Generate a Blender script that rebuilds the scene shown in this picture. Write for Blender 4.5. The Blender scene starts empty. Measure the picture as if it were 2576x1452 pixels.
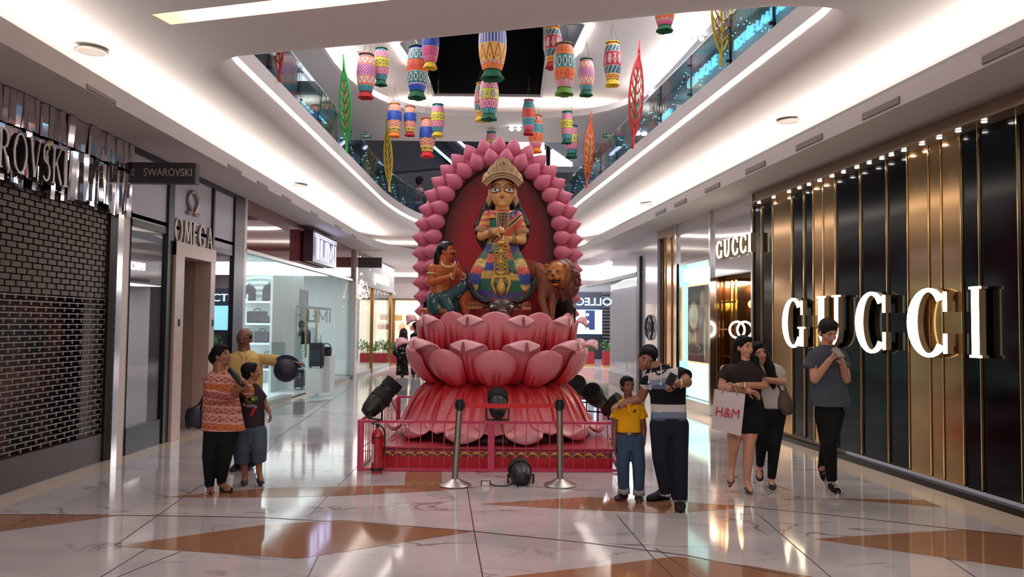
import bpy, bmesh, math, random
import numpy as np
from mathutils import Vector, Matrix, Euler
random.seed(7)
PI = math.pi
C = bpy.context.scene.collection
sc = bpy.context.scene
# ---------------------------------------------------------------- camera
HC, F = 1.65, 2000.0
cam_d = bpy.data.cameras.new('camera'); cam = bpy.data.objects.new('camera', cam_d); C.objects.link(cam)
PITCH = math.atan(90/F)
RC = (Matrix.Rotation(PI/2+PITCH, 3, 'X') @ Matrix.Rotation(0.011, 3, 'Z'))
cam.matrix_world = Matrix.Translation((0, 0, HC)) @ RC.to_4x4()
cam_d.sensor_width = 36; cam_d.lens = F/2576*36; cam_d.clip_end = 200
sc.camera = cam
# ---------------------------------------------------------------- world, exposure
w = bpy.data.worlds.new('world'); sc.world = w; w.use_nodes = True
w.node_tree.nodes['Background'].inputs[0].default_value = (0.9, 0.86, 0.95, 1)
w.node_tree.nodes['Background'].inputs[1].default_value = 0.25
sc.view_settings.view_transform = 'Standard'; sc.view_settings.look = 'None'
sc.view_settings.gamma = 1; sc.view_settings.use_curve_mapping = False
sc.view_settings.exposure = 0.68
sc.cycles.max_bounces = 9; sc.cycles.diffuse_bounces = 4; sc.cycles.glossy_bounces = 4
sc.cycles.transmission_bounces = 4; sc.cycles.transparent_max_bounces = 14
sc.cycles.caustics_reflective = False; sc.cycles.caustics_refractive = False
sc.cycles.sample_clamp_indirect = 4.0
sc.cycles.use_adaptive_sampling = True; sc.cycles.adaptive_threshold = 0.04

def area(name, loc, rot, sx, sy, power, col=(1, .93, .85), spread=PI):
    l = bpy.data.lights.new(name, 'AREA'); l.shape = 'RECTANGLE'; l.size = sx; l.size_y = sy
    l.energy = power; l.color = col; l.spread = spread
    o = bpy.data.objects.new(name, l); o.location = loc; o.rotation_euler = rot; C.objects.link(o); return o
def spot(name, loc, target, power, ang=60, col=(1, .93, .85), rad=.03, blend=.6):
    l = bpy.data.lights.new(name, 'SPOT'); l.energy = power; l.color = col; l.spot_size = math.radians(ang); l.spot_blend = blend; l.shadow_soft_size = rad
    o = bpy.data.objects.new(name, l); o.location = loc
    o.rotation_euler = (Vector(target)-Vector(loc)).to_track_quat('-Z', 'Y').to_euler(); C.objects.link(o); return o
RS = .109; RN = 5.33                        # right wall: X + RS*Y = RN
def rwx(Y, n=RN): return n - RS*Y
RA = math.atan(RS)                          # its heading
WARM = (1, .93, .86); COOL = (.80, .85, 1.0)
# cove lights on top of the soffits, shining at the ceiling
for y0, y1 in ((-5, 2), (2, 9), (9, 17), (17, 25)):
    L = y1-y0; ym = (y0+y1)/2
    area("cove_light", (-4.42, ym, 4.02), (PI, math.radians(8), 0), .45, L, 6.0*L, WARM)
    area("cove_light", (rwx(ym, 4.99), ym, 4.02), (PI, math.radians(-8), RA), .45, L, 6.0*L, WARM)
area('cove_light', (-.6, 27.2, 4.03), (PI, 0, 0), 8, .3, 60, WARM)
# added unseen fill lamps that brighten the atrium from above
area('atrium_fill', (-2.5, 13.2, 7.08), (0, 0, 0), 1.9, 9, 140, (.95, .93, 1.0))
area('atrium_fill', (2.3, 13.2, 7.08), (0, 0, 0), 1.9, 9, 140, (.95, .93, 1.0))
area('atrium_fill', (-.2, 22.5, 7.6), (0, 0, 0), 5, 3, 160, COOL)
# added unseen fill lamps over the hall, behind the viewer and beyond the display
area('hall_fill', (0, -2, 4.35), (0, 0, 0), 7, 7, 400, (1, .92, .90))
area('hall_fill', (-.5, 31, 3.75), (0, 0, 0), 9, 6, 560, (.95, .96, 1))

# ---------------------------------------------------------------- pixel -> world
def ray(px, py):
    return RC @ Vector(((px-1288)/F, -(py-726)/F, -1.0))
def at(px, py, Y):
    d = ray(px, py); t = Y/d.y; return Vector((d.x*t, Y, HC+d.z*t))
def flr(px, py, z=0.0):
    d = ray(px, py); t = (z-HC)/d.z; return Vector((d.x*t, d.y*t, z))
def onr(px, py, n=RN):
    d = ray(px, py); t = n/(d.x+RS*d.y); return Vector((d.x*t, d.y*t, HC+d.z*t))
def onl(px, py, X=-4.75):
    d = ray(px, py); t = X/d.x; return Vector((X, d.y*t, HC+d.z*t))
def onz(px, py, z): return flr(px, py, z)

# ---------------------------------------------------------------- materials
def s2l(c):
    if isinstance(c, str):
        c = c.lstrip('#'); c = [int(c[i:i+2], 16)/255 for i in (0, 2, 4)]
    return tuple(x/12.92 if x <= .04045 else ((x+.055)/1.055)**2.4 for x in c[:3])
MATS = {}
def M(name, col=(.5, .5, .5), rough=.5, metal=0, emit=0, ecol=None, spec=.5, bump=0, bscale=60, coat=0, attr=False, mott=0, mscale=8):
    if name in MATS: return MATS[name]
    m = bpy.data.materials.new(name); m.use_nodes = True; nt = m.node_tree; b = nt.nodes['Principled BSDF']
    lc = s2l(col)+(1,)
    b.inputs['Base Color'].default_value = lc
    b.inputs['Roughness'].default_value = rough; b.inputs['Metallic'].default_value = metal
    b.inputs['Specular IOR Level'].default_value = spec; b.inputs['Coat Weight'].default_value = coat
    src = None
    if attr:
        a = nt.nodes.new('ShaderNodeAttribute'); a.attribute_name = 'Col'; src = a.outputs['Color']
        nt.links.new(src, b.inputs['Base Color'])
    if attr and emit: nt.links.new(src, b.inputs['Emission Color'])
    if mott:
        tc = nt.nodes.new('ShaderNodeTexCoord'); n = nt.nodes.new('ShaderNodeTexNoise'); n.inputs['Scale'].default_value = mscale; n.inputs['Detail'].default_value = 4
        nt.links.new(tc.outputs['Object'], n.inputs['Vector'])
        mr = nt.nodes.new('ShaderNodeMapRange'); mr.inputs[3].default_value = 1-mott; mr.inputs[4].default_value = 1+mott
        nt.links.new(n.outputs[0], mr.inputs[0])
        mx = nt.nodes.new('ShaderNodeMix'); mx.data_type = 'RGBA'; mx.blend_type = 'MULTIPLY'; mx.inputs[0].default_value = 1
        if src: nt.links.new(src, mx.inputs[6])
        else: mx.inputs[6].default_value = lc
        nt.links.new(mr.outputs[0], mx.inputs[7]); nt.links.new(mx.outputs[2], b.inputs['Base Color'])
    if emit:
        if not attr: b.inputs['Emission Color'].default_value = (s2l(ecol) if ecol else lc[:3])+(1,); b.inputs['Emission Strength'].default_value = emit
    if bump:
        tc = nt.nodes.new('ShaderNodeTexCoord'); n = nt.nodes.new('ShaderNodeTexNoise'); n.inputs['Scale'].default_value = bscale
        nt.links.new(tc.outputs['Object'], n.inputs['Vector'])
        bp = nt.nodes.new('ShaderNodeBump'); bp.inputs['Strength'].default_value = bump; bp.inputs['Distance'].default_value = .01
        nt.links.new(n.outputs[0], bp.inputs['Height']); nt.links.new(bp.outputs[0], b.inputs['Normal'])
    MATS[name] = m; return m
def glass(name, tint=(.86, .93, .92), refl=.12, rough=.0, k=.45):
    if name in MATS: return MATS[name]
    m = bpy.data.materials.new(name); m.use_nodes = True; nt = m.node_tree; nt.nodes.remove(nt.nodes['Principled BSDF'])
    out = nt.nodes['Material Output']; t = nt.nodes.new('ShaderNodeBsdfTransparent'); t.inputs[0].default_value = tuple(tint)+(1,)
    g = nt.nodes.new('ShaderNodeBsdfGlossy'); g.inputs['Roughness'].default_value = rough
    f = nt.nodes.new('ShaderNodeFresnel'); f.inputs[0].default_value = 1.5
    mr = nt.nodes.new('ShaderNodeMath'); mr.operation = 'MULTIPLY_ADD'; mr.inputs[1].default_value = k; mr.inputs[2].default_value = refl-.05; mr.use_clamp = True
    nt.links.new(f.outputs[0], mr.inputs[0])
    mx = nt.nodes.new('ShaderNodeMixShader'); nt.links.new(mr.outputs[0], mx.inputs[0]); nt.links.new(t.outputs[0], mx.inputs[1]); nt.links.new(g.outputs[0], mx.inputs[2])
    nt.links.new(mx.outputs[0], out.inputs[0]); MATS[name] = m; return m
PAINT = M('painted', rough=.42, attr=True, bump=.08, bscale=40)
CLOTH = M('cloth', rough=.85, attr=True, bump=.35, bscale=22, spec=.2)
GLOSSP = M('gloss_paint', rough=.22, attr=True)

# ---------------------------------------------------------------- mesh helpers
class G:
    """collects shapes for one mesh"""
    def __init__(s): s.v = []; s.f = []; s.mi = []; s.cur = 0
    def add(s, vs, fs):
        n = len(s.v); s.v.extend([tuple(v) for v in vs]); s.f.extend([tuple(i+n for i in f) for f in fs]); s.mi.extend([s.cur]*len(fs)); return s
    def box(s, c, sz, rot=None):
        hx, hy, hz = [q/2 for q in sz]; c = Vector(c)
        vs = [Vector((x, y, z)) for x in (-hx, hx) for y in (-hy, hy) for z in (-hz, hz)]
        if rot is not None:
            R = rot if isinstance(rot, Matrix) else Euler(rot).to_matrix()
            vs = [R @ v for v in vs]
        return s.add([v+c for v in vs], [(0, 1, 3, 2), (4, 6, 7, 5), (0, 4, 5, 1), (2, 3, 7, 6), (0, 2, 6, 4), (1, 5, 7, 3)])
    def quad(s, a, b, c, d): return s.add([a, b, c, d], [(0, 1, 2, 3)])
    def rings(s, rs, cap=True, closed=True):
        n = len(rs[0]); vs = [p for r in rs for p in r]; fs = []
        for i in range(len(rs)-1):
            for j in range(n if closed else n-1):
                k = (j+1) % n; fs.append((i*n+j, i*n+k, (i+1)*n+k, (i+1)*n+j))
        if cap: fs.append(tuple(range(n))[::-1]); fs.append(tuple((len(rs)-1)*n+j for j in range(n)))
        return s.add(vs, fs)
    def tube(s, pts, rad, n=8, cap=True, closed=False, flat=1.0, up=None):
        pts = [Vector(p) for p in pts]; rs = []; N = len(pts)
        if not isinstance(rad, (list, tuple)): rad = [rad]*N
        u = None
        for i, p in enumerate(pts):
            if closed: t = pts[(i+1) % N]-pts[i-1]
            else: t = pts[min(i+1, N-1)]-pts[max(i-1, 0)]
            t.normalize()
            if u is None:
                a = Vector(up) if up else (Vector((0, 0, 1)) if abs(t.z) < .9 else Vector((1, 0, 0)))
                u = (a-t*a.dot(t)).normalized()
            else:
                u = (u-t*u.dot(t)); u = u.normalized() if u.length > 1e-6 else t.orthogonal().normalized()
            w_ = t.cross(u)
            rs.append([p+u*math.cos(2*PI*k/n)*rad[i]+w_*math.sin(2*PI*k/n)*rad[i]*flat for k in range(n)])
        if closed: rs.append(rs[0]); return s.rings(rs, cap=False)
        return s.rings(rs, cap)
    def cyl(s, p0, p1, r0, r1=None, n=16): return s.tube([p0, p1], [r0, r1 if r1 is not None else r0], n)
    def ell(s, c, r, R=None, nu=12, nv=8):
        c = Vector(c); r = r if isinstance(r, (tuple, list)) else (r, r, r)
        rs = []
        for i in range(1, nv):
            th = PI*i/nv
            rs.append([(math.sin(th)*math.cos(2*PI*k/nu)*r[0], math.sin(th)*math.sin(2*PI*k/nu)*r[1], math.cos(th)*r[2]) for k in range(nu)])
        vs = [(0, 0, r[2])]+[p for q in rs for p in q]+[(0, 0, -r[2])]
        vs = [(R @ Vector(v) if R is not None else Vector(v))+c for v in vs]
        fs = [(0, 1+k, 1+(k+1) % nu) for k in range(nu)]
        for i in range(nv-2):
            for k in range(nu): fs.append((1+i*nu+k, 1+(i+1)*nu+k, 1+(i+1)*nu+(k+1) % nu, 1+i*nu+(k+1) % nu))
        b = 1+(nv-2)*nu; fs += [(len(vs)-1, b+(k+1) % nu, b+k) for k in range(nu)]
        return s.add(vs, fs)
    def cone(s, p0, p1, r0, r1, n=12):   # round cone
        s.ell(p0, r0, None, n, 8); s.ell(p1, r1, None, n, 8); return s.tube([p0, p1], [r0, r1], n)
    def limb(s, pts, rs):
        for i in range(len(pts)-1): s.cone(pts[i], pts[i+1], rs[i], rs[i+1])
        return s
    def lathe(s, prof, c=(0, 0, 0), n=32, cap=True, sx=1, sy=1, a0=0, a1=2*PI):
        c = Vector(c); full = abs(a1-a0-2*PI) < 1e-6; m = n if full else n+1
        rs = [[c+Vector((r*math.cos(a0+(a1-a0)*k/n)*sx, r*math.sin(a0+(a1-a0)*k/n)*sy, z)) for k in range(m)] for r, z in prof]
        return s.rings(rs, cap and full, full)
    def prism(s, poly, origin, ux, uy, depth):
        """extrude 2d outline; ux,uy plane axes, depth vector"""
        o = Vector(origin); ux = Vector(ux); uy = Vector(uy); d = Vector(depth)
        a = [o+ux*x+uy*y for x, y in poly]; n = len(a)
        b = [p+d for p in a]
        return s.add(a+b, [tuple(range(n))[::-1], tuple(range(n, 2*n))]+[(i, (i+1) % n, n+(i+1) % n, n+i) for i in range(n)])
    def mesh(s, name, smooth=False):
        me = bpy.data.meshes.new(name); me.from_pydata(s.v, [], s.f)
        if smooth: me.polygons.foreach_set('use_smooth', [True]*len(me.polygons))
        if any(s.mi): me.polygons.foreach_set('material_index', s.mi)
        me.update(); return me
def fixn(me):
    bm = bmesh.new(); bm.from_mesh(me); bmesh.ops.recalc_face_normals(bm, faces=bm.faces); bm.to_mesh(me); bm.free()
def link(name, me, mat=None, parent=None, loc=None):
    o = bpy.data.objects.new(name, me); C.objects.link(o)
    if mat is not None:
        for mm in (mat if isinstance(mat, (list, tuple)) else [mat]): me.materials.append(mm)
    if parent is not None: o.parent = parent
    if loc is not None: o.location = loc
    return o
def obj(name, g, mat, parent=None, smooth=False, bevel=0, fix=True, label=None, ang=None):
    me = g.mesh(name, smooth)
    if fix: fixn(me)
    if parent is not None and tuple(parent.location) != (0, 0, 0) or (parent is not None and tuple(parent.rotation_euler) != (0, 0, 0)):
        me.transform(basis(parent).inverted())
    o = link(name, me, mat, parent)
    if bevel: b = o.modifiers.new('bevel', 'BEVEL'); b.width = bevel; b.segments = 2; b.limit_method = 'ANGLE'
    if smooth and ang:
        me.set_sharp_from_angle(angle=math.radians(ang))
    if label: o['label'] = label
    return o
def basis(o):
    m = Matrix.LocRotScale(o.location, o.rotation_euler, o.scale)
    return (basis(o.parent) @ m) if o.parent else m
def tag(o, label=None, cat=None, group=None, kind=None):
    if label: o['label'] = label
    if cat: o['category'] = cat
    if group: o['group'] = group
    if kind: o['kind'] = kind
    return o
def thing(name, label, cat, loc=(0, 0, 0), rz=0, group=None):
    o = bpy.data.objects.new(name, None); C.objects.link(o); o.location = loc; o.rotation_euler = (0, 0, rz)
    return tag(o, label, cat, group)
def struct(o, label=None): return tag(o, label, None, None, 'structure')
def dup(o, loc=None, rz=None, label=None, parent=None, scale=None):
    c = o.copy(); C.objects.link(c)
    if parent is not None: c.parent = parent
    if loc is not None: c.location = loc
    if rz is not None: c.rotation_euler[2] = rz
    if scale is not None: c.scale = (scale,)*3
    if label: c['label'] = label
    for ch in list(o.children): dup(ch, parent=c)
    return c
def paint(o, fn):
    me = o.data; n = len(me.vertices); co = np.empty(n*3); me.vertices.foreach_get('co', co); co = co.reshape(-1, 3)
    cols = fn(co)                                   # (n,3) in sRGB 0..1
    lin = np.where(cols <= .04045, cols/12.92, ((np.clip(cols, 0, 1)+.055)/1.055)**2.4)
    a = me.color_attributes.new('Col', 'FLOAT_COLOR', 'POINT')
    a.data.foreach_set('color', np.concatenate([lin, np.ones((n, 1))], 1).ravel().astype(np.float32)); return o
def hx(c): c = c.lstrip('#'); return np.array([int(c[i:i+2], 16)/255 for i in (0, 2, 4)])
def flatcol(o, c): c = hx(c); return paint(o, lambda co: np.tile(c, (len(co), 1)))
def melt(g, name, voxel=.006, smooth=3, mat=None, parent=None, fac=.5):
    """fuse overlapping closed shapes into one continuous surface"""
    me = g.mesh(name); fixn(me) if False else None
    o = bpy.data.objects.new(name, me); C.objects.link(o)
    r = o.modifiers.new('r', 'REMESH'); r.mode = 'VOXEL'; r.voxel_size = voxel; r.use_smooth_shade = True
    if smooth: s = o.modifiers.new('s', 'SMOOTH'); s.factor = fac; s.iterations = smooth
    dg = bpy.context.evaluated_depsgraph_get()
    nm = bpy.data.meshes.new_from_object(o.evaluated_get(dg)); nm.name = name
    bpy.data.objects.remove(o); bpy.data.meshes.remove(me)
    if parent is not None: nm.transform(basis(parent).inverted())
    nm.materials.clear()
    return link(name, nm, mat, parent)
def bez(p, n=12):
    out = []
    for i in range(n+1):
        t = i/n; q = [Vector(x) for x in p]
        while len(q) > 1: q = [q[k].lerp(q[k+1], t) for k in range(len(q)-1)]
        out.append(q[0])
    return out
def spline(pts, n=6, closed=False):
    P = [Vector(p) for p in pts]; N = len(P); out = []
    rng = range(N if closed else N-1)
    for i in rng:
        p0 = P[i-1] if (i > 0 or closed) else P[0]; p1 = P[i]; p2 = P[(i+1) % N]; p3 = P[(i+2) % N] if (i+2 < N or closed) else P[-1]
        for k in range(n):
            t = k/n; out.append(.5*((2*p1)+(p2-p0)*t+(2*p0-5*p1+4*p2-p3)*t*t+(3*p1-p0-3*p2+p3)*t**3))
    if not closed: out.append(P[-1])
    return out
def text_mesh(s, size, ext=.01, space=1.0, bold=0):
    cu = bpy.data.curves.new('t', 'FONT'); cu.body = s; cu.size = size; cu.extrude = ext; cu.align_x = 'CENTER'; cu.align_y = 'CENTER'; cu.space_character = space; cu.offset = bold
    o = bpy.data.objects.new('t', cu); C.objects.link(o)
    me = bpy.data.meshes.new_from_object(o.evaluated_get(bpy.context.evaluated_depsgraph_get())); bpy.data.objects.remove(o); bpy.data.curves.remove(cu); me.materials.clear(); return me
def text(name, s, size, center, ux, uy, mat, parent=None, ext=.01, space=1.0, sx=1.0, bold=0, label=None):
    me = text_mesh(s, size, ext, space, bold); ux = Vector(ux).normalized(); uy = Vector(uy).normalized(); nz = ux.cross(uy)
    R = Matrix((ux, uy, nz)).transposed().to_4x4()
    me.transform(Matrix.Translation(center) @ R @ Matrix.Diagonal((sx, 1, 1, 1)))
    if parent is not None: me.transform(basis(parent).inverted())
    o = link(name, me, mat, parent)
    if label: o['label'] = label
    return o
# ================================================================ ROOM SHELL
WHITE = M('white_plaster', '#d9d2cf', .75, mott=.02)
SOFF = M('soffit_plaster', '#c9c1bf', .7)
LED = M('led_strip', '#ffffff', .5, emit=5.5, ecol='#fff0e4')
ZS, ZC = 3.8, 4.4
def marble():
    m = bpy.data.materials.new('marble_floor'); m.use_nodes = True; nt = m.node_tree; b = nt.nodes['Principled BSDF']; N = nt.nodes.new; L = nt.links.new
    tc = N('ShaderNodeTexCoord')
    def noise(sc_, det, dist=0, off=0):
        mp = N('ShaderNodeMapping'); mp.inputs['Location'].default_value = (off, off*.7, 0); mp.inputs['Rotation'].default_value = (0, 0, .6); mp.inputs['Scale'].default_value = (1, 2.2, 1)
        L(tc.outputs['Object'], mp.inputs[0]); n = N('ShaderNodeTexNoise'); n.inputs['Scale'].default_value = sc_; n.inputs['Detail'].default_value = det; n.inputs['Distortion'].default_value = dist
        L(mp.outputs[0], n.inputs['Vector']); return n.outputs[0]
    # thin veins where the noise crosses one half, gated by a wide noise
    a = N('ShaderNodeMath'); a.operation = 'SUBTRACT'; L(noise(.9, 8, .9), a.inputs[0]); a.inputs[1].default_value = .5
    a2 = N('ShaderNodeMath'); a2.operation = 'ABSOLUTE'; L(a.outputs[0], a2.inputs[0])
    r = N('ShaderNodeMapRange'); L(a2.outputs[0], r.inputs[0]); r.inputs[1].default_value = 0; r.inputs[2].default_value = .022; r.inputs[3].default_value = 1; r.inputs[4].default_value = 0
    g = N('ShaderNodeMapRange'); L(noise(.8, 3, 0, 5), g.inputs[0]); g.inputs[1].default_value = .46; g.inputs[2].default_value = .62
    v = N('ShaderNodeMath'); v.operation = 'MULTIPLY'; L(r.outputs[0], v.inputs[0]); L(g.outputs[0], v.inputs[1])
    cl = N('ShaderNodeValToRGB'); L(noise(.7, 5, .3, 9), cl.inputs[0]); cl.color_ramp.elements[0].position = .35; cl.color_ramp.elements[1].position = .68
    cl.color_ramp.elements[0].color = s2l('#aca5a8')+(1,); cl.color_ramp.elements[1].color = s2l('#c3bbba')+(1,)
    mx = N('ShaderNodeMix'); mx.data_type = 'RGBA'; L(v.outputs[0], mx.inputs[0]); L(cl.outputs[0], mx.inputs[6]); mx.inputs[7].default_value = s2l('#6c656c')+(1,)
    L(mx.outputs[2], b.inputs['Base Color']); b.inputs['Roughness'].default_value = .075; b.inputs['Specular IOR Level'].default_value = .75
    return m
MARBLE = marble()
TAN = M('tan_marble', '#94694f', .07, spec=.8, mott=.04, mscale=1.5)
CREAM = M('cream_marble', '#cdb9a6', .09, spec=.7, mott=.06, mscale=2)
DKJ = M('dark_joint', '#3c3030', .3)
fl = struct(obj('floor', G().quad((-12, -8, 0), (12, -8, 0), (12, 42, 0), (-12, 42, 0)), MARBLE), 'polished white marble floor')
def inlay(pts, mat, name='inlay', z=.0015):
    g = G(); n = len(pts); g.add([flr(*p, z) for p in pts], [tuple(range(n))]); o = obj(name, g, mat, fl); o['kind'] = 'structure'
inlay([(288, 1374), (660, 1321), (860, 1308), (1193, 1337), (748, 1406)], TAN)
inlay([(-60, 1295), (300, 1297), (-60, 1345)], TAN)
inlay([(402, 1251), (690, 1227), (900, 1223), (1018, 1221), (1021, 1183), (1111, 1183), (1112, 1221), (1200, 1227), (1100, 1235), (850, 1248), (620, 1252)], TAN)
inlay([(1205, 1268), (1475, 1250), (1725, 1263), (1890, 1276), (1680, 1292), (1500, 1284)], TAN)
inlay([(2091, 1254), (2326, 1258), (2370, 1276)], TAN)
inlay([(2047, 1356), (2424, 1332), (2700, 1360), (2700, 1450)], TAN)
inlay([(1230, 1456), (1500, 1425), (1700, 1400), (1890, 1424), (2150, 1470), (2000, 1500), (1300, 1500)], TAN)
inlay([(640, 1045), (760, 1043), (815, 1010), (710, 1012)], M('grey_marble', '#8d8583', .07, spec=.8))
inlay([(975, 1000), (1030, 1000), (1035, 982), (985, 982)], M('grey_marble'))
# cream border along the right wall and the left shop fronts
bg = G(); bg.quad((rwx(-8, RN-.06), -8, .001), (rwx(-8, RN-.5), -8, .001), (rwx(30, RN-.5), 30, .001), (rwx(30, RN-.06), 30, .001))
bg.quad((-4.72, -8, .001), (-4.42, -8, .001), (-4.42, 23, .001), (-4.72, 23, .001))
o = obj('border_strip', bg, CREAM, fl); o['kind'] = 'structure'
def joint(pts, w_=.006):
    g = G(); P = [flr(*p, .002) for p in pts]
    for a, b in zip(P, P[1:]):
        d = (b-a).normalized(); s = Vector((-d.y, d.x, 0))*w_; g.quad(a-s, a+s, b+s, b-s)
    o = obj('joint_line', g, DKJ, fl); o['kind'] = 'structure'
for p in ([(-60, 1294), (300, 1296), (660, 1302), (980, 1320), (1193, 1337), (1480, 1366), (1725, 1397), (2100, 1470)],
          [(1890, 1276), (2130, 1300), (2576, 1350), (2700, 1365)], [(1690, 1262), (1900, 1275)]): joint(p, .009)
for p in ([(1175, 1225), (1193, 1337), (1216, 1460)], [(1552, 1296), (1640, 1400), (1700, 1460)], [(288, 1374), (470, 1245), (790, 1040)],
          [(455, 1387), (275, 1460)], [(800, 1400), (770, 1460)], [(900, 1172), (775, 1300)], [(1905, 1292), (2090, 1452)], [(370, 1380), (240, 1460)],
          [(640, 1180), (700, 1100), (900, 960)], [(1985, 1235), (1820, 1160)], [(2376, 1400), (2480, 1470)], [(1760, 1455), (1650, 1380)]): joint(p, .004)

# soffits: z 3.8 slab with a lip; trough above holds the cove lights
RR = Vector((-RS, 1, 0)).normalized()
def soffit(name, prof, mat):   # prof: list of closed loops (x,y,z) rings along path
    g = G(); g.rings(prof, cap=False, closed=False); return struct(obj(name, g, mat, smooth=False))
# path of the lip, left side -> around the far end -> right side
lip = [(-4.0, -8), (-4.0, 21.5)]
for k in range(1, 9):
    a = PI-PI/2*k/8; lip.append((-1.2+2.8*math.cos(a), 23.6+2.8*math.sin(a)*1.0) if False else (-4.0+2.6*(1-math.cos(PI/2*k/8)), 21.5+4.9*math.sin(PI/2*k/8)))
rx = rwx(21.5, 4.56)
for k in range(0, 9): lip.append((rx-2.2*(1-math.cos(PI/2*(8-k)/8)), 21.5+4.9*math.sin(PI/2*(8-k)/8)))
lip.append((rwx(-8, 4.56), -8))
out = [(-4.75 if x < -3.9 else x-.2, y) if i < 2 else (x, y) for i, (x, y) in enumerate(lip)]
def outer(x, y, i):
    n = len(lip)
    if i < 2: return (-4.8, y)
    if i >= n-1 or i == n-2: return (rwx(y, RN+.05), y)
    c = Vector((-.6, 16)); v = Vector((x, y))-c; v = v*3; p = c+v
    return (max(-11, min(11, p.x)), min(p.y, 41.5))
out = [outer(x, y, i) for i, (x, y) in enumerate(lip)]
g = G()
und = [[(x, y, ZS) for x, y in lip], [(x, y, ZS) for x, y in out]]
n = len(lip)
g.rings([[(p[0], p[1], ZS+.2) for p in lip], [(p[0], p[1], ZS) for p in lip], [(p[0], p[1], ZS) for p in out]], cap=False, closed=False)
# thickness on top of the lip
inn = []
for i, (x, y) in enumerate(lip):
    o_ = Vector(out[i])-Vector((x, y)); o_.normalize(); inn.append((x+o_.x*.06, y+o_.y*.06))
g.rings([[(p[0], p[1], ZS+.2) for p in lip], [(p[0], p[1], ZS+.2) for p in inn], [(p[0], p[1], ZS+.03) for p in inn], [(p[0], p[1], ZS+.03) for p in out]], cap=False, closed=False)
struct(obj('ceiling_soffit', g, SOFF), 'lower white soffit that runs above the shop fronts')
# upper ceiling with the void
void = []
vl, vy0 = -3.2, 8.9
def vedge():
    P = []
    A = Vector((-2.95, 8.4)); B = Vector((2.75, 6.85))         # near edge
    def corner(c0, c1, c2, k=8): return [(Vector(c0).lerp(Vector(c1), i/k)).lerp(Vector(c1).lerp(Vector(c2), i/k), i/k) for i in range(k+1)]
    P += corner((-3.2, 9.0), (-3.2, 8.62), (-2.85, 8.42), 4)
    P += [Vector((-1, 7.9)), Vector((.5, 7.45)), Vector((1.6, 7.12))]
    P += [Vector((2.25, 6.98))]+corner((2.65, 6.98), (2.98, 7.0), (rwx(7.45, 3.75), 7.45), 4)
    P += [Vector((rwx(y, 3.75), y)) for y in (10, 13, 16, 19)]
    P += corner((rwx(21, 3.78), 21), (1.5, 25.5), (-.2, 25.6), 10)
    P += corner((-1.4, 25.6), (-3.0, 25.4), (-3.2, 19.5), 10)[0:]
    P += [Vector((-3.2, y)) for y in (17, 14.5, 12)]
    return P
V = vedge(); n = len(V)
def offs(P, d):
    N = len(P); R = []
    for i in range(N):
        t = (P[(i+1) % N]-P[i-1]).normalized(); R.append(P[i]+Vector((t.y, -t.x))*d)
    return R
def outl(P):
    R = []
    for p in P:
        c = Vector((-.3, 15)); v = p-c; s = 100
        if v.x < 0: s = min(s, (-4.9-c.x)/v.x)
        if v.x > 0: s = min(s, (5.45-RS*c.y-c.x)/(v.x+RS*v.y)) if v.x+RS*v.y > 0 else s
        if v.y > 0: s = min(s, (36.5-c.y)/v.y)
        if v.y < 0: s = min(s, (-8-c.y)/v.y)
        R.append(c+v*s)
    return R
prof = [(0.0, 4.62), (.03, 4.58), (.07, 4.52), (.12, 4.47), (.2, 4.43), (.32, 4.405), (.5, ZC)]
rr = []
for d, z in prof: rr.append([(p.x, p.y, z) for p in offs(V, d)])
O5 = offs(V, .5)
def czl(x, y): return ZC+.10*min(1, max(0, (-x-3.75)/1.0, (x-rwx(y, 4.35))/1.0))**1.5 if -8 < y < 27 else ZC
for t in (.2, .4, .55, .65, .72, .78, .84, .9, .95, 1): rr.append([(a.x+(b.x-a.x)*t, a.y+(b.y-a.y)*t, czl(a.x+(b.x-a.x)*t, a.y+(b.y-a.y)*t)) for a, b in zip(O5, outl(V))])
g = G(); g.rings(rr, cap=False)
# fill far corners beyond the ring so that no gap shows
g.quad((-12, -8.2, ZC+.002), (12, -8.2, ZC+.002), (12, -7.5, ZC+.002), (-12, -7.5, ZC+.002))
ceil = struct(obj('ceiling', g, WHITE, smooth=True, ang=50), 'white ceiling curving up to the atrium opening')
# slot light across the near ceiling
A = onz(430, 62, ZC); B = onz(1250, -30, ZC); dv = (B-A).normalized(); nv = Vector((-dv.y, dv.x, 0))
A2 = A+dv*8.4; SW = .25
bm = bmesh.new(); bm.from_mesh(ceil.data)
for co, no in ((A, dv), (A2, dv), (A, nv), (A-nv*SW, nv)):
    bmesh.ops.bisect_plane(bm, geom=bm.verts[:]+bm.edges[:]+bm.faces[:], plane_co=co, plane_no=no)
kill = []
for f in bm.faces:
    q = f.calc_center_median()-A; u = q.dot(dv); v_ = q.dot(nv)
    if 0 < u < 8.4 and -SW < v_ < 0: kill.append(f)
bmesh.ops.delete(bm, geom=kill, context='FACES'); bm.to_mesh(ceil.data); bm.free()
g = G(); s_ = -nv*SW; up = Vector((0, 0, .3))
a, b, c, d = A, A2, A2+s_, A+s_
g.add([a, b, c, d, a+up, b+up, c+up, d+up], [(4, 5, 6, 7), (0, 1, 5, 4), (1, 2, 6, 5), (2, 3, 7, 6), (3, 0, 4, 7)])
o = obj('slot_recess', g, M('slot_plaster', '#efe2cf', .8), ceil, fix=False); o['kind'] = 'structure'
m_ = (A+A2)/2-nv*(SW*.75)
area('slot_light', (m_.x, m_.y, ZC+.24), (math.radians(60), 0, math.atan2(dv.y, dv.x)), 8.2, .05, 26, (1, .9, .72))
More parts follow.
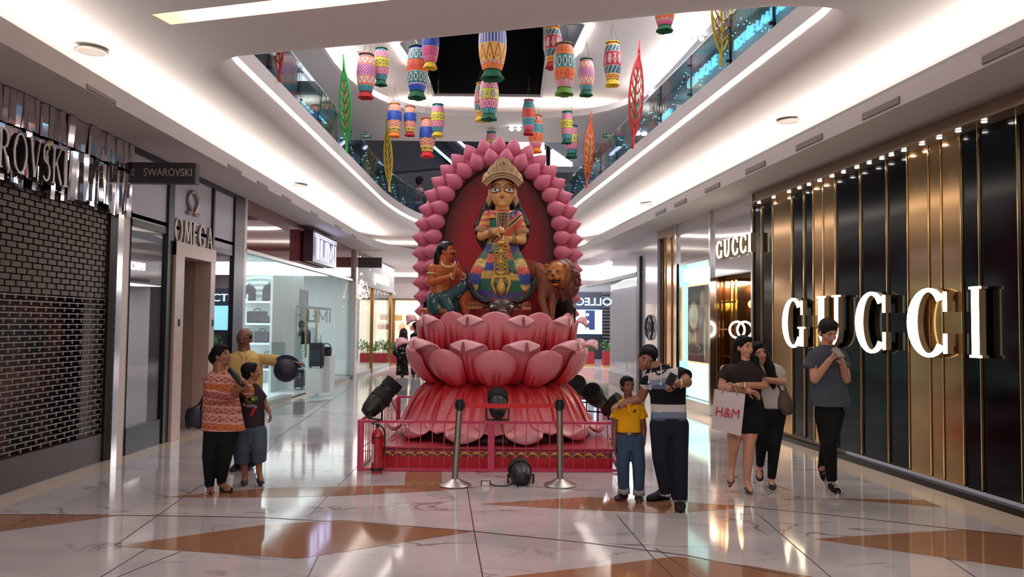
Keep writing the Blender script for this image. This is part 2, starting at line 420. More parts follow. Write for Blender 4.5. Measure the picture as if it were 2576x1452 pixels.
# ------------------------------------------------ edge fascia with LED strip
def loop_strip(P, d0, z0, d1, z1):
    a = offs(P, d0); b = offs(P, d1)
    g = G(); g.rings([[(p.x, p.y, z0) for p in a]+[(a[0].x, a[0].y, z0)], [(p.x, p.y, z1) for p in b]+[(b[0].x, b[0].y, z1)]], cap=False, closed=False); return g
ZE = 4.92
struct(obj('trim_led', loop_strip(V, .0, 4.615, .0, 4.70), LED), 'glowing strip light set in the edge of the upper floor')
struct(obj('trim_fascia', loop_strip(V, .0, 4.70, .0, ZE), SOFF), 'white band above the strip light at the upper floor edge')
g = loop_strip(V, 0, ZE, 3.0, ZE)
F1 = struct(obj('floor_upper', g, SOFF), 'upper level floor slab')
# glass balustrade
GL = glass('rail_glass', (.66, .80, .82), .10)
STEEL = M('brushed_steel', '#9a9896', .28, metal=1); DSTEEL = M('dark_steel', '#3b4048', .4, metal=.8)
CHROME = M('chrome', '#cfcfcf', .12, metal=1); BLACK = M('black_plastic', '#101012', .45); BLKM = M('black_matte', '#0c0c0e', .8)
rail = thing('glass_balustrade', 'clear glass balustrade with steel posts along the upper floor edge', 'railing')
ri = offs(V, .06)
EV = [p for p in ri]
for i in range(n):
    a, b = EV[i], EV[(i+1) % n]
    if a.y < 7.6 and b.y < 7.6 and abs(a.x) < 2: pass
    L_ = (b-a).length; k = max(1, round(L_/1.5)); d = (b-a).normalized()
    for j in range(k):
        p = a+(b-a)*(j/k); q = a+(b-a)*((j+1)/k)
        g = G(); nn = Vector((d.y, -d.x))*.012
        P4 = [p+d*.015, q-d*.015]
        g.rings([[(P4[0].x-nn.x, P4[0].y-nn.y, ZE), (P4[0].x+nn.x, P4[0].y+nn.y, ZE), (P4[0].x+nn.x, P4[0].y+nn.y, ZE+.66), (P4[0].x-nn.x, P4[0].y-nn.y, ZE+.66)],
                 [(P4[1].x-nn.x, P4[1].y-nn.y, ZE), (P4[1].x+nn.x, P4[1].y+nn.y, ZE), (P4[1].x+nn.x, P4[1].y+nn.y, ZE+.66), (P4[1].x-nn.x, P4[1].y-nn.y, ZE+.66)]])
        obj('glass_panel', g, GL, rail)
        if L_/k > .5 or (i % 3 == 0 and j == 0):
            x, y = p.x, p.y
            g = G(); g.box((x+nn.x*3, y+nn.y*3, ZE+.34), (.03, .05, .72)); g.box((x, y, ZE+.12), (.05, .05, .02)); g.box((x, y, ZE+.55), (.05, .05, .02)); obj('post', g, DSTEEL, rail)
hr = offs(V, .10); g = G(); g.tube([(p.x, p.y, ZE+.70) for p in hr], .018, 8, closed=True); obj('handrail', g, STEEL, rail)
# ------------------------------------------------ upper level walls, second slab and dark skylight
g = G()
UPW = M('upper_wall', '#8794a6', .35)
g.quad((-4.6, 6, ZE), (-4.6, 30, ZE), (-4.6, 30, 6.62), (-4.6, 6, 6.62)); struct(obj('wall_upper_left', g, UPW), 'dark glazed shop wall on the left of the upper level')
g = G(); g.quad((rwx(4, 5.1), 4, ZE), (rwx(30, 5.1), 30, ZE), (rwx(30, 5.1), 30, 6.62), (rwx(4, 5.1), 4, 6.62)); struct(obj('wall_upper_right', g, UPW), 'dark glazed shop wall on the right of the upper level')
Z2, Z3 = 6.6, 7.1
v2 = []
def cr(c0, c1, c2, k=8): return [(Vector(c0).lerp(Vector(c1), i/k)).lerp(Vector(c1).lerp(Vector(c2), i/k), i/k) for i in range(k+1)]
v2 += cr((-3.45, 9.5), (-3.45, 8), (-2.4, 8)); v2 += cr((2.6, 8), (3.6, 8), (3.55, 9.5))
v2 += [Vector((3.3, 12)), Vector((3.1, 14.5))]; v2 += cr((2.95, 16), (2.7, 18.9), (.4, 18.95), 12); v2 += cr((-1.2, 18.9), (-3.3, 18.7), (-3.45, 15), 12); v2 += [Vector((-3.45, 12.5))]
n2 = len(v2)
rr = [[(p.x, p.y, z) for p in offs(v2, d)] for d, z in ((.1, Z2+.16), (0, Z2+.16), (0, Z2+.02), (.05, Z2), (1.6, Z2-.02))]
def outl2(P):
    R = []
    for p in P:
        c = Vector((-.1, 13.5)); v = p-c; s = 100
        if abs(v.x) > 1e-6: s = min(s, 5.3/abs(v.x))
        s = min(s, (7.9 if v.y > 0 else 9)/abs(v.y)) if abs(v.y) > 1e-6 else s
        R.append(c+v*s)
    return R
rr = rr[:4]+[[(p.x, p.y, Z2) for p in outl2(v2)]]
g = G(); g.rings(rr, cap=False); struct(obj('ceiling_upper', g, WHITE), 'white ceiling of the upper level around the second opening')
g = G()   # top ceiling with dark skylight
kx0, kx1 = at(1086, 238, 18.3).x, at(1363, 238, 18.3).x
y1 = onz(1225, 238, Z3).y; y0 = 10.0
X0, X1, Y0, Y1 = -7, 7, 3, 23
for q in (((X0, Y0), (X1, Y0), (X1, y0), (X0, y0)), ((X0, y1), (X1, y1), (X1, Y1), (X0, Y1)), ((X0, y0), (kx0, y0), (kx0, y1), (X0, y1)), ((kx1, y0), (X1, y0), (X1, y1), (kx1, y1))):
    g.quad(*[(x, y, Z3) for x, y in q])
struct(obj('ceiling_top', g, WHITE), 'bright white top ceiling seen through the second opening')
SKY = M('skylight_black', '#07070a', .5)
g = G(); h = 1.6
g.add([(kx0, y0, Z3), (kx1, y0, Z3), (kx1, y1, Z3), (kx0, y1, Z3), (kx0, y0, Z3+h), (kx1, y0, Z3+h), (kx1, y1, Z3+h), (kx0, y1, Z3+h)], [(4, 5, 6, 7), (0, 1, 5, 4), (1, 2, 6, 5), (2, 3, 7, 6), (3, 0, 4, 7)])
g.box(((kx0+kx1)/2, y0+2.5, Z3+.9), (kx1-kx0, .03, .03)); g.box(((kx0+kx1)/2, y0+5.5, Z3+.9), (kx1-kx0, .03, .03))
struct(obj('window_skylight', g, SKY, fix=False), 'black night skylight set in the top ceiling')
g = G(); t_ = .05
for a, b in (((kx0, y1), (kx1, y1)), ((kx0, y0), (kx0, y1)), ((kx1, y0), (kx1, y1))):
    a = Vector((*a, Z3-.02)); b = Vector((*b, Z3-.02)); c = (a+b)/2; s = (abs(b.x-a.x)+t_, abs(b.y-a.y)+t_, .06); g.box(c, s)
struct(obj('trim_skylight', g, SOFF), 'pale frame around the black skylight')
# second opening's own balcony edge: two dark slanted glazed strips with a led line
for sx, pts in ((-1, [(993, 110), (1030, 165), (1085, 200)]), (1, [(1482, 62), (1446, 138), (1400, 190)])):
    g = G(); g.tube([onz(*p, Z3-.03) for p in pts[:2]], .05, 6); struct(obj('trim_upper_led', g, LED), 'thin light line on the top ceiling')
    q = [onz(*p, Z3-.012) for p in (((1005, 110), (1040, 160), (1080, 160), (1080, 80)) if sx < 0 else ((1472, 62), (1440, 128), (1366, 128), (1366, 62)))]
    g = G(); g.quad(*q); struct(obj('window_upper', g, M('blue_glazing', '#26324e', .15)), 'dark blue glazing beside the skylight')
for y0_, y1_ in ((9, 14), (14, 18)):
    area('upper_cove', (-3.75, (y0_+y1_)/2, Z2+.2), (PI, 0, 0), .25, y1_-y0_, 26, WARM)
    area('upper_cove', (3.5-.1*(y1_-9)/3, (y0_+y1_)/2, Z2+.2), (PI, 0, RA), .25, y1_-y0_, 26, WARM)
area('upper_cove', (-.2, 19.3, Z2+.2), (PI, 0, 0), 5.4, .25, 30, WARM)
# ================================================================ WALLS AND SHOP FRONTS
WALLG = M('grey_wall', '#b7b0b1', .5)
g = G(); g.quad((-9, -8, 0), (9, -8, 0), (9, -8, 4.6), (-9, -8, 4.6)); struct(obj('wall_rear', g, WALLG), 'plain wall behind the viewer')
def lpanel(g, y0, y1, z0, z1, X=-4.75, th=.06):
    g.box((X-th/2, (y0+y1)/2, (z0+z1)/2), (th, y1-y0, z1-z0))
YL = lambda px: onl(px, 700).y
ZL = lambda px, py: onl(px, py).z
# ---- left: near wall behind viewer up to the shutter
g = G(); lpanel(g, -8, 5.2, 0, 3.8); lpanel(g, 9.3, 9.75, 0, 3.8, -4.95)
wl = struct(obj('wall_left', g, WALLG), 'wall behind the left shop fronts')
# ---- jewellery shop with roller shutter and mirrored fascia
DKB = M('shutter_brown', '#57493f', .35, metal=.5); INT = M('dark_interior', '#1b1518', .7)
ys0, ys1 = 5.2, YL(283)
g = G(); g.box((-7.0, (ys0+ys1)/2, 1.9), (.05, ys1-ys0, 3.8)); g.box((-5.9, ys0, 1.9), (2.2, .05, 3.8)); g.box((-5.9, ys1+.25, 1.9), (2.2, .05, 3.8)); g.box((-5.9, (ys0+ys1)/2, 3.2), (2.2, ys1-ys0+.4, .05))
struct(obj('wall_shop_interior', g, INT), 'dark interior of the shuttered shop')
# poster of a dim face inside
pm = bpy.data.materials.new('dim_poster'); pm.use_nodes = True; nt = pm.node_tree; bs = nt.nodes['Principled BSDF']; tc = nt.nodes.new('ShaderNodeTexCoord'); nz_ = nt.nodes.new('ShaderNodeTexNoise'); nz_.inputs['Scale'].default_value = 1.6; cr_ = nt.nodes.new('ShaderNodeValToRGB')
nt.links.new(tc.outputs['Object'], nz_.inputs['Vector']); nt.links.new(nz_.outputs[0], cr_.inputs[0]); cr_.color_ramp.elements[0].position = .45; cr_.color_ramp.elements[0].color = s2l('#1a1014')+(1,); cr_.color_ramp.elements[1].position = .62; cr_.color_ramp.elements[1].color = s2l('#6b4038')+(1,)
nt.links.new(cr_.outputs[0], bs.inputs['Base Color'])
g = G(); g.box((-5.25, (YL(20)+YL(265))/2, 1.25), (.03, YL(265)-YL(20), 2.3)); o = obj('shop_poster', g, pm); tag(o, 'dim brown and black poster standing behind the roller shutter', 'poster')
sh = thing('roller_shutter', 'brown perforated metal roller shutter pulled down over the shop front', 'shutter', (-4.78, 5.2, 0))
g = G(); g.box((-4.8, (ys0+ys1)/2, .16), (.06, ys1-ys0, .32)); obj('bottom_bar', g, M('shutter_bar', '#5d5554', .4, metal=.6), sh)
g = G(); g.box((-4.8, ys1-.04, 1.45), (.1, .08, 2.9)); obj('guide_rail', g, M('bronze_dark', '#2c2422', .35, metal=.6), sh)
# upper half: bricks of slats with small slots; lower half: open grille of thin rods
g = G(); z = 2.95; row = 0; zmid = ZL(150, 735); bw = .17
while z > .36:
    hgt = .058 if z > zmid else .026
    yy = ys0-(bw/2 if row % 2 else 0)
    if z > zmid:
        while yy < ys1-.05:
            g.box((-4.79, min(yy+bw*.41, ys1-.05), z-.028), (.022, bw*.83, .05)); yy += bw
        g.box((-4.797, (ys0+ys1)/2, z-.03), (.008, ys1-ys0, .011))
        z -= .062
    else:
        g.cur = 1; g.box((-4.79, (ys0+ys1)/2, z-.012), (.012, ys1-ys0, .011))
        while yy < ys1-.05: g.box((-4.79, yy, z-.025), (.014, .016, .05)); yy += bw
        g.cur = 0
        z -= .058
    row += 1
obj('slat_curtain', g, [DKB, M('grille_rod', '#8a817d', .4, metal=.5)], sh, fix=False)
# mirrored crystal fascia
MIR = M('mirror_fin', '#dcd6d8', .05, metal=1)
fz0 = 2.92
fa = thing('mirror_fascia', 'mirrored fascia of staggered vertical chrome fins above the shutter', 'fascia', (-4.75, 5.2, 3))
random.seed(3); y = ys0; k = 0
gs = [G() for _ in range(2)]
while y < YL(306):
    wd = .075+.02*random.random()
    for (za, zb) in ((3.46, 3.79), (fz0+random.choice((0, 0, .03, .07, -.04)), 3.44)):
        a = random.uniform(-.16, .16); zz = random.uniform(-.02, .02) if zb < 3.6 else 0
        gs[k % 2].box((-4.68+random.uniform(-.02, .03), y+wd/2, (za+zb)/2+zz), (.03, wd*.96, zb-za), (random.uniform(-.02, .02), random.uniform(-.07, .07), a))
    y += wd; k += 1
g = G(); g.v = gs[0].v; g.f = gs[0].f; g.mi = gs[0].mi; g.add(gs[1].v, gs[1].f); obj('fin_row', g, MIR, fa, fix=False)
g = G(); g.box((-4.76, (ys0+YL(306))/2, 3.36), (.05, YL(306)-ys0, .86)); obj('backing', g, M('bronze_dark'), fa)
# sign letters ROVSKI etc (serif look by thick-thin strokes)
def stroke_letter(ch):
    """polygons of a classical capital in a unit box (height 1)"""
    def arc(cx, cy, rx, ry, a0, a1, k=14): return [(cx+rx*math.cos(math.radians(a0+(a1-a0)*i/k)), cy+ry*math.sin(math.radians(a0+(a1-a0)*i/k))) for i in range(k+1)]
    def bar(x0, y0, x1, y1, w_): 
        dx, dy = x1-x0, y1-y0; l = math.hypot(dx, dy); nx, ny = -dy/l*w_/2, dx/l*w_/2
        return [(x0+nx, y0+ny), (x1+nx, y1+ny), (x1-nx, y1-ny), (x0-nx, y0-ny)]
    def ring(cx, cy, rx, ry, tx, ty, a0, a1, k=22): return arc(cx, cy, rx, ry, a0, a1, k)+arc(cx, cy, rx-tx, ry-ty, a1, a0, k)
    T, t = .15, .06
    S = lambda x, y, w_=.3: [(x-w_/2, y-.018), (x+w_/2, y-.018), (x+w_/2, y+.018), (x-w_/2, y+.018)]
    D = {
     'C': (.78, [ring(.42, .5, .42, .52, .2, .06, 42, 318), bar(.73, .95, .73, .66, .06), bar(.73, .05, .73, .34, .06)]),
     'G': (.84, [ring(.42, .5, .42, .52, .2, .06, 42, 322), bar(.74, .95, .74, .66, .06), bar(.73, .02, .73, .40, .13), S(.73, .40, .26)]),
     'U': (.84, [bar(.15, 1, .15, .32, .2), bar(.68, 1, .68, .32, .11), ring(.395, .33, .34, .35, .17, .07, 180, 360), S(.15, .99, .32), S(.68, .99, .28)]),
     'I': (.3, [bar(.15, 0, .15, 1, .2), S(.15, .99, .34), S(.15, .01, .34)]),
     'R': (.72, [bar(.12, 0, .12, 1, .11), S(.12, .01, .26), ring(.26, .74, .3, .26, .11, .045, -90, 90), bar(.1, .98, .27, .98, .045), bar(.1, .5, .27, .5, .045), bar(.28, .5, .62, 0, .11)]),
     'O': (.86, [ring(.43, .5, .42, .52, .12, .045, 0, 360, 40)]),
     'V': (.74, [bar(.1, 1, .38, 0, .12), bar(.66, 1, .38, 0, .055), S(.1, .99, .26), S(.66, .99, .22)]),
     'S': (.56, [ring(.28, .74, .25, .27, .09, .05, 35, 262), ring(.27, .25, .27, .27, .1, .05, -145, 92)]),
     'K': (.7, [bar(.12, 0, .12, 1, .11), S(.12, .99, .24), S(.12, .01, .24), bar(.14, .45, .58, 1, .05), bar(.26, .6, .64, 0, .11)]),
     'A': (.74, [bar(.1, 0, .37, 1, .055), bar(.64, 0, .37, 1, .12), bar(.2, .33, .54, .33, .045), S(.1, .01, .2), S(.64, .01, .26)]),
     'W': (1.0, [bar(.08, 1, .3, 0, .11), bar(.5, 1, .3, 0, .05), bar(.5, 1, .72, 0, .11), bar(.92, 1, .72, 0, .05)]),
     'E': (.5, [bar(.06, 0, .06, 1, .12), bar(.0, .965, .46, .965, .07), bar(.0, .5, .4, .5, .07), bar(.0, .035, .46, .035, .07)]),
     'M': (.86, [bar(.06, 0, .18, 1, .09), bar(.2, 1, .43, .1, .12), bar(.66, 1, .43, .1, .08), bar(.8, 0, .68, 1, .12)]),
     'T': (.62, [bar(.0, .965, .62, .965, .07), bar(.31, 0, .31, 1, .12)]),
     'L': (.5, [bar(.08, 0, .08, 1, .12), bar(.05, .03, .46, .03, .06)]),
     'N': (.8, [bar(.08, 0, .08, 1, .06), bar(.08, 1, .72, 0, .13), bar(.72, 0, .72, 1, .06)]),
    }
    return D[ch]
def letters(parent, word, p0, p1, height, up, normal, depth, mat, side=None, gap=.12, name='letter', tilt=0, single=None):
    """word spread from p0 to p1 along the wall; one mesh per letter"""
    p0 = Vector(p0); p1 = Vector(p1); up = Vector(up).normalized(); normal = Vector(normal).normalized()
    wds = [stroke_letter(c)[0] for c in word]; tot = sum(wds)+gap*(len(word)-1); L = (p1-p0).length; k = L/tot; u = (p1-p0).normalized(); x = 0; R = []
    for c, w_ in zip(word, wds):
        g = G(); o_ = p0+u*(x*k)
        for i, poly in enumerate(stroke_letter(c)[1]):
            g.cur = 0; a = Vector(o_)+normal*(depth-.004-.0006*i)
            if side is not None:
                g.cur = 1; g.prism(poly, Vector(o_), u*k, up*height, normal*(depth-.012-.0006*i)); g.cur = 0; g.prism(poly, Vector(o_)+normal*(depth-.012), u*k, up*height, normal*(.01+.0003*i))
            else: g.prism(poly, Vector(o_), u*k, up*height, normal*(depth+.0006*i))
        R.append(obj(name, g, [mat, side] if side is not None else mat, parent)); x += w_+gap
    return R
ymid0, ymid1 = YL(-150), YL(172)
sg = thing('shop_sign', 'large silver serif letters spelling SWAROVSKI on the mirrored fascia', 'sign', (-4.6, YL(20), 3.1))
yR = onl(-6, 400, -4.56).y; yK = onl(170, 420, -4.56).y; stp = (yK-yR)
letters(sg, 'SWAROVSKI', (-4.60, yR-stp*.594, 3.0), (-4.60, yK, 3.0), .36, (0, 0, 1), (1, 0, 0), .05, M('silver_letter', '#b9b2ae', .25, metal=1), M('bronze_dark'), .1)
# white-and-chrome post beside the shutter
g = G(); lpanel(g, YL(283), YL(297), 0, fz0, -4.70, .2); struct(obj('trim_mirror_post', g, CHROME), 'mirror polished post beside the shutter')
g = G(); lpanel(g, YL(297), YL(315), 0, 3.8, -4.70, .2); struct(obj('trim_post', g, M('pale_post', '#cbb9ae', .3)), 'pale stone post beside the shutter')
# blade sign
bs_ = thing('blade_sign', 'dark projecting blade sign reading SWAROVSKI beside the watch shop', 'sign', (-4.7, 9.6, 3.3))
a = at(318, 408, 9.55); b = at(492, 462, 9.55)
g = G(); g.box(((a.x+b.x)/2, 9.6, (a.z+b.z)/2), (b.x-a.x, .12, a.z-b.z)); obj('sign_box', g, M('sign_dark', '#2a2325', .35), bs_, bevel=.004)
text('lettering', 'SWAROVSKI', .13, ((a.x+b.x)/2+.09, 9.535, (a.z+b.z)/2), (1, 0, 0), (0, 0, 1), M('sign_grey_text', '#b3aba6', .5), bs_, .002, sx=.82)
g = G(); c = Vector((a.x+.09, 9.535, (a.z+b.z)/2)); g.tube(spline([c+Vector((dx, 0, dz))*.035 for dx, dz in ((-.7, .5), (-.2, 1.1), (.4, .7), (.1, .1), (-.5, -.6), (.1, -1), (.8, -.6))], 5), .005, 6); obj('swan_mark', g, M('sign_grey_text'), bs_)
# ---- watch shop
y0, y1 = YL(315), YL(600)
DKF = M('dark_frame', '#17151a', .3); PAT = bpy.data.materials.new('patterned_panel'); PAT.use_nodes = True
nt = PAT.node_tree; bs = nt.nodes['Principled BSDF']; bs.inputs['Roughness'].default_value = .5; bs.inputs['Base Color'].default_value = s2l('#b4b0ba')+(1,)
wf = thing('watch_shop_front', 'dark framed shop front with pale patterned header panels and a stone doorway', 'shop front', (-4.75, YL(450), 0))
g = G(); lpanel(g, y0, y1, 3.72, 3.8, -4.68, .12)
for px0, px1, za, zb in ((404, 418, 0, 3.75), (519, 523, 2.6, 3.72), (575, 600, 0, 3.75)): lpanel(g, YL(px0), YL(px1), za, zb, -4.66, .12)
lpanel(g, YL(315), YL(410), 0, .33, -4.68, .1); lpanel(g, YL(523), YL(575), 0, .33, -4.68, .1)
lpanel(g, YL(315), YL(410), 2.82, 2.9, -4.68, .1); lpanel(g, YL(523), YL(575), 2.74, 2.82, -4.68, .1)
obj('frame', g, DKF, wf)
g = G()
for p0_, p1_, zb in ((315, 404, 2.9), (418, 519, 2.6), (523, 575, 2.82)): lpanel(g, YL(p0_), YL(p1_), zb, 3.72, -4.70, .05)
hd = obj('header_panel', g, PAT, wf)
g = G()   # small horseshoe pattern
def omega_pts(s): return [(-.9, -1), (-.35, -1), (-.35, -.75), (-.75, -.1), (-.75, .4), (-.4, .9), (0, 1.05), (.4, .9), (.75, .4), (.75, -.1), (.35, -.75), (.35, -1), (.9, -1)]
for p0_, p1_, zb in ((315, 404, 2.95), (523, 575, 2.88)):
    yy = YL(p0_)+.05; i = 0
    while yy < YL(p1_)-.04:
        zz = zb+(.06 if i % 2 else 0)
        while zz < 3.68:
            pts = [(-4.698, yy+x*.017, zz+y_*.024) for x, y_ in omega_pts(1)[2:-2]]; g.tube(pts, .0042, 3, cap=False); zz += .10
        yy += .072; i += 1
obj('horseshoe_pattern', g, M('pattern_grey', '#706a78', .5), hd, fix=False)
STONE = M('portal_stone', '#b79f90', .25, mott=.12, mscale=5)
g = G(); pz = 2.75
lpanel(g, YL(418), YL(441), 0, pz+.0, -4.62, .25); lpanel(g, YL(509), YL(521), 0, pz, -4.62, .25); lpanel(g, YL(418), YL(521), pz-.2, pz, -4.615, .25)
obj('stone_surround', g, STONE, wf, bevel=.006)
g = G(); g.box((-5.3, YL(509)+.04, 1.3), (1.2, .06, 2.6)); g.box((-5.3, YL(440)-.04, 1.3), (1.2, .06, 2.6)); g.box((-5.9, (YL(440)+YL(509))/2, 1.3), (.06, 1.4, 2.6)); g.box((-5.3, (YL(440)+YL(509))/2, 2.6), (1.2, 1.4, .06))
obj('door_recess', g, M('taupe_panel', '#a18c80', .45), wf)
g = G(); g.box((-4.9, YL(441)+.03, 1.25), (.12, .04, 2.5)); g.box((-4.83, YL(445)+.02, 1.75), (.03, .03, .25)); obj('door_leaf', g, DKF, wf)
g = G(); g.box((-4.5-.115, YL(430), 1.62), (.012, .05, .1)); g.box((-4.5-.115, YL(517), 1.62), (.012, .05, .1)); obj('access_reader', g, BLACK, wf)
g = G(); gm = glass('shop_glass', (.55, .56, .55), .26)
lpanel(g, YL(315), YL(404), .33, 2.82, -4.70, .012); obj('window_glass', g, gm, wf)
g = G(); lpanel(g, YL(523), YL(575), .33, 2.74, -4.70, .012); obj('window_glass', g, gm, wf)
text('omega_mark', 'Ω', .36, (-4.66, YL(468), 3.38), (0, 1, 0), (0, 0, 1), M('rose_metal', '#a08d88', .3, metal=.8), wf, .02, sx=1.25) if False else None
g = G(); yc = YL(467); 
P = spline([(-4.67, yc+x*.22, 3.37+y_*.155) for x, y_ in omega_pts(1)], 4); g.tube(P, .026, 8, up=(1, 0, 0)); obj('omega_mark', g, M('rose_metal', '#a08d88', .35, metal=.7), wf)
letters(wf, 'OMEGA', (-4.70, YL(420), 2.75), (-4.70, YL(517)+.02, 2.75), .33, (0, 0, 1), (1, 0, 0), .045, M('cream_letter', '#ded2c6', .4), M('rose_metal'), .17)
g = G(); g.box((-7.6, (y0+y1)/2, 1.5), (.05, y1-y0, 3)); g.box((-6.2, y0, 1.5), (3, .05, 3)); g.box((-6.2, y1, 1.5), (3, .05, 3)); g.box((-6.2, (y0+y1)/2, 2.95), (3, y1-y0, .05)); struct(obj('wall_watch_interior', g, M('watch_int', '#5c5a58', .6)), 'dim interior of the watch shop')
g = G(); g.box((-6.6, YL(360)+1.7, 1.35), (.6, .9, 1.9)); o = obj('display_cabinet', g, M('pale_cab', '#c9c6bf', .5)); tag(o, 'pale display cabinet inside the dim watch shop window', 'cabinet')
area('watch_shop_light', (-6.2, 11.5, 2.9), (0, 0, 0), 1, 2.5, 25)
# ---- bag shop
MAROON = M('maroon_gloss', '#6e2a2c', .06, spec=.7, coat=.5)
y0, y1 = YL(604), YL(884)
g = G(); lpanel(g, YL(600), YL(606), 0, 3.8, -4.66, .14); lpanel(g, y1-.05, y1+.22, 0, 3.8, -4.6, .2); struct(obj('trim_shop_post', g, M('pale_post2', '#c2b8b4', .25)), 'pale posts framing the bag shop')
bf = thing('bag_shop_front', 'glass shop front under a glossy maroon fascia with hanging illuminated sign', 'shop front', (-4.75, y0, 0))
g = G(); lpanel(g, y0, y1, 2.92, 3.79, -4.68, .1); obj('fascia', g, MAROON, bf)
g = G(); lpanel(g, y0, y1, 2.86, 2.92, -4.66, .12); obj('head_rail', g, STEEL, bf)
gt = glass('clear_glass', (.90, .96, .95), .07, 0, .32)
yy = y0; k = 0
for a, b in ((y0, YL(675)), (YL(676), YL(741)), (YL(742), YL(771)), (YL(772), YL(797)), (YL(798), YL(843)), (YL(844), y1)):
    g = G(); lpanel(g, a+.01, b-.01, .1, 2.86, -4.72, .014); obj('glass_pane', g, gt, bf)
for q_ in ((y0, YL(735)), (YL(800), y1)): g = G(); lpanel(g, *q_, 0, .1, -4.70, .2); obj('sill_strip', g, M('sill_grey', '#8f9290', .3), bf)
for px in (758, 785):
    g = G(); yy = YL(px); g.tube([(-4.62, yy, .85), (-4.62, yy, 1.95)], .022, 10)
    for zz in (1.0, 1.8): g.tube([(-4.62, yy, zz), (-4.72, yy, zz)], .012, 6)
    obj('door_handle', g, M('brass_pull', '#b5a184', .2, metal=1), bf)
# illuminated sign: box with neon strokes
ts = thing('illuminated_sign', 'boxed sign with white neon letters reading TUMI on the maroon fascia', 'sign', (-4.6, YL(780), 3.4))
ta, tb = YL(748), YL(812)
zt, zb_ = 3.72, 3.02
g = G(); g.box((-4.53, (ta+tb)/2, (zt+zb_)/2-.02), (.22, tb-ta, zt-zb_)); obj('sign_box', g, M('sign_maroon', '#3b1830', .25), ts)
NEON = M('neon_white', '#ffffff', .5, emit=2.6, ecol='#c8ccff')
def neon(parent, strokes, y0, y1, z0, z1, X, r=.02):
    g = G()
    for st in strokes: g.tube([(X, y0+(y1-y0)*u, z0+(z1-z0)*v) for u, v in st], r, 6)
    return obj('neon_letters', g, NEON, parent)
tst = [[(.02, .96), (.98, .96)], [(.02, .88), (.98, .88)][:2], [(.12, .86), (.12, .05)], [(.165, .86), (.165, .05)], [(.27, .80), (.27, .08), (.53, .08), (.53, .80)], [(.315, .8), (.315, .16), (.485, .16), (.485, .8)],
       [(.60, .05), (.60, .80), (.72, .2), (.84, .80), (.84, .05)], [(.94, .05), (.94, .80)]]
neon(ts, tst, ta+.08, tb-.05, zb_+.02, zt-.06, -4.40, .009)
# interior
g = G(); WI = M('shop_white', '#dfe6e6', .5)
g.box((-9.5, (y0+y1)/2+1.5, 1.5), (.05, y1-y0+3, 3)); g.box((-7.1, y1, 1.5), (4.6, .05, 3)); g.box((-7.1, y0, 1.5), (4.6, .05, 3)); g.box((-7.1, (y0+y1)/2, 2.96), (4.7, y1-y0, .05)); g.box((-7.1, (y0+y1)/2, .05), (4.7, y1-y0, .06))
g.box((-5.35, 19.0, 1.5), (.05, 2.6, 2.9))
struct(obj('wall_bag_shop', g, WI), 'white interior walls of the bag shop')
area('bag_shop_light', (-7, 18, 2.9), (0, 0, 0), 4, 7.4, 160, (.92, .97, 1))
# wavy wall panel
YS = 20.6
def shp(px, py): return at(px, py, YS)
sr = [shp(607, 640), shp(721, 757)]
g = G(); nn = 36
gx = np.linspace(sr[0].x, sr[1].x, 60); gz = np.linspace(sr[1].z, sr[0].z, 70)
vs = [(x, YS+.25+.035*math.sin(z*45+1.2*math.sin(x*5)), z) for z in gz for x in gx]
g.add(vs, [(j*60+i, j*60+i+1, (j+1)*60+i+1, (j+1)*60+i) for j in range(69) for i in range(59)])
o = obj('wave_panel', g, M('wave_white', '#d5dddd', .4), smooth=True); tag(o, 'white rippled wall panel above the bag shelves', 'wall panel')
shf = thing('bag_shelf', 'white lit shelving unit with four boards inside the bag shop', 'shelf', (sr[0].x, YS, 0))
SHW = M('shelf_white', '#e8eeee', .4); szs = [757, 812, 861, 925]
szz = []
for py in szs:
    a = shp(606, py); b = shp(716, py); szz.append(a.z); g = G(); g.box(((a.x+b.x)/2, YS, a.z-.03), (b.x-a.x, .5, .05)); obj('shelf_board', g, SHW, shf)
g = G(); g.box((shp(718, 700).x, YS, 1.2), (.04, .5, 2.4)); obj('side_panel', g, SHW, shf)
g = G(); g.box(((shp(606, 700).x+shp(716, 700).x)/2, YS+.27, 1.1), (shp(716, 700).x-shp(606, 700).x, .03, 2.2)); obj('back_panel', g, SHW, shf)
BAGM = M('bag_black', '#16181d', .55); BAGN = M('bag_navy', '#1d2638', .5)
def backpack(px, py, w_, h, lab, base=None, Y=None):
    p = at(px, py, Y or YS); base = p.z if base is None else base
    t = thing('backpack', lab, 'backpack', (p.x, (Y or YS)-.02, base), 0, 'backpacks in the bag shop')
    g = G(); rr_ = []
    for i in range(9):
        v = i/8; sc_ = (1-.05*v) if v < .6 else math.sqrt(max(0, 1-((v-.6)/.4)**2))*.95+.02
        rr_.append([(p.x+w_/2*sc_*math.copysign(abs(math.cos(a))**.6, math.cos(a)), (Y or YS)-.02+.1*(.5+.5*sc_)*math.copysign(abs(math.sin(a))**.6, math.sin(a)), base+h*v) for a in np.linspace(0, 2*PI, 20, endpoint=False)])
    g.rings(rr_); obj('bag_body', g, BAGM, t, smooth=True)
    g = G(); g.box((p.x, (Y or YS)-.12, base+h*.3), (w_*.7, .06, h*.42)); obj('front_pocket', g, BAGM, t, bevel=.02)
    g = G(); g.tube(bez([(p.x-.05, YS if Y is None else Y, base+h*.97), (p.x-.04, YS if Y is None else Y, base+h*1.1), (p.x+.04, YS if Y is None else Y, base+h*1.1), (p.x+.05, YS if Y is None else Y, base+h*.97)], 6), .01, 6); obj('handle', g, BAGM, t)
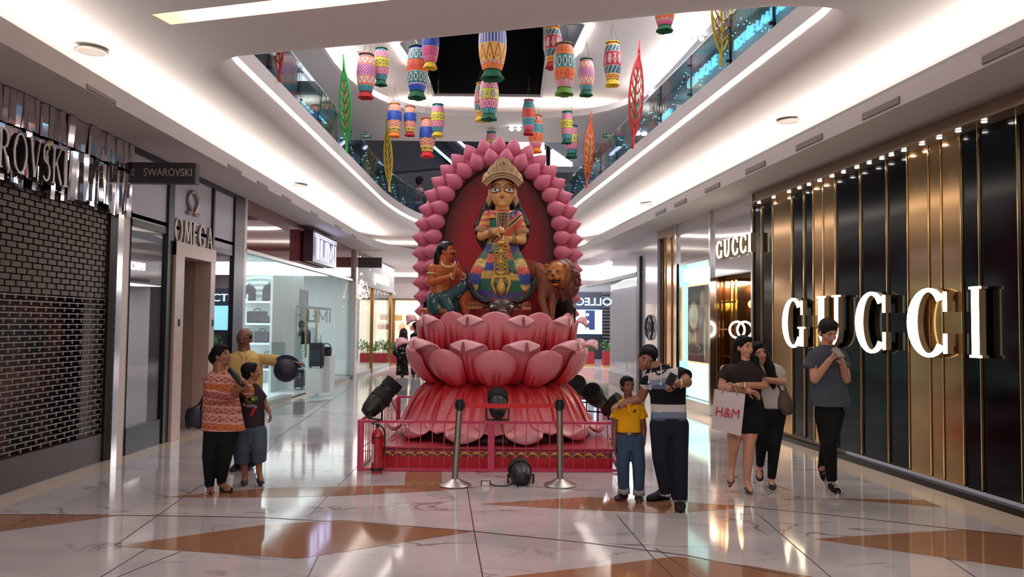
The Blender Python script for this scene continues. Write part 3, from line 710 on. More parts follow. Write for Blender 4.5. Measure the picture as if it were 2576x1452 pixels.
def case(px, w_, h, lab, z, Y=None, mat=None, hd=True, name='briefcase', d=.16):
    Y = Y or YS; x = at(px, 800, Y).x
    t = thing(name, lab, name.replace('_', ' '), (x, Y-.03, z))
    g = G(); g.box((x, Y-.03, z+h/2), (w_, d, h)); obj('case_body', g, mat or BAGM, t, bevel=.025)
    g = G(); g.box((x, Y-.03-d/2-.006, z+h*.38), (w_*.8, .02, h*.5)); obj('front_pocket', g, mat or BAGN, t, bevel=.006)
    if hd: g = G(); g.tube(bez([(x-.09, Y-.03, z+h), (x-.08, Y-.03, z+h+.1), (x+.08, Y-.03, z+h+.1), (x+.09, Y-.03, z+h)], 8), .011, 6); obj('handle', g, BAGM, t)
backpack(627, 757, .34, .42, 'black backpack at the left end of the top shelf', szz[0])
backpack(679, 757, .37, .46, 'rounded black backpack in the middle of the top shelf', szz[0])
case(648, .5, .30, 'wide black briefcase with curved handle on the second shelf', szz[1])
case(669, .28, .18, 'small black satchel beside the wide briefcase', szz[1], Y=YS-.14, hd=False, name='satchel')
case(622, .3, .28, 'black holdall at the left of the third shelf', szz[2], name='holdall')
case(662, .38, .28, 'black travel bag in the middle of the third shelf', szz[2], name='travel_bag')
case(692, .27, .28, 'square black case at the right of the third shelf', szz[2], name='square_case')
case(676, .5, .34, 'navy duffel bag on the lowest shelf', szz[3], mat=BAGN, name='duffel_bag')
# plinths and cases at the window
YW = 17.6
def plinth(px0, px1, py0, Y, lab):
    a = at(px0, py0, Y); b = at(px1, py0, Y); g = G(); g.box(((a.x+b.x)/2, Y, (a.z+.1)/2), (b.x-a.x, .5, a.z-.1)); o = obj('display_plinth', g, M('plinth', '#c3cbca', .5, mott=.15, mscale=30)); tag(o, lab, 'plinth'); return a.z
z1 = plinth(777, 812, 926, 17.6, 'low pale patterned plinth under the tall black suitcase')
z2 = plinth(812, 837, 895, 17.9, 'taller pale plinth under the small black bag')
def suitcase(px, w_, h, z, Y, lab):
    x = at(px, 900, Y).x; t = thing('suitcase', lab, 'suitcase', (x, Y, z), 0, 'suitcases in the shop window')
    g = G(); g.box((x, Y, z+h/2+.04), (w_, .24, h)); obj('case_body', g, BAGM, t, bevel=.03)
    g = G(); g.box((x, Y-.13, z+h*.5), (w_*.75, .03, h*.5)); obj('front_pocket', g, BAGN, t, bevel=.01)
    g = G(); g.tube([(x-.07, Y+.05, z+h), (x-.07, Y+.05, z+h+.2), (x+.07, Y+.05, z+h+.2), (x+.07, Y+.05, z+h)], .01, 6); obj('pull_handle', g, STEEL, t)
    for q in (-1, 1):
        g = G(); g.cyl((x+q*w_*.38-.015, Y-.08, z+.025), (x+q*w_*.38+.015, Y-.08, z+.025), .025, n=12); obj('wheel', g, BLACK, t)
suitcase(797, .30, .52, z1, 17.6, 'tall black wheeled suitcase on the low plinth in the window')
case(824, .22, .2, 'small black bag on the taller window plinth', z2, Y=17.9, name='camera_bag', d=.14)
suitcase(755, .22, .40, .1, 18.6, 'small dark wheeled suitcase behind the shop door')
backpack(770, 866, .22, .4, 'dark backpack hanging by the glass door pull', at(770, 866, 19.2).z, 19.2)
# wall artwork on the inner white wall; letters added for a reflection in the glass
g = G(); a = onl(752, 728, -5.33); b = onl(768, 845, -5.33); g.box((-5.31, (a.y+b.y)/2+.1, (a.z+b.z)/2), (.02, .75, abs(a.z-b.z)*1.0)); o = obj('wall_screen', g, M('screen_slate', '#39424b', .3)); tag(o, 'tall dark slate panel on the white wall behind the door pulls', 'panel')
lg = thing('reflected_lettering', 'dark letters reading TUMI placed inside the glass for a reflection in it', 'sign', (-5.3, 19, 1.9))
g = G()
for st in tst: g.tube([(-5.0, YL(772)+.05+(YL(858)-YL(772))*u, 1.62+.42*v) for u, v in st], .018, 4)
obj('letter_strokes', g, M('letter_grey', '#5b6468', .3, metal=.6), lg)
# ---- shoe shop beyond
y0, y1 = y1+.22, YL(982)
SV = M('silver_fascia', '#7a7672', .55)
jf = thing('shoe_shop_front', 'brass and glass shop front under a silver fascia beyond the bag shop', 'shop front', (-4.75, y0, 0))
g = G(); lpanel(g, y0, y1, 2.8, 3.79, -4.6, .12); obj('fascia', g, SV, jf)
letters(jf, 'SAMI', (-4.56, YL(920), 2.95), (-4.56, YL(963), 2.95), .35, (0, 0, 1), (1, 0, 0), .05, M('lit_letter', '#ffffff', .5, emit=2, ecol='#ffeef4'), None, .12) if False else text('lettering', 'JIMMY CHOO', .42, (-4.52, YL(945), 3.12), (0, 1, 0), (0, 0, 1), M('lit_letter', '#ffffff', .5, emit=2, ecol='#ffeef4'), jf, .02, sx=1.15)
BR = M('brass', '#b08d57', .18, metal=1)
for px in (888, 931, 978): g = G(); g.box((-4.66, YL(px), 1.4), (.1, .12, 2.8)); obj('brass_post', g, BR, jf)
g = G(); lpanel(g, y0, y1, .12, 2.8, -4.70, .012); obj('glass_pane', g, gt, jf)
g = G(); g.box((-5.6, (y0+y1)/2-.3, .06), (1.9, y1-y0, .12)); obj('window_platform', g, M('sill_grey'), jf)
g = G(); g.box((-6.6, (y0+y1)/2, 1.5), (.05, y1-y0, 3)); g.box((-5.7, y0+.1, 1.5), (1.8, .05, 3)); struct(obj('wall_shoe_shop', g, M('shoe_int', '#a8928a', .5)), 'warm interior of the shoe shop')
area('shoe_shop_light', (-5.6, (y0+y1)/2, 2.78), (0, 0, 0), 1, 4, 90, (1, .9, .8))
b2 = thing('blade_sign', 'small dark projecting blade sign beyond the maroon fascia', 'sign', (-4.6, y0+.1, 3.3))
a = at(892, 648, y0+.1); b = at(961, 674, y0+.1); g = G(); g.box(((a.x+b.x)/2, y0+.1, (a.z+b.z)/2), (b.x-a.x, .14, a.z-b.z)); obj('sign_box', g, M('sign_brown', '#4a3a3c', .4), b2)
# sparkling flower light in that window
fl_ = thing('window_chandelier', 'cluster of glowing white and orange blossoms hanging in the shoe shop window', 'light')
random.seed(5); g = G(); g2 = G(); cc = at(905, 730, 24.2)
for i in range(46):
    p = cc+Vector((random.gauss(0, .12), random.gauss(0, .2), random.gauss(0, .42))); g.ell(p, random.uniform(.015, .04), None, 6, 4)
for i in range(9): 
    p = cc+Vector((random.gauss(0, .07), random.gauss(0, .1), random.gauss(.05, .2))); g2.ell(p, random.uniform(.04, .09), None, 8, 6)
for i in range(7):
    a = cc+Vector((random.gauss(0, .12), 0, random.gauss(0, .3))); g.tube([a, a+Vector((random.gauss(0, .15), 0, random.uniform(.1, .5)))], .006, 4)
obj('blossom_sprays', g, M('amber_glow', '#ffb070', .5, emit=3, ecol='#ffb890'), fl_); obj('white_blooms', g2, M('white_glow', '#ffffff', .5, emit=5), fl_)
# ---- right wall: boutique with dark and gold panels
BLKP = M('black_panel', '#08070a', .12, spec=.16); GOLDP = M('gold_panel', '#ab875a', .13, metal=.85, mott=.15, mscale=2); FIN = M('brass_fin', '#cdb283', .15, metal=1)
wr = struct(thing('wall_right', None, None, (0, 0, 0)), 'boutique wall of tall black and bronze panels with thin brass fins')
ZT = 3.62
def rpt(Y, z, off=0): return Vector((rwx(Y, RN+off), Y, z))
YR = lambda px: onr(px, 900).y
def rbox(g, ya, yb, z0, z1, off=0, th=.05):
    """slab on the right wall; off<0 moves towards the hall"""
    c = (rpt(ya, 0, off)+rpt(yb, 0, off))/2; L = (rpt(yb, 0)-rpt(ya, 0)).length
    g.box((c.x+th/2, c.y, (z0+z1)/2), (th, L, z1-z0), Matrix.Rotation(RA, 3, 'Z'))
cols_ = [(1903, 1915, 0), (1915, 1944, 0), (1944, 1992, 1), (1992, 2023, 0), (2023, 2047, 0), (2047, 2072, 1), (2072, 2103, 1), (2103, 2166, 0), (2166, 2233, 0), (2233, 2286, 0), (2286, 2340, 1), (2340, 2372, 1), (2372, 2422, 1), (2422, 2467, 0), (2467, 2567, 0)]
for a, b, c in cols_:
    ya, yb = YR(a), YR(b); g = G(); rbox(g, yb+.012, ya-.012, .1, ZT, 0.008 if c else .02); obj('wall_panel', g, GOLDP if c else BLKP, wr)['kind'] = 'structure'
    g = G(); p = rpt(ya, 0, .0); g.box((p.x+.01, p.y, .06+ZT/2), (.03, .012, ZT-.12)); obj('brass_fin', g, FIN, wr)['kind'] = 'structure'
ya = YR(2567)
for k in range(12):
    yb = ya-.62; g = G(); rbox(g, yb+.012, ya-.012, .1, ZT, .03); obj('wall_panel', g, GOLDP if k % 4 == 2 else BLKP, wr)['kind'] = 'structure'
    g = G(); p = rpt(ya, 0, .0); g.box((p.x+.01, p.y, .06+ZT/2), (.03, .012, ZT-.12)); obj('brass_fin', g, FIN, wr)['kind'] = 'structure'; ya = yb
g = G(); rbox(g, -8, YR(1903), ZT, 3.8, -.05, .1); obj('header_band', g, M('bronze_band', '#9d8872', .3, metal=.6), wr)['kind'] = 'structure'
g = G(); rbox(g, -8, YR(1903), 0, .06, -.06, .1); obj('plinth_strip', g, M('bronze_dark'), wr)['kind'] = 'structure'
# downlights grazing the panels
dlp = [1930, 1968, 2008, 2035, 2060, 2088, 2120, 2150, 2185, 2217, 2250, 2275, 2308, 2355, 2400, 2450, 2518]
dls = []
for i, px in enumerate(dlp):
    p = rpt(YR(px), 3.595, -.12)
    t = thing('downlight', 'small round downlight grazing the dark and bronze panels', 'light', p, 0, 'downlights above the dark and bronze panels')
    g = G(); g.cyl(p+Vector((0, 0, .02)), p, .034, n=14); obj('bezel', g, STEEL, t); g = G(); g.cyl(p, p-Vector((0, 0, .006)), .026, n=14); obj('lamp', g, M('lamp_glow', '#ffffff', .5, emit=14), t)
    if i % 2 == 0: spot('panel_spot', p-Vector((0, 0, .02)), rpt(p.y, 1.0, 0.0), 26, 42, WARM, .02, 1)
g = G(); rbox(g, -8, YR(1903), 3.60, 3.62, -.2, .25); obj('light_shelf', g, M('bronze_band'), wr)['kind'] = 'structure'
# big letters
LW = M('letter_glow', '#ffffff', .5, emit=3.2, ecol='#fff0c4'); LS = M('letter_side', '#b09a78', .45, metal=.6)
bgs = thing('wall_sign', 'very large glowing serif letters reading GUCCI on the black and bronze panels', 'sign', rpt(9.3, 1.7, -.1))
Lp = [('G', 1965, 2020, 873, 752), ('U', 2052, 2112, 872, 745), ('C', 2148, 2225, 886, 737), ('C', 2278, 2380, 896, 728), ('I', 2436, 2462, 899, 722)]
for ch, xa, xb, yb_, yt in Lp:
    a = onr(xa, yb_, RN-.11); b = onr(xb, yb_, RN-.11); zt_ = onr((xa+xb)/2, yt, RN-.11).z; zb2 = onr((xa+xb)/2, yb_, RN-.11).z
    a = Vector((a.x+.09, a.y, zb2)); b = Vector((b.x+.09, b.y, zb2))
    letters(bgs, ch, a, b, zt_-zb2, (0, 0, 1), Vector((-1, -RS, 0)), .08, LW, LS, 0, 'letter')
# ---- boutique entrance
g = G(); PG = M('pearl_gloss', '#b5adab', .08, coat=.6)
ya, yb = YR(1903), YR(1795)
rbox(g, ya, yb, 2.55, 3.8, -.03, .08); rbox(g, yb, YR(1708), 2.95, 3.8, -.03, .08); struct(obj('trim_entrance_fascia', g, PG), 'glossy pearl fascia above the boutique entrance')
g = G(); rbox(g, ya-.03, ya+.03, 0, 3.8, -.08, .16); rbox(g, yb-.04, yb+.04, 0, 3.8, -.08, .16); rbox(g, YR(1708)-.04, YR(1708)+.04, 0, 3.8, -.08, .16); struct(obj('trim_entrance_post', g, CHROME), 'chrome posts of the boutique entrance')
es = thing('entrance_sign', 'smaller glowing letters reading GUCCI above the boutique door', 'sign', rpt(13.5, 2.9, -.1))
z0_ = 2.86
a = onr(1893, 600, RN-.1); b = onr(1806, 620, RN-.1)
letters(es, 'GUCCI', Vector((b.x+.06, b.y, z0_)), Vector((a.x+.06, a.y, z0_)), .30, (0, 0, 1), Vector((-1, -RS, 0)), .10, M('letter_glow2', '#ffffff', .5, emit=4.5, ecol='#fff6dc'), LS, .28, 'letter')
# entrance interior: brass grid and mirror
g = G(); MIRB = M('bronze_mirror', '#a0805f', .1, metal=1); c0 = rpt((ya+yb)/2, 1.3, .9)
R_ = Matrix.Rotation(RA, 3, 'Z')
g.box((c0.x+.4, c0.y+.1, 1.3), (.05, yb-ya+.6, 2.6), R_); g.box(((rpt(ya, 0).x)+.6, ya-.02, 1.3), (1.1, .04, 2.6), R_); g.box((rpt(yb, 0).x+.6, yb+.02, 1.3), (1.1, .04, 2.6), R_)
struct(obj('wall_entrance', g, MIRB), 'bronze mirrored entrance lobby of the boutique')
g = G(); g.box((c0.x, c0.y, 2.56), (1.5, yb-ya, .04), R_); struct(obj('ceiling_entrance', g, M('bronze_dark')), 'dark lobby ceiling')
area('entrance_light', (c0.x-.2, c0.y, 2.5), (0, 0, 0), .5, 1.5, 110, (1, .88, .7))
g = G()
for px in (1806, 1816, 1856):
    p = rpt(YR(px), 0, .25); g.box((p.x, p.y, 1.27), (.04, .04, 2.54), R_)
for z in (.6, 1.1, 1.6, 2.1): p = rpt(YR(1808), z, .25); g.box(p, (.03, .42, .03), R_)
o = obj('brass_screen', g, BR); tag(o, 'brass lattice screen inside the boutique door', 'screen')
g = G(); p = onr(1864, 830, RN+.15)
for s_ in (-1, 1): 
    P = [(p.x+s_*.07+.13*math.cos(a), p.y+s_*.012, p.z+.14*math.sin(a)) for a in np.linspace(0, 2*PI, 24, endpoint=False)]; g.tube(P, .018, 8, closed=True)
o = obj('door_emblem', g, M('emblem_glow', '#ffffff', .5, emit=3, ecol='#fff4e0')); tag(o, 'glowing pair of interlocked rings in the boutique doorway', 'emblem')
g = G(); g.ell((p.x+.3, p.y+.15, 2.05), (.13, .15, .09), None, 16, 8); o = obj('lantern_lamp', g, M('lamp_yellow', '#fff08a', .5, emit=1.6, ecol='#e8d860')); tag(o, 'yellow glowing glass lamp inside the boutique door', 'lamp')
# ---- lit display box with poster
ya, yb = YR(1791), YR(1712)
lb = thing('display_case', 'tall pale turquoise lit display case left of the boutique door', 'display case', rpt(ya, 0))
g = G(); rbox(g, ya+.03, yb-.03, .22, 2.9, .12, .04); obj('light_panel', g, M('turq_glow', '#c7f0ea', .5, emit=1.25, ecol='#b4efe6'), lb)
g = G(); rbox(g, ya, yb, .0, .2, -.05, .3); rbox(g, ya, yb, 2.9, 2.97, -.04, .2); rbox(g, yb-.05, yb, .2, 2.95, -.04, .2); rbox(g, ya, ya+.05, .2, 2.95, -.04, .2); obj('case_frame', g, CHROME, lb)
g = G(); rbox(g, ya+.05, yb-.05, .2, 2.9, -.01, .012); obj('front_glass', g, glass('case_glass', (.93, .97, .97), .05, 0, .10), lb)
pz0, pz1 = onr(1750, 916).z, onr(1750, 714).z
pa, pb = YR(1785), YR(1722)
g = G(); rbox(g, pa, pb, pz0, pz1, .08, .03); obj('poster_frame', g, M('gold_frame', '#ffe2a8', .4, emit=.6, ecol='#ffe2a8'), lb)
PM = M('poster_art', rough=.5, attr=True, emit=1.3); nx, nz = 60, 90
c1 = rpt(pa+.04, pz0+.04, .055); c2 = rpt(pb-.04, pz0+.04, .055); hz = pz1-pz0-.08
g = G(); g.add([c1.lerp(c2, i/(nx-1))+Vector((0, 0, hz*j/(nz-1))) for j in range(nz) for i in range(nx)], [(j*nx+i, j*nx+i+1, (j+1)*nx+i+1, (j+1)*nx+i) for j in range(nz-1) for i in range(nx-1)])
po = obj('poster_picture', g, PM, lb, fix=False)
def posterf(co):
    n = len(co); k = np.arange(n); u = (k % nx)/(nx-1); v = (k//nx)/(nz-1); u = 1-u
    rs = np.random.RandomState(4); c = np.tile(hx('#5a3a32'), (n, 1))
    def blob(cx, cy, rx, ry, col, amt=1, soft=1.6):
        d = ((u-cx)/rx)**2+((v-cy)/ry)**2; w_ = np.clip((1.2-d)*soft, 0, 1)*amt; c[:] = c*(1-w_[:, None])+hx(col)*w_[:, None]
    blob(.2, .85, .4, .3, '#3a3a34'); blob(.85, .5, .2, .6, '#b08c6c'); blob(.25, .6, .22, .2, '#f4e4b8'); blob(.15, .6, .12, .12, '#fff8e0')
    for i in range(14):
        a = rs.uniform(-2.6, -.6); blob(.22+.25*math.cos(a), .55+.28*math.sin(a), .03, .12, '#ecd49a', .8)
    blob(.62, .8, .1, .14, '#d8b090'); blob(.63, .55, .13, .2, '#7a2c30'); blob(.55, .5, .06, .12, '#7aa0c0'); blob(.62, .25, .2, .25, '#2c2426'); blob(.72, .3, .05, .3, '#e8d0a8'); blob(.3, .12, .3, .14, '#6c2028'); blob(.42, .33, .06, .2, '#a02c38')
    return c
paint(po, posterf)
text('case_lettering', 'GUCCI', .16, onr(1753, 645, RN+.0), Vector((RS, -1, 0)), (0, 0, 1), M('pale_letter', '#eef8f4', .4), lb, .004, sx=1.4)
# ---- narrow bronze panel strip and white pillar
for a, b, c in ((1708, 1697, 0), (1697, 1688, 1), (1688, 1672, 1), (1672, 1666, 0), (1666, 1657, 0)):
    ya, yb = YR(a), YR(b); g = G(); rbox(g, ya+.02, yb-.02, .05, 3.62, .02); obj('wall_panel', g, GOLDP if c else BLKP, wr)['kind'] = 'structure'
    g = G(); p = rpt(ya, 0, .0); g.box((p.x+.01, p.y, 1.83), (.03, .02, 3.5)); obj('brass_fin', g, FIN, wr)['kind'] = 'structure'
g = G(); rbox(g, YR(1708), YR(1657), 3.62, 3.8, -.05, .1); obj('header_band', g, M('bronze_band'), wr)['kind'] = 'structure'
WGL = M('white_gloss', '#cdc6d0', .12, coat=.4)
ya, yb = YR(1657), YR(1618)
g = G(); rbox(g, ya, yb, 0, 3.8, -.04, .5); struct(obj('pillar', g, WGL), 'white glossy pillar with round monogram')
mk = thing('round_monogram', 'black ring monogram with letters MK on the white pillar', 'sign', rpt((ya+yb)/2, 1.6, -.07))
p = onr(1633, 824, RN-.08); g = G(); g.tube([(p.x+RS*-.26*math.cos(a), p.y+.3*math.cos(a), p.z+.27*math.sin(a)) for a in np.linspace(0, 2*PI, 32, endpoint=False)], .03, 6, closed=True); obj('ring', g, BLACK, mk)
text('lettering', 'MK', .34, p, Vector((RS, -1, 0)), (0, 0, 1), BLACK, mk, .01, sx=.9, bold=.008)
# ---- handbag shop with big glass
ya, yb = YR(1618), 30.0
mkf = thing('handbag_shop_front', 'white fronted shop with large glass window beyond the white pillar', 'shop front', rpt(ya, 0))
g = G(); rbox(g, ya, yb, 2.95, 3.8, -.02, .3); obj('fascia', g, WGL, mkf)
text('lettering', 'MICHAEL KORS', .36, onr(1505, 678, RN-.06), Vector((RS, -1, 0)), (0, 0, 1), M('lit_letter2', '#ffffff', .5, emit=3, ecol='#fff4f4'), mkf, .03, sx=1.15)
g = G(); rbox(g, ya+.3, YR(1538), .35, 2.9, -.05, .012); obj('window_glass', g, glass('clear_glass2', (.85, .9, .9), .16), mkf)
g = G(); rbox(g, YR(1620), YR(1613), .0, 3.35, -.12, .1); rbox(g, ya+.3, YR(1480), 2.88, 2.98, -.1, .1); obj('window_frame', g, DSTEEL, mkf)
g = G(); rbox(g, ya+.2, YR(1535), 0, .35, -.05, 1.2); obj('window_plinth', g, M('plinth_grey', '#7d7578', .3), mkf)
g = G(); cc = rpt((ya+yb)/2, 1.5, 2.2); g.box((cc.x, cc.y, 1.5), (.05, yb-ya, 3), R_); g.box((cc.x-1.1, cc.y, 2.95), (2.3, yb-ya, .05), R_); struct(obj('wall_handbag_shop', g, M('pale_int', '#b6b2b4', .5)), 'pale interior of the handbag shop')
area('handbag_light', (cc.x-1.4, cc.y, 2.85), (0, 0, 0), 1, 7, 200, (1, .96, .94))
for i, (px, py, c_) in enumerate(((1572, 925, '#8a5630'), (1586, 928, '#a56f3c'), (1598, 922, '#c98c50'), (1608, 926, '#6e4030'))):
    p = onr(px, py, RN+.35); t = thing('handbag', 'tan leather handbag with looped handle on the lit window plinth', 'handbag', (p.x, p.y, .35), 0, 'handbags on the lit window plinth')
    g = G(); g.prism([(-.16, 0), (.16, 0), (.13, .24), (-.13, .24)], (p.x, p.y, .355), (0, 1, 0), (0, 0, 1), (.1, 0, 0)); obj('bag_body', g, M('leather%d' % i, c_, .4), t, bevel=.01)
    g = G(); g.tube(bez([(p.x+.05, p.y-.07, .59), (p.x+.05, p.y-.06, .78), (p.x+.05, p.y+.06, .78), (p.x+.05, p.y+.07, .59)], 8), .01, 6); obj('handle', g, BLACK, t)
# silver drapes in the window
g = G(); P = []
for i in range(60):
    u = i/59; q = onr(1540+60*u, 800, RN+.8); P.append((q.x+.1*math.sin(u*50), q.y, 0))
g.rings([[(x, y, 2.8) for x, y, _ in P], [(x, y, .5) for x, y, _ in P]], cap=False, closed=False); o = obj('silver_drape', g, M('silver_cloth', '#6c6a76', .3, metal=.4), smooth=True); tag(o, 'silver pleated drape hanging in the handbag shop window', 'curtain')
# ---- far end wall
YF = 36.0
g = G(); g.quad((-12, YF, 0), (12, YF, 0), (12, YF, 4.4), (-12, YF, 4.4)); struct(obj('wall_far', g, M('far_grey', '#9c9698', .5)), 'far wall beyond the display')
g = G(); g.quad((-12, 30, 0), (-12, 42, 0), (-12, 42, 4.4), (-12, 30, 4.4)); g.quad((12, 30, 0), (12, 42, 0), (12, 42, 4.4), (12, 30, 4.4)); struct(obj('wall_far_sides', g, WALLG), 'side walls of the far hall')
g = G(); q = at(1010, 690, YF-1.2); g.box((-3, YF-1.6, 3.72), (14, .5, .1)); struct(obj('trim_far_light', g, LED), 'bright light trough along the far ceiling')
ff = thing('far_shop_front', 'grey and brass handbag shop front at the far end left', 'shop front', (-5, YF-.1, 0))
def fbox(g, x0, y0, x1, y1, Y, th=.05): 
    a = at(x0, y0, Y); b = at(x1, y1, Y); g.box(((a.x+b.x)/2, Y, (a.z+b.z)/2), (b.x-a.x, th, a.z-b.z))
g = G(); fbox(g, 900, 712, 1100, 752, YF-.15, .1); obj('fascia', g, M('taupe_fascia', '#8f878a', .5), ff)
text('lettering', 'FURLA', .5, at(955, 734, YF-.22), (1, 0, 0), (0, 0, 1), M('cream_letter'), ff, .02)
g = G()
for x0, x1 in ((979, 984), (987, 992), (1064, 1068)): fbox(g, x0, 753, x1, 915, YF-.3, .12)
fbox(g, 925, 751, 1066, 755, YF-.3, .1); obj('brass_frame', g, BR, ff)
g = G(); fbox(g, 905, 755, 1100, 912, YF-.1, .04); obj('lit_back', g, M('shop_cream', '#cdbfae', .5, emit=.55, ecol='#ffe8cc'), ff)
g = G()
for py in (785, 808, 832, 860):
    fbox(g, 948, py, 978, py+3, YF-.35, .3); fbox(g, 994, py+2, 1062, py+5, YF-.35, .3)
obj('shelf_board', g, M('shelf_white'), ff)
for i, (px, py, c_) in enumerate(((965, 807, '#a35b4c'), (1003, 809, '#b08c58'), (958, 831, '#b03a3c'), (968, 831, '#8c3038'), (1030, 809, '#604038'), (1012, 834, '#c8a070'), (1040, 834, '#884434'))):
    p = at(px, py, YF-.38); t = thing('handbag', ['red-brown handbag', 'tan handbag', 'red handbag', 'dark red handbag', 'brown handbag', 'beige handbag', 'russet handbag'][i]+' on the shelves of the far shop', 'handbag', p, 0, 'handbags on the far shelves')
    g = G(); g.box(p+Vector((0, 0, .15)), (.3, .1, .22)); obj('bag_body', g, M('fleather%d' % i, c_, .5), t, bevel=.02)
    g = G(); g.tube(bez([p+Vector((-.08, 0, .26)), p+Vector((-.07, 0, .4)), p+Vector((.07, 0, .4)), p+Vector((.08, 0, .26))], 6), .012, 5); obj('handle', g, M('fleather%d' % i), t)
# far right: blue screens, slatted wall
fr = thing('video_screen', 'large cyan lit video screen on the far dark shop wall', 'screen', at(1470, 800, 33))
g = G(); fbox(g, 1430, 779, 1514, 841, 33.0, .08); obj('screen_face', g, M('cyan_screen', '#9adcf0', .3, emit=1.5, ecol='#8fdcff'), fr)
g = G(); fbox(g, 1473, 781, 1496, 830, 32.93, .03); obj('dark_column', g, M('screen_dark', '#1c2a50', .3, emit=.3, ecol='#2c3c80'), fr)
for py in (792, 810, 828): g = G(); g.ell(at(1478, py, 32.88), .06, None, 10, 6); obj('bulb', g, M('white_glow'), fr)
fs = thing('far_sign_reflection', 'mirrored blue-white lettering added for a sign reflection above the far video screen', 'sign', at(1480, 760, 33))
text('lettering', 'COLLECTION', .45, at(1468, 760, 32.9), (-1, 0, 0), (0, 0, 1), M('reflection_blue', '#c8e4ff', .5, emit=3.5, ecol='#a8d0ff'), fs, .02, sx=1.1)  # glowing mirrored text added in place of a sign's reflection
g = G(); fbox(g, 1420, 735, 1600, 905, 33.3, .1); struct(obj('wall_far_dark', g, M('far_dark', '#2c2c36', .4)), 'dark far shop wall on the right')
g = G()
for i in range(22): fbox(g, 1515, 720+i*8.4, 1540, 724+i*8.4, 33.0, .06)
o = obj('slat_screen', g, M('slat_grey', '#55504e', .5)); tag(o, 'dark horizontal slatted screen beside the far video screen', 'screen')
# planters
def planter(x0, x1, ytop, ybot, lab, seed):
    Y = 3300/(ybot-816); a = at(x0, ytop, Y); b = at(x1, ytop, Y); w_ = b.x-a.x
    t = thing('planter', lab, 'planter', ((a.x+b.x)/2, Y, 0))
    g = G(); g.box(((a.x+b.x)/2, Y, a.z/2+.04), (w_, .6, a.z-.08)); obj('box', g, M('planter_red', '#8c1a24', .4), t, bevel=.01)
    g = G(); g.box(((a.x+b.x)/2, Y, .04), (w_+.04, .64, .08)); obj('base', g, M('planter_gold', '#b08a50', .4), t)
    rnd = random.Random(seed); g = G()
    for i in range(int(w_*170)):
        p = Vector((a.x+rnd.random()*w_, Y+rnd.uniform(-.28, .28), a.z-.02)); d = Vector((rnd.gauss(0, .3), rnd.gauss(0, .3), 1)).normalized(); L = rnd.uniform(.15, .55)*(.6+.4*math.sin(p.x*4)**2)
        q = p+d*L; s = d.cross(Vector((rnd.random()-.5, rnd.random()-.5, rnd.random()))).normalized()*rnd.uniform(.03, .07)
        g.add([q-d*.02, q+s, q+d*.13+Vector((0, 0, -.03)), q-s], [(0, 1, 2, 3)])
        g.add([p, p+Vector((.006, 0, 0)), q], [(0, 1, 2)])
    o = obj('foliage', g, M('leaf_green', '#3f6b34', .6, mott=.3, mscale=5), t, fix=False)
planter(908, 1062, 888, 921, 'long red planter of green shrubs left of the display', 1)
planter(1440, 1494, 884, 918, 'red planter of ferns right of the display', 2)
planter(1516, 1546, 884, 921, 'small red planter with a bushy shrub by the handbag shop', 3)
# upper-level end: dark soffits, escalators, shop with mannequins
YU = 26.5
g = G(); fbox(g, 700, 335, 1900, 575, 29.5, .1); struct(obj('wall_upper_far', g, M('upper_grey', '#8a888e', .6)), 'grey wall at the far end of the upper level')
g = G(); q = [at(x, y, YU+.6) for x, y in ((925, 352), (1075, 345), (1130, 420), (1000, 432), (885, 440), (850, 380))]; g.add(q+[p+Vector((0, .4, 0)) for p in q], [tuple(range(6)), tuple(range(11, 5, -1))]+[(i, (i+1) % 6, 6+(i+1) % 6, 6+i) for i in range(6)]); struct(obj('slab_dark', g, M('dark_grey', '#4b484c', .6)), 'dark sloping underside by the escalators')
es = thing('escalator', 'dark escalator rising behind the arch with blue lit handrails', 'escalator', at(1150, 400, YU))
g = G(); q = [at(x, y, YU+.1) for x, y in ((1060, 335), (1240, 335), (1330, 430), (1150, 430))]; g.add(q+[p+Vector((0, 1, 0)) for p in q], [(0, 1, 2, 3), (7, 6, 5, 4)]+[(i, (i+1) % 4, 4+(i+1) % 4, 4+i) for i in range(4)]); obj('truss', g, M('esc_dark', '#1a1c22', .3), es)
for i, (x0, y0_, x1, y1_, c) in enumerate(((1055, 338, 1140, 412, 'a'), (1128, 332, 1180, 378, 'b'), (1208, 342, 1240, 372, 'b'), (1100, 338, 1190, 420, 'c'))):
    g = G(); g.tube([at(x0, y0_, YU-.1), at(x1, y1_, YU-.1)], .045 if c != 'c' else .07, 6); obj('handrail', g, {'a': M('cyan_led', '#9fd8ff', .5, emit=1.8, ecol='#8fd0ff'), 'b': M('lilac_led', '#e0d0ff', .5, emit=3, ecol='#d8c8ff'), 'c': BLACK}[c], es)
g = G(); fbox(g, 1255, 333, 1440, 424, YU+2.4, .05); o = obj('lit_shop_panel', g, M('lit_white', '#ffffff', .5, emit=1.1)); tag(o, 'bright white shop wall on the upper level behind the arch', 'panel')
g = G(); q = at(1340, 431, YU+1.2); g.box((q.x, YU+1.4, q.z-.1), (3.4, 2.2, .2)); struct(obj('slab_upper_shop', g, M('upper_grey')), 'floor slab of the bright upper shop')
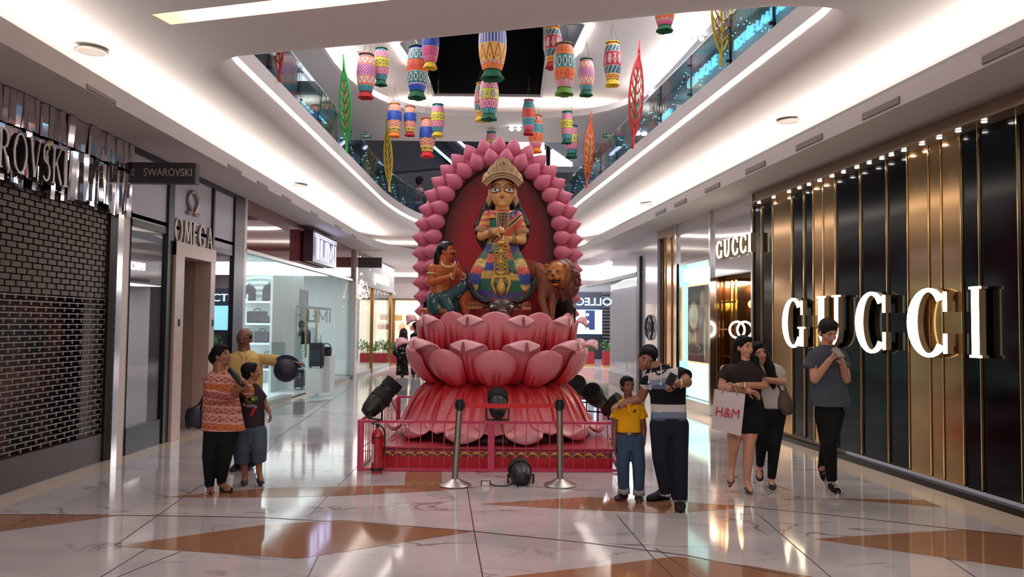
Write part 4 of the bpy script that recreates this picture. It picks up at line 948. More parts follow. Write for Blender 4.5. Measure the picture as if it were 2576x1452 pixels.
for i, px in enumerate((1272, 1379)):
    Yq = YU+1.2; t = thing('mannequin', ['headless black mannequin against the bright upper shop', 'slim dark mannequin frame right of the headless one'][i], 'mannequin', at(px, 400, Yq)); g = G()
    sh_ = lambda x, y: at(px+x, y, Yq)
    k = 1 if i == 0 else .55
    g.limb([sh_(0, 342), sh_(0, 372), sh_(0, 384)], [.14*k, .13*k, .15*k]); g.limb([sh_(-8*k, 342), sh_(-13*k, 358), sh_(-13*k, 376)], [.06*k, .05*k, .04*k]); g.limb([sh_(8*k, 342), sh_(13*k, 358), sh_(13*k, 376)], [.06*k, .05*k, .04*k]); g.limb([sh_(-4*k, 384), sh_(-4*k, 430)], [.09*k, .06*k]); g.limb([sh_(4*k, 384), sh_(4*k, 430)], [.09*k, .06*k])
    obj('figure', g, BLKM, t, smooth=True)
g = G(); q = [at(x, y, YU+.2) for x, y in ((1345, 342), (1400, 343), (1472, 392), (1448, 412))]; g.add(q+[p+Vector((0, .1, 0)) for p in q], [(0, 1, 2, 3), (7, 6, 5, 4)]+[(i, (i+1) % 4, 4+(i+1) % 4, 4+i) for i in range(4)]); o = obj('glass_canopy', g, M('pale_glassy', '#a9b2ba', .3)); tag(o, 'slanting pale glass panel right of the bright upper shop', 'panel')
g = G(); q = [at(x, y, YU+.5) for x, y in ((1365, 340), (1405, 395), (1362, 396))]; g.add(q, [(0, 1, 2)]); 
# upper shop neon signs seen through the balustrade
for s_, px, py, txt, n_, sc_ in (('L', 775, 270, 'BEAUTY', 0, .3), ('L', 812, 300, 'MARC', 0, .25), ('R', 1765, 185, 'CLINIQUE', 1, .27), ('R', 1912, 60, 'ESTÉE LAUDER', 1, .24), ('R', 1672, 295, 'NARS', 1, .25), ('L', 1002, 487, 'SHOP', 0, .35)):
    if s_ == 'L':
        p = onl(px, py, -4.575); ux = (0, 1, 0)
    else: p = onr(px, py, 5.075); ux = Vector((RS, -1, 0))
    t = thing('upper_shop_sign', 'cyan glowing lettering %s on the dark upper level shop wall' % ('reading '+txt if n_ else ('well left of the green leaf', 'closest to the green leaf', '', '', '', 'just right of the yellow leaf')[('BEAUTY', 'MARC', 0, 0, 0, 'SHOP').index(txt)] if s_ == 'L' else ''), 'sign', p)
    text('lettering', txt if n_ else '~ ~ ~', sc_, p, ux, (0, 0, 1), M('cyan_neon', '#bff4ff', .5, emit=1.5, ecol='#8fe8ff'), t, .02, sx=1.3)
g = G(); p = onr(1830, 130, 5.0)
# ================================================================ SCULPTURE
def mixc(a, b, t): t = np.clip(t, 0, 1)[:, None]; return a*(1-t)+b*t
def vnoise(x, seed=0):
    i = np.floor(x).astype(int); f = x-i; f = f*f*(3-2*f); r = np.random.RandomState(seed).rand(4096)
    return r[i % 4096]*(1-f)+r[(i+1) % 4096]*f
CX, CY = -.19, 10.45
# ---- red stepped base
bt = thing('sculpture_platform', 'square red painted base with vine border carrying the pink lotus', 'plinth', (CX, CY, 0))
bx0, bx1, by0, by1 = -1.47, 1.17, 9.16, 11.75
BRED = M('base_red', '#b81c2a', .35)
g = G(); g.box(((bx0+bx1)/2, (by0+by1)/2, .11), (bx1-bx0, by1-by0, .22)); obj('base_block', g, BRED, bt, bevel=.006)
g = G(); g.box(((bx0+bx1)/2, (by0+by1)/2, .232), (bx1-bx0+.04, by1-by0+.04, .025)); obj('top_board', g, M('base_rose', '#b03848', .4), bt, bevel=.005)
g = G(); g.box(((bx0+bx1)/2, by0-.004, .175), (bx1-bx0, .006, .07)); obj('border_band', g, M('band_grey', '#6b3b3e', .5), bt)
g = G(); GV = M('vine_gold', '#d8a24a', .5); yv = by0-.011; x = bx0+.07
while x < bx1-.09:
    g.tube([(x-.055, yv, .155), (x-.03, yv, .175), (x, yv, .178), (x+.03, yv, .165), (x+.055, yv, .15)], [.003, .012, .015, .01, .003], 6, flat=.3, up=(0, 0, 1))
    g.ell((x+.062, yv, .142), (.011, .004, .012), None, 8, 6); g.ell((x+.03, yv, .138), (.006, .004, .012), None, 8, 6); x += .128
obj('vine_pattern', g, GV, bt)
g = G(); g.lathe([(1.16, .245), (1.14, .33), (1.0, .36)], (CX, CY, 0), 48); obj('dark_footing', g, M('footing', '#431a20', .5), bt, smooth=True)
# ---- lotus
lo = thing('lotus_throne', 'huge painted pink lotus with two tiers of petals and a drooping skirt', 'sculpture', (CX, CY, 0))
g = G(); g.lathe([(.70, .30), (.74, .6), (.77, .88), (.80, .95), (.96, 1.08), (1.02, 1.2), (.9, 1.3), (.86, 1.45), (.93, 1.6), (.9, 1.68), (.02, 1.69)], (CX, CY, 0), 48); core = obj('lotus_core', g, M('lotus_red', '#b52a36', .4), lo, smooth=True)
PINK, LPK, RED_, DRED = hx('#cf6470'), hx('#df8894'), hx('#c4222c'), hx('#981822')
def petal(path, width, ang, bulge, seed, nu=25, nv=26, kind=0, th=.022):
    P = spline([(r, 0, z) for r, z in path], 8); L = [0]
    for a, b in zip(P, P[1:]): L.append(L[-1]+(b-a).length)
    W = spline([(0, w_, 0) for w_ in width], 8)
    vs = []; cu = []; cvv = []; tr = .58 if kind == 3 else .74; sag = (0 if kind != 3 else (-.10 if path[-1][1] > path[0][1] else .07))
    for j in range(nv):
        t = j/(nv-1); s = t*L[-1]; k = max(i for i in range(len(L)) if L[i] <= s+1e-9); k = min(k, len(P)-2); f = (s-L[k])/(L[k+1]-L[k]+1e-9)
        p = P[k].lerp(P[k+1], f); tg = (P[k+1]-P[k]).normalized(); nr = Vector((tg.z, 0, -tg.x))
        wi = min(int(t*(len(W)-1)), len(W)-2); wf = t*(len(W)-1)-wi; hw = math.radians(W[wi].lerp(W[wi+1], wf).y)*(1 if t < tr else math.sqrt(max(.0004, 1-((t-tr)/(1.002-tr))**2)))
        for i in range(nu):
            u = -1+2*i/(nu-1); b = bulge*(1-u*u)*(1-t**4 if kind == 3 else 1)
            # pointed rounded tip: rows near the tip sag at their ends
            r = p.x+nr.x*b; z = p.z+nr.z*b+sag*u*u*t**3; a = ang+hw*u
            vs.append(Vector((CX+r*math.sin(a), CY-r*math.cos(a), z))); cu.append(u); cvv.append(t)
    g = G(); g.add(vs, [(j*nu+i, j*nu+i+1, (j+1)*nu+i+1, (j+1)*nu+i) for j in range(nv-1) for i in range(nu-1)])
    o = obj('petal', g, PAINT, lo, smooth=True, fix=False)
    u = np.array(cu); v = np.array(cvv)
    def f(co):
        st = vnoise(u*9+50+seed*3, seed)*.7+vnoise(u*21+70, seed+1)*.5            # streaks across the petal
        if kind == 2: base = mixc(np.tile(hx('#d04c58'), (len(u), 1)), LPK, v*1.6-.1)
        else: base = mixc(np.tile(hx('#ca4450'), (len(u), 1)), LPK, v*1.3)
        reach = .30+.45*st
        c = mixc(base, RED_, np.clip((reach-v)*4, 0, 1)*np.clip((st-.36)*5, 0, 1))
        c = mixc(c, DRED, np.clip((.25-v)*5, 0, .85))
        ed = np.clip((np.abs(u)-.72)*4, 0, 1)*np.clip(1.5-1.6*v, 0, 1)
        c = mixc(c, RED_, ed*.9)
        if kind == 3: c = mixc(c, hx('#eab0b6'), np.clip((v-.6)*4, 0, .8))  # paler curled tips, with a rim highlight painted into the colour
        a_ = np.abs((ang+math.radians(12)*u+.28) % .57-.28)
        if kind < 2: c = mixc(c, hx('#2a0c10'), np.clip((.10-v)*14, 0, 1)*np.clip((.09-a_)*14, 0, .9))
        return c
    paint(o, f)
    s = o.modifiers.new('solid', 'SOLIDIFY'); s.thickness = th; s.offset = -1
    return o
R0 = 2*PI/11
for k in range(11):
    a = k*R0
    if math.cos(a) > -.75:
        pass
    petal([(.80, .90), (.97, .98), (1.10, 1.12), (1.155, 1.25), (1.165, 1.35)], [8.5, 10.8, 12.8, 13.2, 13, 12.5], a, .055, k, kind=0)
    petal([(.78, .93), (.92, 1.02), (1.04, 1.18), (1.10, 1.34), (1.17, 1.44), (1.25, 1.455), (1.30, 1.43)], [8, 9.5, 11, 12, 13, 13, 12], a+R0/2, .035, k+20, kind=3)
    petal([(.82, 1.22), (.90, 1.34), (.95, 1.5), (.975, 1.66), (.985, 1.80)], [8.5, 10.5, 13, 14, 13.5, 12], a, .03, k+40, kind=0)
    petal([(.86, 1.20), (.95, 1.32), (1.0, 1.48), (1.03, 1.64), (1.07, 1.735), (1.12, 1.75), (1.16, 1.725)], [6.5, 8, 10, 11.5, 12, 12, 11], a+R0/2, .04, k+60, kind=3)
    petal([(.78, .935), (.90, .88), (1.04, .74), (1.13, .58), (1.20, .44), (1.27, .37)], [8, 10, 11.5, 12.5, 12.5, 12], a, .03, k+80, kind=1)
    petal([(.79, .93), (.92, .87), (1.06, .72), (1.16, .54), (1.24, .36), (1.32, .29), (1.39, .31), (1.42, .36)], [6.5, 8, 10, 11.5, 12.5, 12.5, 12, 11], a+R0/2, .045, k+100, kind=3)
# ---- arch
AY = 11.0; AX = -.205; AZ = 2.70
ar = thing('petal_arch', 'tall pink petalled arch around a dark red painted backdrop', 'sculpture', (AX, AY, 1.7))
def arch_pt(rx, rz, s):          # s in 0..1 around from bottom left over the top to bottom right
    zb = 1.72; hl = AZ-zb; n = 60; P = []
    pts = [(-rx*(1-.06*(1-k/10)**2), zb+hl*k/10) for k in range(10)]+[(-rx*math.cos(PI*k/40), AZ+rz*math.sin(PI*k/40)) for k in range(41)]+[(rx*(1-.06*(k/10)**2), AZ-hl*k/10) for k in range(1, 11)]
    L = [0]
    for a, b in zip(pts, pts[1:]): L.append(L[-1]+math.hypot(b[0]-a[0], b[1]-a[1]))
    d = s*L[-1]; k = min(max(i for i in range(len(L)) if L[i] <= d+1e-9), len(pts)-2); f = (d-L[k])/(L[k+1]-L[k])
    x = pts[k][0]*(1-f)+pts[k+1][0]*f; z = pts[k][1]*(1-f)+pts[k+1][1]*f
    tx, tz = pts[k+1][0]-pts[k][0], pts[k+1][1]-pts[k][1]; l = math.hypot(tx, tz)
    return Vector((AX+x, AY, z)), Vector((-tz/l, 0, tx/l)), L[-1]
nn = 72
def aring(rx, rz, y): return [(lambda p: (p.x, y, p.z))(arch_pt(rx, rz, i/nn)[0]) for i in range(nn+1)]
g = G(); rg = []
for k in range(1, 25): 
    f = k/24; rg.append([(AX+(p[0]-AX)*f, AY+.03, 2.3+(p[2]-2.3)*f) for p in aring(.79, 1.13, AY)])
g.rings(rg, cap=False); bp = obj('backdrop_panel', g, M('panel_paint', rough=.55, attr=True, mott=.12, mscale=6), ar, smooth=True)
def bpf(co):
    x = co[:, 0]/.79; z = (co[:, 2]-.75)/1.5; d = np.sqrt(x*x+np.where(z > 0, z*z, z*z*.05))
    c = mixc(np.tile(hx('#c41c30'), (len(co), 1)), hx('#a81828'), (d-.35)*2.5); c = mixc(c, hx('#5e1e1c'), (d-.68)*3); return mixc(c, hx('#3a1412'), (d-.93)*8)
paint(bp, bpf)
g = G(); g.rings([aring(.80, 1.14, AY-.03), aring(.86, 1.21, AY-.05), aring(1.06, 1.42, AY-.03), aring(1.12, 1.47, AY+.08), aring(1.06, 1.42, AY+.2), aring(.80, 1.14, AY+.2), aring(.80, 1.14, AY-.03)], cap=False, closed=False)
obj('arch_frame', g, M('arch_pink', '#c65c72', .5), ar, smooth=True)
g = G(); p0 = arch_pt(.8, 1.14, 0)[0]; 
g.tube([arch_pt(.79, 1.13, i/60)[0]+Vector((0, -.03, 0)) for i in range(61)], .022, 8); obj('panel_rim', g, M('rim_brown', '#3a1614', .4), ar, smooth=True)
# teardrop petal
g = G(); rs_ = []
prof = [(0, 0), (.35, .06), (.72, .25), (.95, .5), (1, .75), (.93, 1.02), (.74, 1.32), (.45, 1.6), (.2, 1.8), (0.02, 1.92)]
for r, h in prof: rs_.append([(r*.108*math.cos(2*PI*k/20), r*.095*math.sin(2*PI*k/20)-.02*h, h*.14-.12) for k in range(20)])
g.rings(rs_); me = g.mesh('arch_petal', True); fixn(me); APK = M('arch_petal_pink', '#d4708a', .55, mott=.1, mscale=14, bump=.12, bscale=30); me.materials.append(APK)
random.seed(11)
for rx, rz, cnt, yo, sc_ in ((.885, 1.245, 26, -.10, 1.0), (1.04, 1.42, 29, 0.02, 1.0)):
    for k in range(cnt):
        p, nrm, L = arch_pt(rx, rz, (k+.5)/cnt)
        o = bpy.data.objects.new('petal', me); C.objects.link(o); o.parent = ar
        p = p+Vector((0, yo, 0)); up = nrm; xx = Vector((0, 1, 0)).cross(up)*-1
        xx = up.cross(Vector((0, -1, 0))); R = Matrix((xx, Vector((0, 1, 0)), up)).transposed()
        if R.determinant() < 0: xx = -xx; R = Matrix((xx, Vector((0, 1, 0)), up)).transposed()
        R = R @ Matrix.Rotation(random.uniform(-.08, .08), 3, 'Y')
        o.matrix_world = Matrix.LocRotScale(p-Vector(ar.location), R.to_quaternion(), Vector((sc_,)*3)*random.uniform(.97, 1.05)); o.matrix_basis = o.matrix_world

# ================================================================ figures toolkit
def hframe(yaw, pitch=0, roll=0): return (Matrix.Rotation(math.radians(yaw), 3, 'Z') @ Matrix.Rotation(math.radians(pitch), 3, 'X') @ Matrix.Rotation(math.radians(roll), 3, 'Y'))
def head_shape(g, c, R, s=1, jaw=1.0, nose=1.0, ears=True):
    c = Vector(c); T = lambda x, y, z: c+R @ (Vector((x, y, z))*s)
    g.ell(T(0, .012, .035), [q*s for q in (.075, .093, .083)], R, 16, 12)
    g.ell(T(0, -.018, -.012), [q*s for q in (.063*jaw, .072, .092)], R, 16, 12)
    g.ell(T(0, -.034, -.072), [q*s for q in (.044*jaw, .046, .042)], R, 14, 10)
    for q in (-1, 1):
        g.ell(T(q*.032, -.056, -.028), [t*s for t in (.027, .026, .032)], R, 10, 8)
        g.ell(T(q*.03, -.074, .024), [t*s for t in (.024, .013, .010)], R, 10, 6)
        if ears: g.ell(T(q*.077, .004, -.012), [t*s for t in (.011, .019, .032)], R, 8, 8)
    g.cone(T(0, -.084, .012), T(0, -.102*nose-.002, -.026), .009*s, .014*s, 8)
    for q in (-1, 1): g.ell(T(q*.011, -.093, -.029), .009*s, None, 6, 6)
    g.ell(T(0, -.083, -.056), [t*s for t in (.026, .012, .013)], R, 10, 6)
def face_parts(parent, c, R, s=1, lip='#9b5a50', brow='#1a1210', glasses=False, moust=False, smile=0, lids=0.0, prefix=''):
    c = Vector(c); T = lambda x, y, z: c+R @ (Vector((x, y, z))*s)
    for q in (-1, 1):
        g = G(); g.ell(T(q*.031, -.0805, .004), [t*s for t in (.0125, .008, .0052*(1-lids))], R, 10, 8); e = obj('eye', g, M('eye_white', '#a89c94', .3), parent, smooth=True)
        g = G(); g.ell(T(q*.031, -.087, .004), [t*s for t in (.0062, .003, .0056*(1-lids))], R, 8, 6); obj('iris', g, M('iris_dark', '#1c100c', .2), parent, smooth=True)
        g = G(); g.tube([T(q*.012, -.0905, .024), T(q*.03, -.091, .030), T(q*.052, -.078, .023)], [.002*s, .0042*s, .002*s], 6); obj('eyebrow', g, M('brow_'+brow, brow, .8), parent)
    g = G(); g.tube([T(-.024, -.090, -.055+smile), T(0, -.0985, -.0565), T(.024, -.090, -.055+smile)], [.003*s, .0075*s, .003*s], 8, flat=.7, up=(0, 0, 1)); obj('lips', g, M('lip_'+lip, lip, .4), parent, smooth=True)
    if moust: g = G(); g.tube([T(-.03, -.088, -.047), T(0, -.102, -.040), T(.03, -.088, -.047)], [.003*s, .006*s, .003*s], 6); obj('moustache', g, M('brow_'+brow), parent)
    if glasses:
        g = G()
        for q in (-1, 1): g.tube([T(q*.032+.02*math.cos(a), -.102, .003+.015*math.sin(a)) for a in np.linspace(0, 2*PI, 14, endpoint=False)], .0018*s, 5, closed=True); g.tube([T(q*.052, -.10, .006), T(q*.079, .0, .004)], .0018*s, 5)
        g.tube([T(-.012, -.102, .006), T(.012, -.102, .006)], .002*s, 5); obj('spectacles', g, BLACK, parent)
def hair_cap(g, c, R, s=1, vol=1.0, fringe=.055, low=-.03):
    c = Vector(c); T = lambda x, y, z: c+R @ (Vector((x, y, z))*s)
    g.ell(T(0, .022, .045), [q*s*vol for q in (.083, .094, .085)], R, 16, 12)
    g.ell(T(0, .05, low+.02), [q*s for q in (.070, .062, .07)], R, 14, 10)
    g.ell(T(0, -.035, .088), [q*s*vol for q in (.060, .05, .032)], R, 14, 8)
    for q in (-1, 1): g.ell(T(q*.068, .0, .03), [t*s for t in (.016, .04, .045)], R, 10, 8)
def limbflat(g, pts, rs, n=16):
    for i in range(len(pts)-1): g.ell(pts[i], rs[i], None, n, 10); g.tube([pts[i], pts[i+1]], [rs[i], rs[i+1]], n)
def hand_shape(g, wr, d, n, s=1, curl=25, tside=1, spread=1, rf=.0088):
    d = Vector(d).normalized(); n = Vector(n); n = (n-d*n.dot(d)).normalized(); sd = d.cross(n)*tside
    W = Vector(wr); K = []
    for i in range(4):
        off = (1.5-i)*.0205*s; L = (.082, .088, .084, .074)[i]*s; K.append(W+d*L+sd*off)
        g.cone(W+d*.012*s+sd*off*.55, K[i], .0165*s, .0118*s, 8)
    for i in range(4):
        ls = ((.042, .026, .021), (.047, .03, .023), (.043, .028, .022), (.034, .021, .019))[i]; p = K[i]; dd = (d+sd*(1.5-i)*.07*spread).normalized(); ax = dd.cross(n)
        for j in range(3):
            dd = Matrix.Rotation(-math.radians(-curl*(1+.15*j+.1*i)), 3, ax) @ dd; q = p+dd*ls[j]*s; g.cone(p, q, rf*s*(1-.08*j), rf*s*(.94-.1*j), 8); p = q
    a = W+d*.022*s+sd*.024*s+n*.006*s; b = a+(d*.6+sd*.75+n*.25).normalized()*.042*s; c = b+(d*.9+sd*.25+n*.5).normalized()*.03*s; e = c+(d*.9+sd*.05+n*.5).normalized()*.024*s
    g.cone(a, b, .015*s, .0115*s, 8); g.cone(b, c, .011*s, .0095*s, 8); g.cone(c, e, .0095*s, .008*s, 8)
def torso(g, rings, n=20, pw=1.0):
    """rings: (center Vector, rx, ry, yaw)"""
    rs = []
    for c, rx, ry, yw in rings:
        cy, sy = math.cos(yw), math.sin(yw); r = []
        for k in range(n):
            a = 2*PI*k/n; x = rx*math.copysign(abs(math.cos(a))**pw, math.cos(a)); y = ry*math.copysign(abs(math.sin(a))**pw, math.sin(a)); r.append(Vector(c)+Vector((x*cy-y*sy, x*sy+y*cy, 0)))
        rs.append(r)
    if (rs[0][0]-rs[-1][0]).z > 0: rs = rs[::-1]
    g.rings(rs)
def shoe_shape(g, heel, toe, s=1, h=.07, wd=.046):
    heel = Vector(heel); toe = Vector(toe); d = (toe-heel).normalized(); L = (toe-heel).length; up = Vector((0, 0, 1)); sd = d.cross(up).normalized(); up = sd.cross(d); rs = []
    for t, w_, hh in ((0, .55, .75), (.06, .8, 1.0), (.2, .88, 1.15), (.38, .86, 1.05), (.55, .95, .78), (.72, 1.0, .62), (.88, .85, .5), (.97, .5, .38), (1.0, .25, .25)):
        c = heel+d*(L*t); rs.append([c+sd*(w_*wd*s*math.cos(a))+up*(hh*h*s*.5*(1+math.sin(a)) if math.sin(a) > -.3 else hh*h*s*.5*.7*(1+math.sin(a))) for a in np.linspace(0, 2*PI, 14, endpoint=False)])
    g.rings(rs)
# ================================================================ goddess statue
GY = 10.25
def gp(x, y, dy=0): return at(x, y, GY+dy)
gd = thing('goddess_statue', 'painted goddess statue in a striped sari with tall golden crown', 'statue', (-.1, GY, 1.7))
SKINY = M('statue_skin', '#e2a868', .3, coat=.2)
HC_ = gp(1264, 484)
g = G()
Rg = hframe(0, 0, 0)
g.ell(HC_+Vector((0, 0, .01)), (.168, .15, .205), None, 28, 20); g.ell(HC_+Vector((0, -.03, -.07)), (.135, .125, .145), None, 24, 16)
g.ell(HC_+Vector((0, -.145, -.035)), (.016, .03, .04), None, 10, 8); g.cone(HC_+Vector((0, -.148, .02)), HC_+Vector((0, -.17, -.05)), .01, .02); g.ell(HC_+Vector((0, -.12, -.17)), (.05, .03, .035), None, 12, 8)
for q in (-1, 1): g.ell(HC_+Vector((q*.168, .01, -.03)), (.02, .03, .08), None, 10, 10)
g.cone(gp(1264, 515, .02), gp(1264, 540, .02), .095, .10)
# arms: sleeved upper, bare forearms, hands
def arm(g, pts, rs): g.limb(pts, rs)
LA = [gp(1225, 552), gp(1211, 594, -.04), gp(1243, 584, -.17)]; RA_ = [gp(1303, 552), gp(1313, 604, -.04), gp(1284, 602, -.16)]
arm(g, LA, [.07, .062, .042]); arm(g, RA_, [.07, .062, .042])
hand_shape(g, LA[2], gp(1268, 578, -.19)-LA[2], (.3, -1, .1), 1.25, 55, 1, .6, .0105); hand_shape(g, RA_[2], gp(1258, 604, -.18)-RA_[2], (-.3, -1, .1), 1.25, 55, -1, .6, .0105)
torso(g, [(gp(1264, 548), .16, .1, 0), (gp(1264, 575), .15, .1, 0), (gp(1262, 610), .16, .11, 0)])
gb = melt(g, 'body', .009, 3, SKINY, gd)
# eyes, brows, lips
EB = M('kohl_black', '#231318', .4); EW = M('eye_paint', '#e8e0dc', .3); MAR = M('paint_maroon', '#7a2430', .4)
def on_face(x, z, lift=.0):    # point on the face ellipsoid
    a, b, c = .168, .15, .205; q = max(0, 1-(x/a)**2-((z-.01)/c)**2); y1_ = b*math.sqrt(q)
    q2 = max(0, 1-(x/.135)**2-((z+.07)/.145)**2); y2_ = .03+.125*math.sqrt(q2) if q2 > 0 else 0
    return HC_+Vector((x, -max(y1_, y2_)-lift, z))
for q in (-1, 1):
    ex = q*.092; up_ = [(ex-q*.072, .0), (ex-q*.045, .028), (ex, .042), (ex+q*.045, .032), (ex+q*.068, .014)]; dn = [(ex+q*.05, -.012), (ex+q*.01, -.024), (ex-q*.035, -.016)]
    outl_ = [p for p in up_]+dn; cpt = on_face(ex, .01, .004)
    g = G(); P = [on_face(x, z, .004) for x, z in outl_]; g.add([cpt]+P, [(0, 1+i, 1+(i+1) % len(P)) for i in range(len(P))]); e = obj('eye', g, EW, gd, fix=False)
    so = e.modifiers.new('s', 'SOLIDIFY'); so.thickness = .006; so.offset = 0
    g = G(); g.tube(spline([on_face(x, z, .008) for x, z in outl_], 4, True), .0065, 6, closed=True); obj('eyeliner', g, MAR, gd)
    g = G(); g.ell(on_face(ex-q*.004, .012, .006), (.017, .006, .019), None, 12, 8); obj('pupil', g, EB, gd)
    g = G(); g.tube(spline([on_face(x, z, .006) for x, z in ((q*.012, .03), (q*.03, .065), (q*.075, .09), (q*.125, .075), (q*.15, .05))], 4), .0045, 6); obj('eyebrow', g, EB, gd)
    g = G(); g.tube(spline([on_face(x, z, .004) for x, z in ((q*.03, .03), (q*.06, .06), (q*.1, .067), (q*.148, .045))], 4), .003, 6); obj('eyelid_line', g, MAR, gd)
    # earrings
    p = gp(1264+q*34, 499, -.02); g = G(); g.lathe([(.012, .03), (.03, .012), (.024, 0), (.042, -.012), (.032, -.03), (.036, -.045), (.02, -.065), (.022, -.075), (.006, -.10)], p, 14, sy=.5); obj('earring', g, M('old_gold', '#b8966a', .5, metal=.15, bump=.5, bscale=90), gd)
OG = M('old_gold')
g = G(); g.tube([on_face(0, .115, .005), on_face(0, .085, .006), on_face(0, .055, .005)], [.002, .013, .002], 8, flat=.5); obj('third_eye', g, EW, gd); g = G(); g.ell(on_face(0, .085, .011), (.007, .004, .010)); obj('third_pupil', g, MAR, gd)
g = G(); g.tube([on_face(x, z, .004) for x, z in ((-.034, -.088), (-.012, -.083), (0, -.086), (.012, -.083), (.034, -.088))], [.003, .008, .007, .008, .003], 8); g.tube([on_face(-.024, -.094, .004), on_face(0, -.1, .006), on_face(.024, -.094, .004)], [.003, .009, .003], 8); obj('lips', g, M('lip_red', '#b2382e', .35), gd, smooth=True)
# hair
g = G(); g.ell(HC_+Vector((0, .06, .03)), (.165, .13, .20), None, 20, 14)
for q in (-1, 1): g.limb([gp(1264+q*22, 490, .12), gp(1264+q*36, 530, .18), gp(1264+q*50, 570, .16), gp(1264+q*46, 600, .16), gp(1264+q*40, 622, .16)], [.08, .09, .115, .105, .07])
g.ell(gp(1264, 560, .2), (.28, .09, .3), None, 16, 12)
melt(g, 'hair', .012, 3, M('statue_hair', '#15121a', .25), gd)
g = G(); g.tube([on_face(x, z, .004) for x, z in ((-.14, .10), (-.1, .135), (-.05, .155), (0, .165), (.05, .155), (.1, .135), (.14, .10))], .012, 6); obj('hairline', g, EB, gd)
# crown: fan of ribs
cr = gp(1264, 500, -.03); g = G(); KX = .00512
def fanp(a, r, y=0): return cr+Vector((r*math.sin(a), y, r*math.cos(a)))
A0 = math.radians(54)
def crown_edge(t):
    t = abs(t); X_ = (0, .13, .32, .52, .72, .88, 1.0); Y_ = (101, 97, 85, 77.5, 73, 69, 58)
    return float(np.interp(t, X_, Y_))*KX+.012*abs(math.sin(t*PI*3.5))
N_ = 64
I0 = 49*KX; I1 = 62*KX
inner = [fanp(A0*(-1+2*i/N_), I0, -.13) for i in range(N_+1)]; midr = [fanp(A0*(-1+2*i/N_), I1, -.15) for i in range(N_+1)]
outr = [fanp(A0*(-1+2*i/N_), max(I1, crown_edge(-1+2*i/N_)), -.09) for i in range(N_+1)]; back = [fanp(A0*(-1+2*i/N_), max(I1, crown_edge(-1+2*i/N_))-.01, -.03) for i in range(N_+1)]; binn = [fanp(A0*(-1+2*i/N_), I0, .02) for i in range(N_+1)]
g.rings([inner, midr, outr, back, binn, inner], cap=False, closed=False); crn = obj('crown', g, OG, gd)
g = G(); g.tube([fanp(A0*(-1.04+2.08*i/40), I0+.004, -.15) for i in range(41)], .013, 8); g.tube([fanp(A0*(-1.02+2.04*i/40), I1, -.165) for i in range(41)], .010, 8)
for i in range(45): g.ell(fanp(A0*(-1.0+2.0*i/44), (I0+I1)/2, -.155), .011, None, 6, 5)
obj('crown_band', g, M('crown_gold', '#cfae88', .5, metal=.1), gd)
g = G()
for i in range(9):
    t = (-1+2*i/8)*.9; a = t*A0; r1 = crown_edge(t)
    g.tube([fanp(a-.03, I1+.01, -.16), fanp(a-.035, (r1+I1)/2, -.14), fanp(a-.01, r1-.012, -.11)], .007, 6)
    if i < 8:
        for q_ in (.3, .7): 
            c = fanp(a+.11, I1+.012+(min(r1, crown_edge(t+.2))-I1-.02)*q_, -.15+.04*q_); g.tube([c+Vector((.015*math.cos(b)*(1-b/14), -.0, .015*math.sin(b)*(1-b/14))) for b in np.linspace(0, 8, 12)], .0045, 5)
g.tube([fanp(-.10, I1+.01, -.16), fanp(-.12, .42, -.13), fanp(0, .50, -.10), fanp(.12, .42, -.13), fanp(.10, I1+.01, -.16)], .009, 6); g.tube([fanp(-.05, .45, -.12), fanp(0, .475, -.12), fanp(.05, .45, -.12)], .008, 6)
obj('crown_relief', g, M('crown_gold'), gd)
# skirt and sari
sk = [(gp(1262, 590).z, .165, .125), (gp(1262, 620).z, .215, .15), (gp(1262, 650).z, .30, .2), (gp(1262, 686).z, .385, .25), (gp(1262, 720).z, .40, .27), (gp(1262, 750).z, .41, .28), (gp(1262, 770).z, .42, .29), (gp(1262, 800).z, .43, .3)]
sp_ = spline([(a, b, c) for a, b, c in sk], 9); gx_ = gp(1257, 700).x
g = G(); NA = 110
g.rings([[(gx_+.03*(1-min(1, (sk[0][0]-z)/.6))+rx*math.cos(2*PI*k/NA)*(1+.012*math.sin(2*PI*k/NA*14)*(k/NA > 0)), GY+.02+ry*math.sin(2*PI*k/NA), z) for k in range(NA)] for z, rx, ry in [(p.x, p.y, p.z) for p in sp_]])
skirt = obj('sari_skirt', g, PAINT, gd, smooth=True)
loc = Vector(gd.location); m2 = GY/2000
def glit(c, co, seed, amt=.18):
    h = np.sin(co[:, 0]*913+co[:, 2]*771+seed)*np.sin(co[:, 2]*1240-co[:, 0]*433); return np.clip(c*(1+amt*h[:, None]), 0, 1)
def bands(y, tab, n):
    c = np.zeros((n, 3)); lo_ = -1e9
    for hi, col in tab: c[(y >= lo_) & (y < hi)] = hx(col); lo_ = hi
    return c
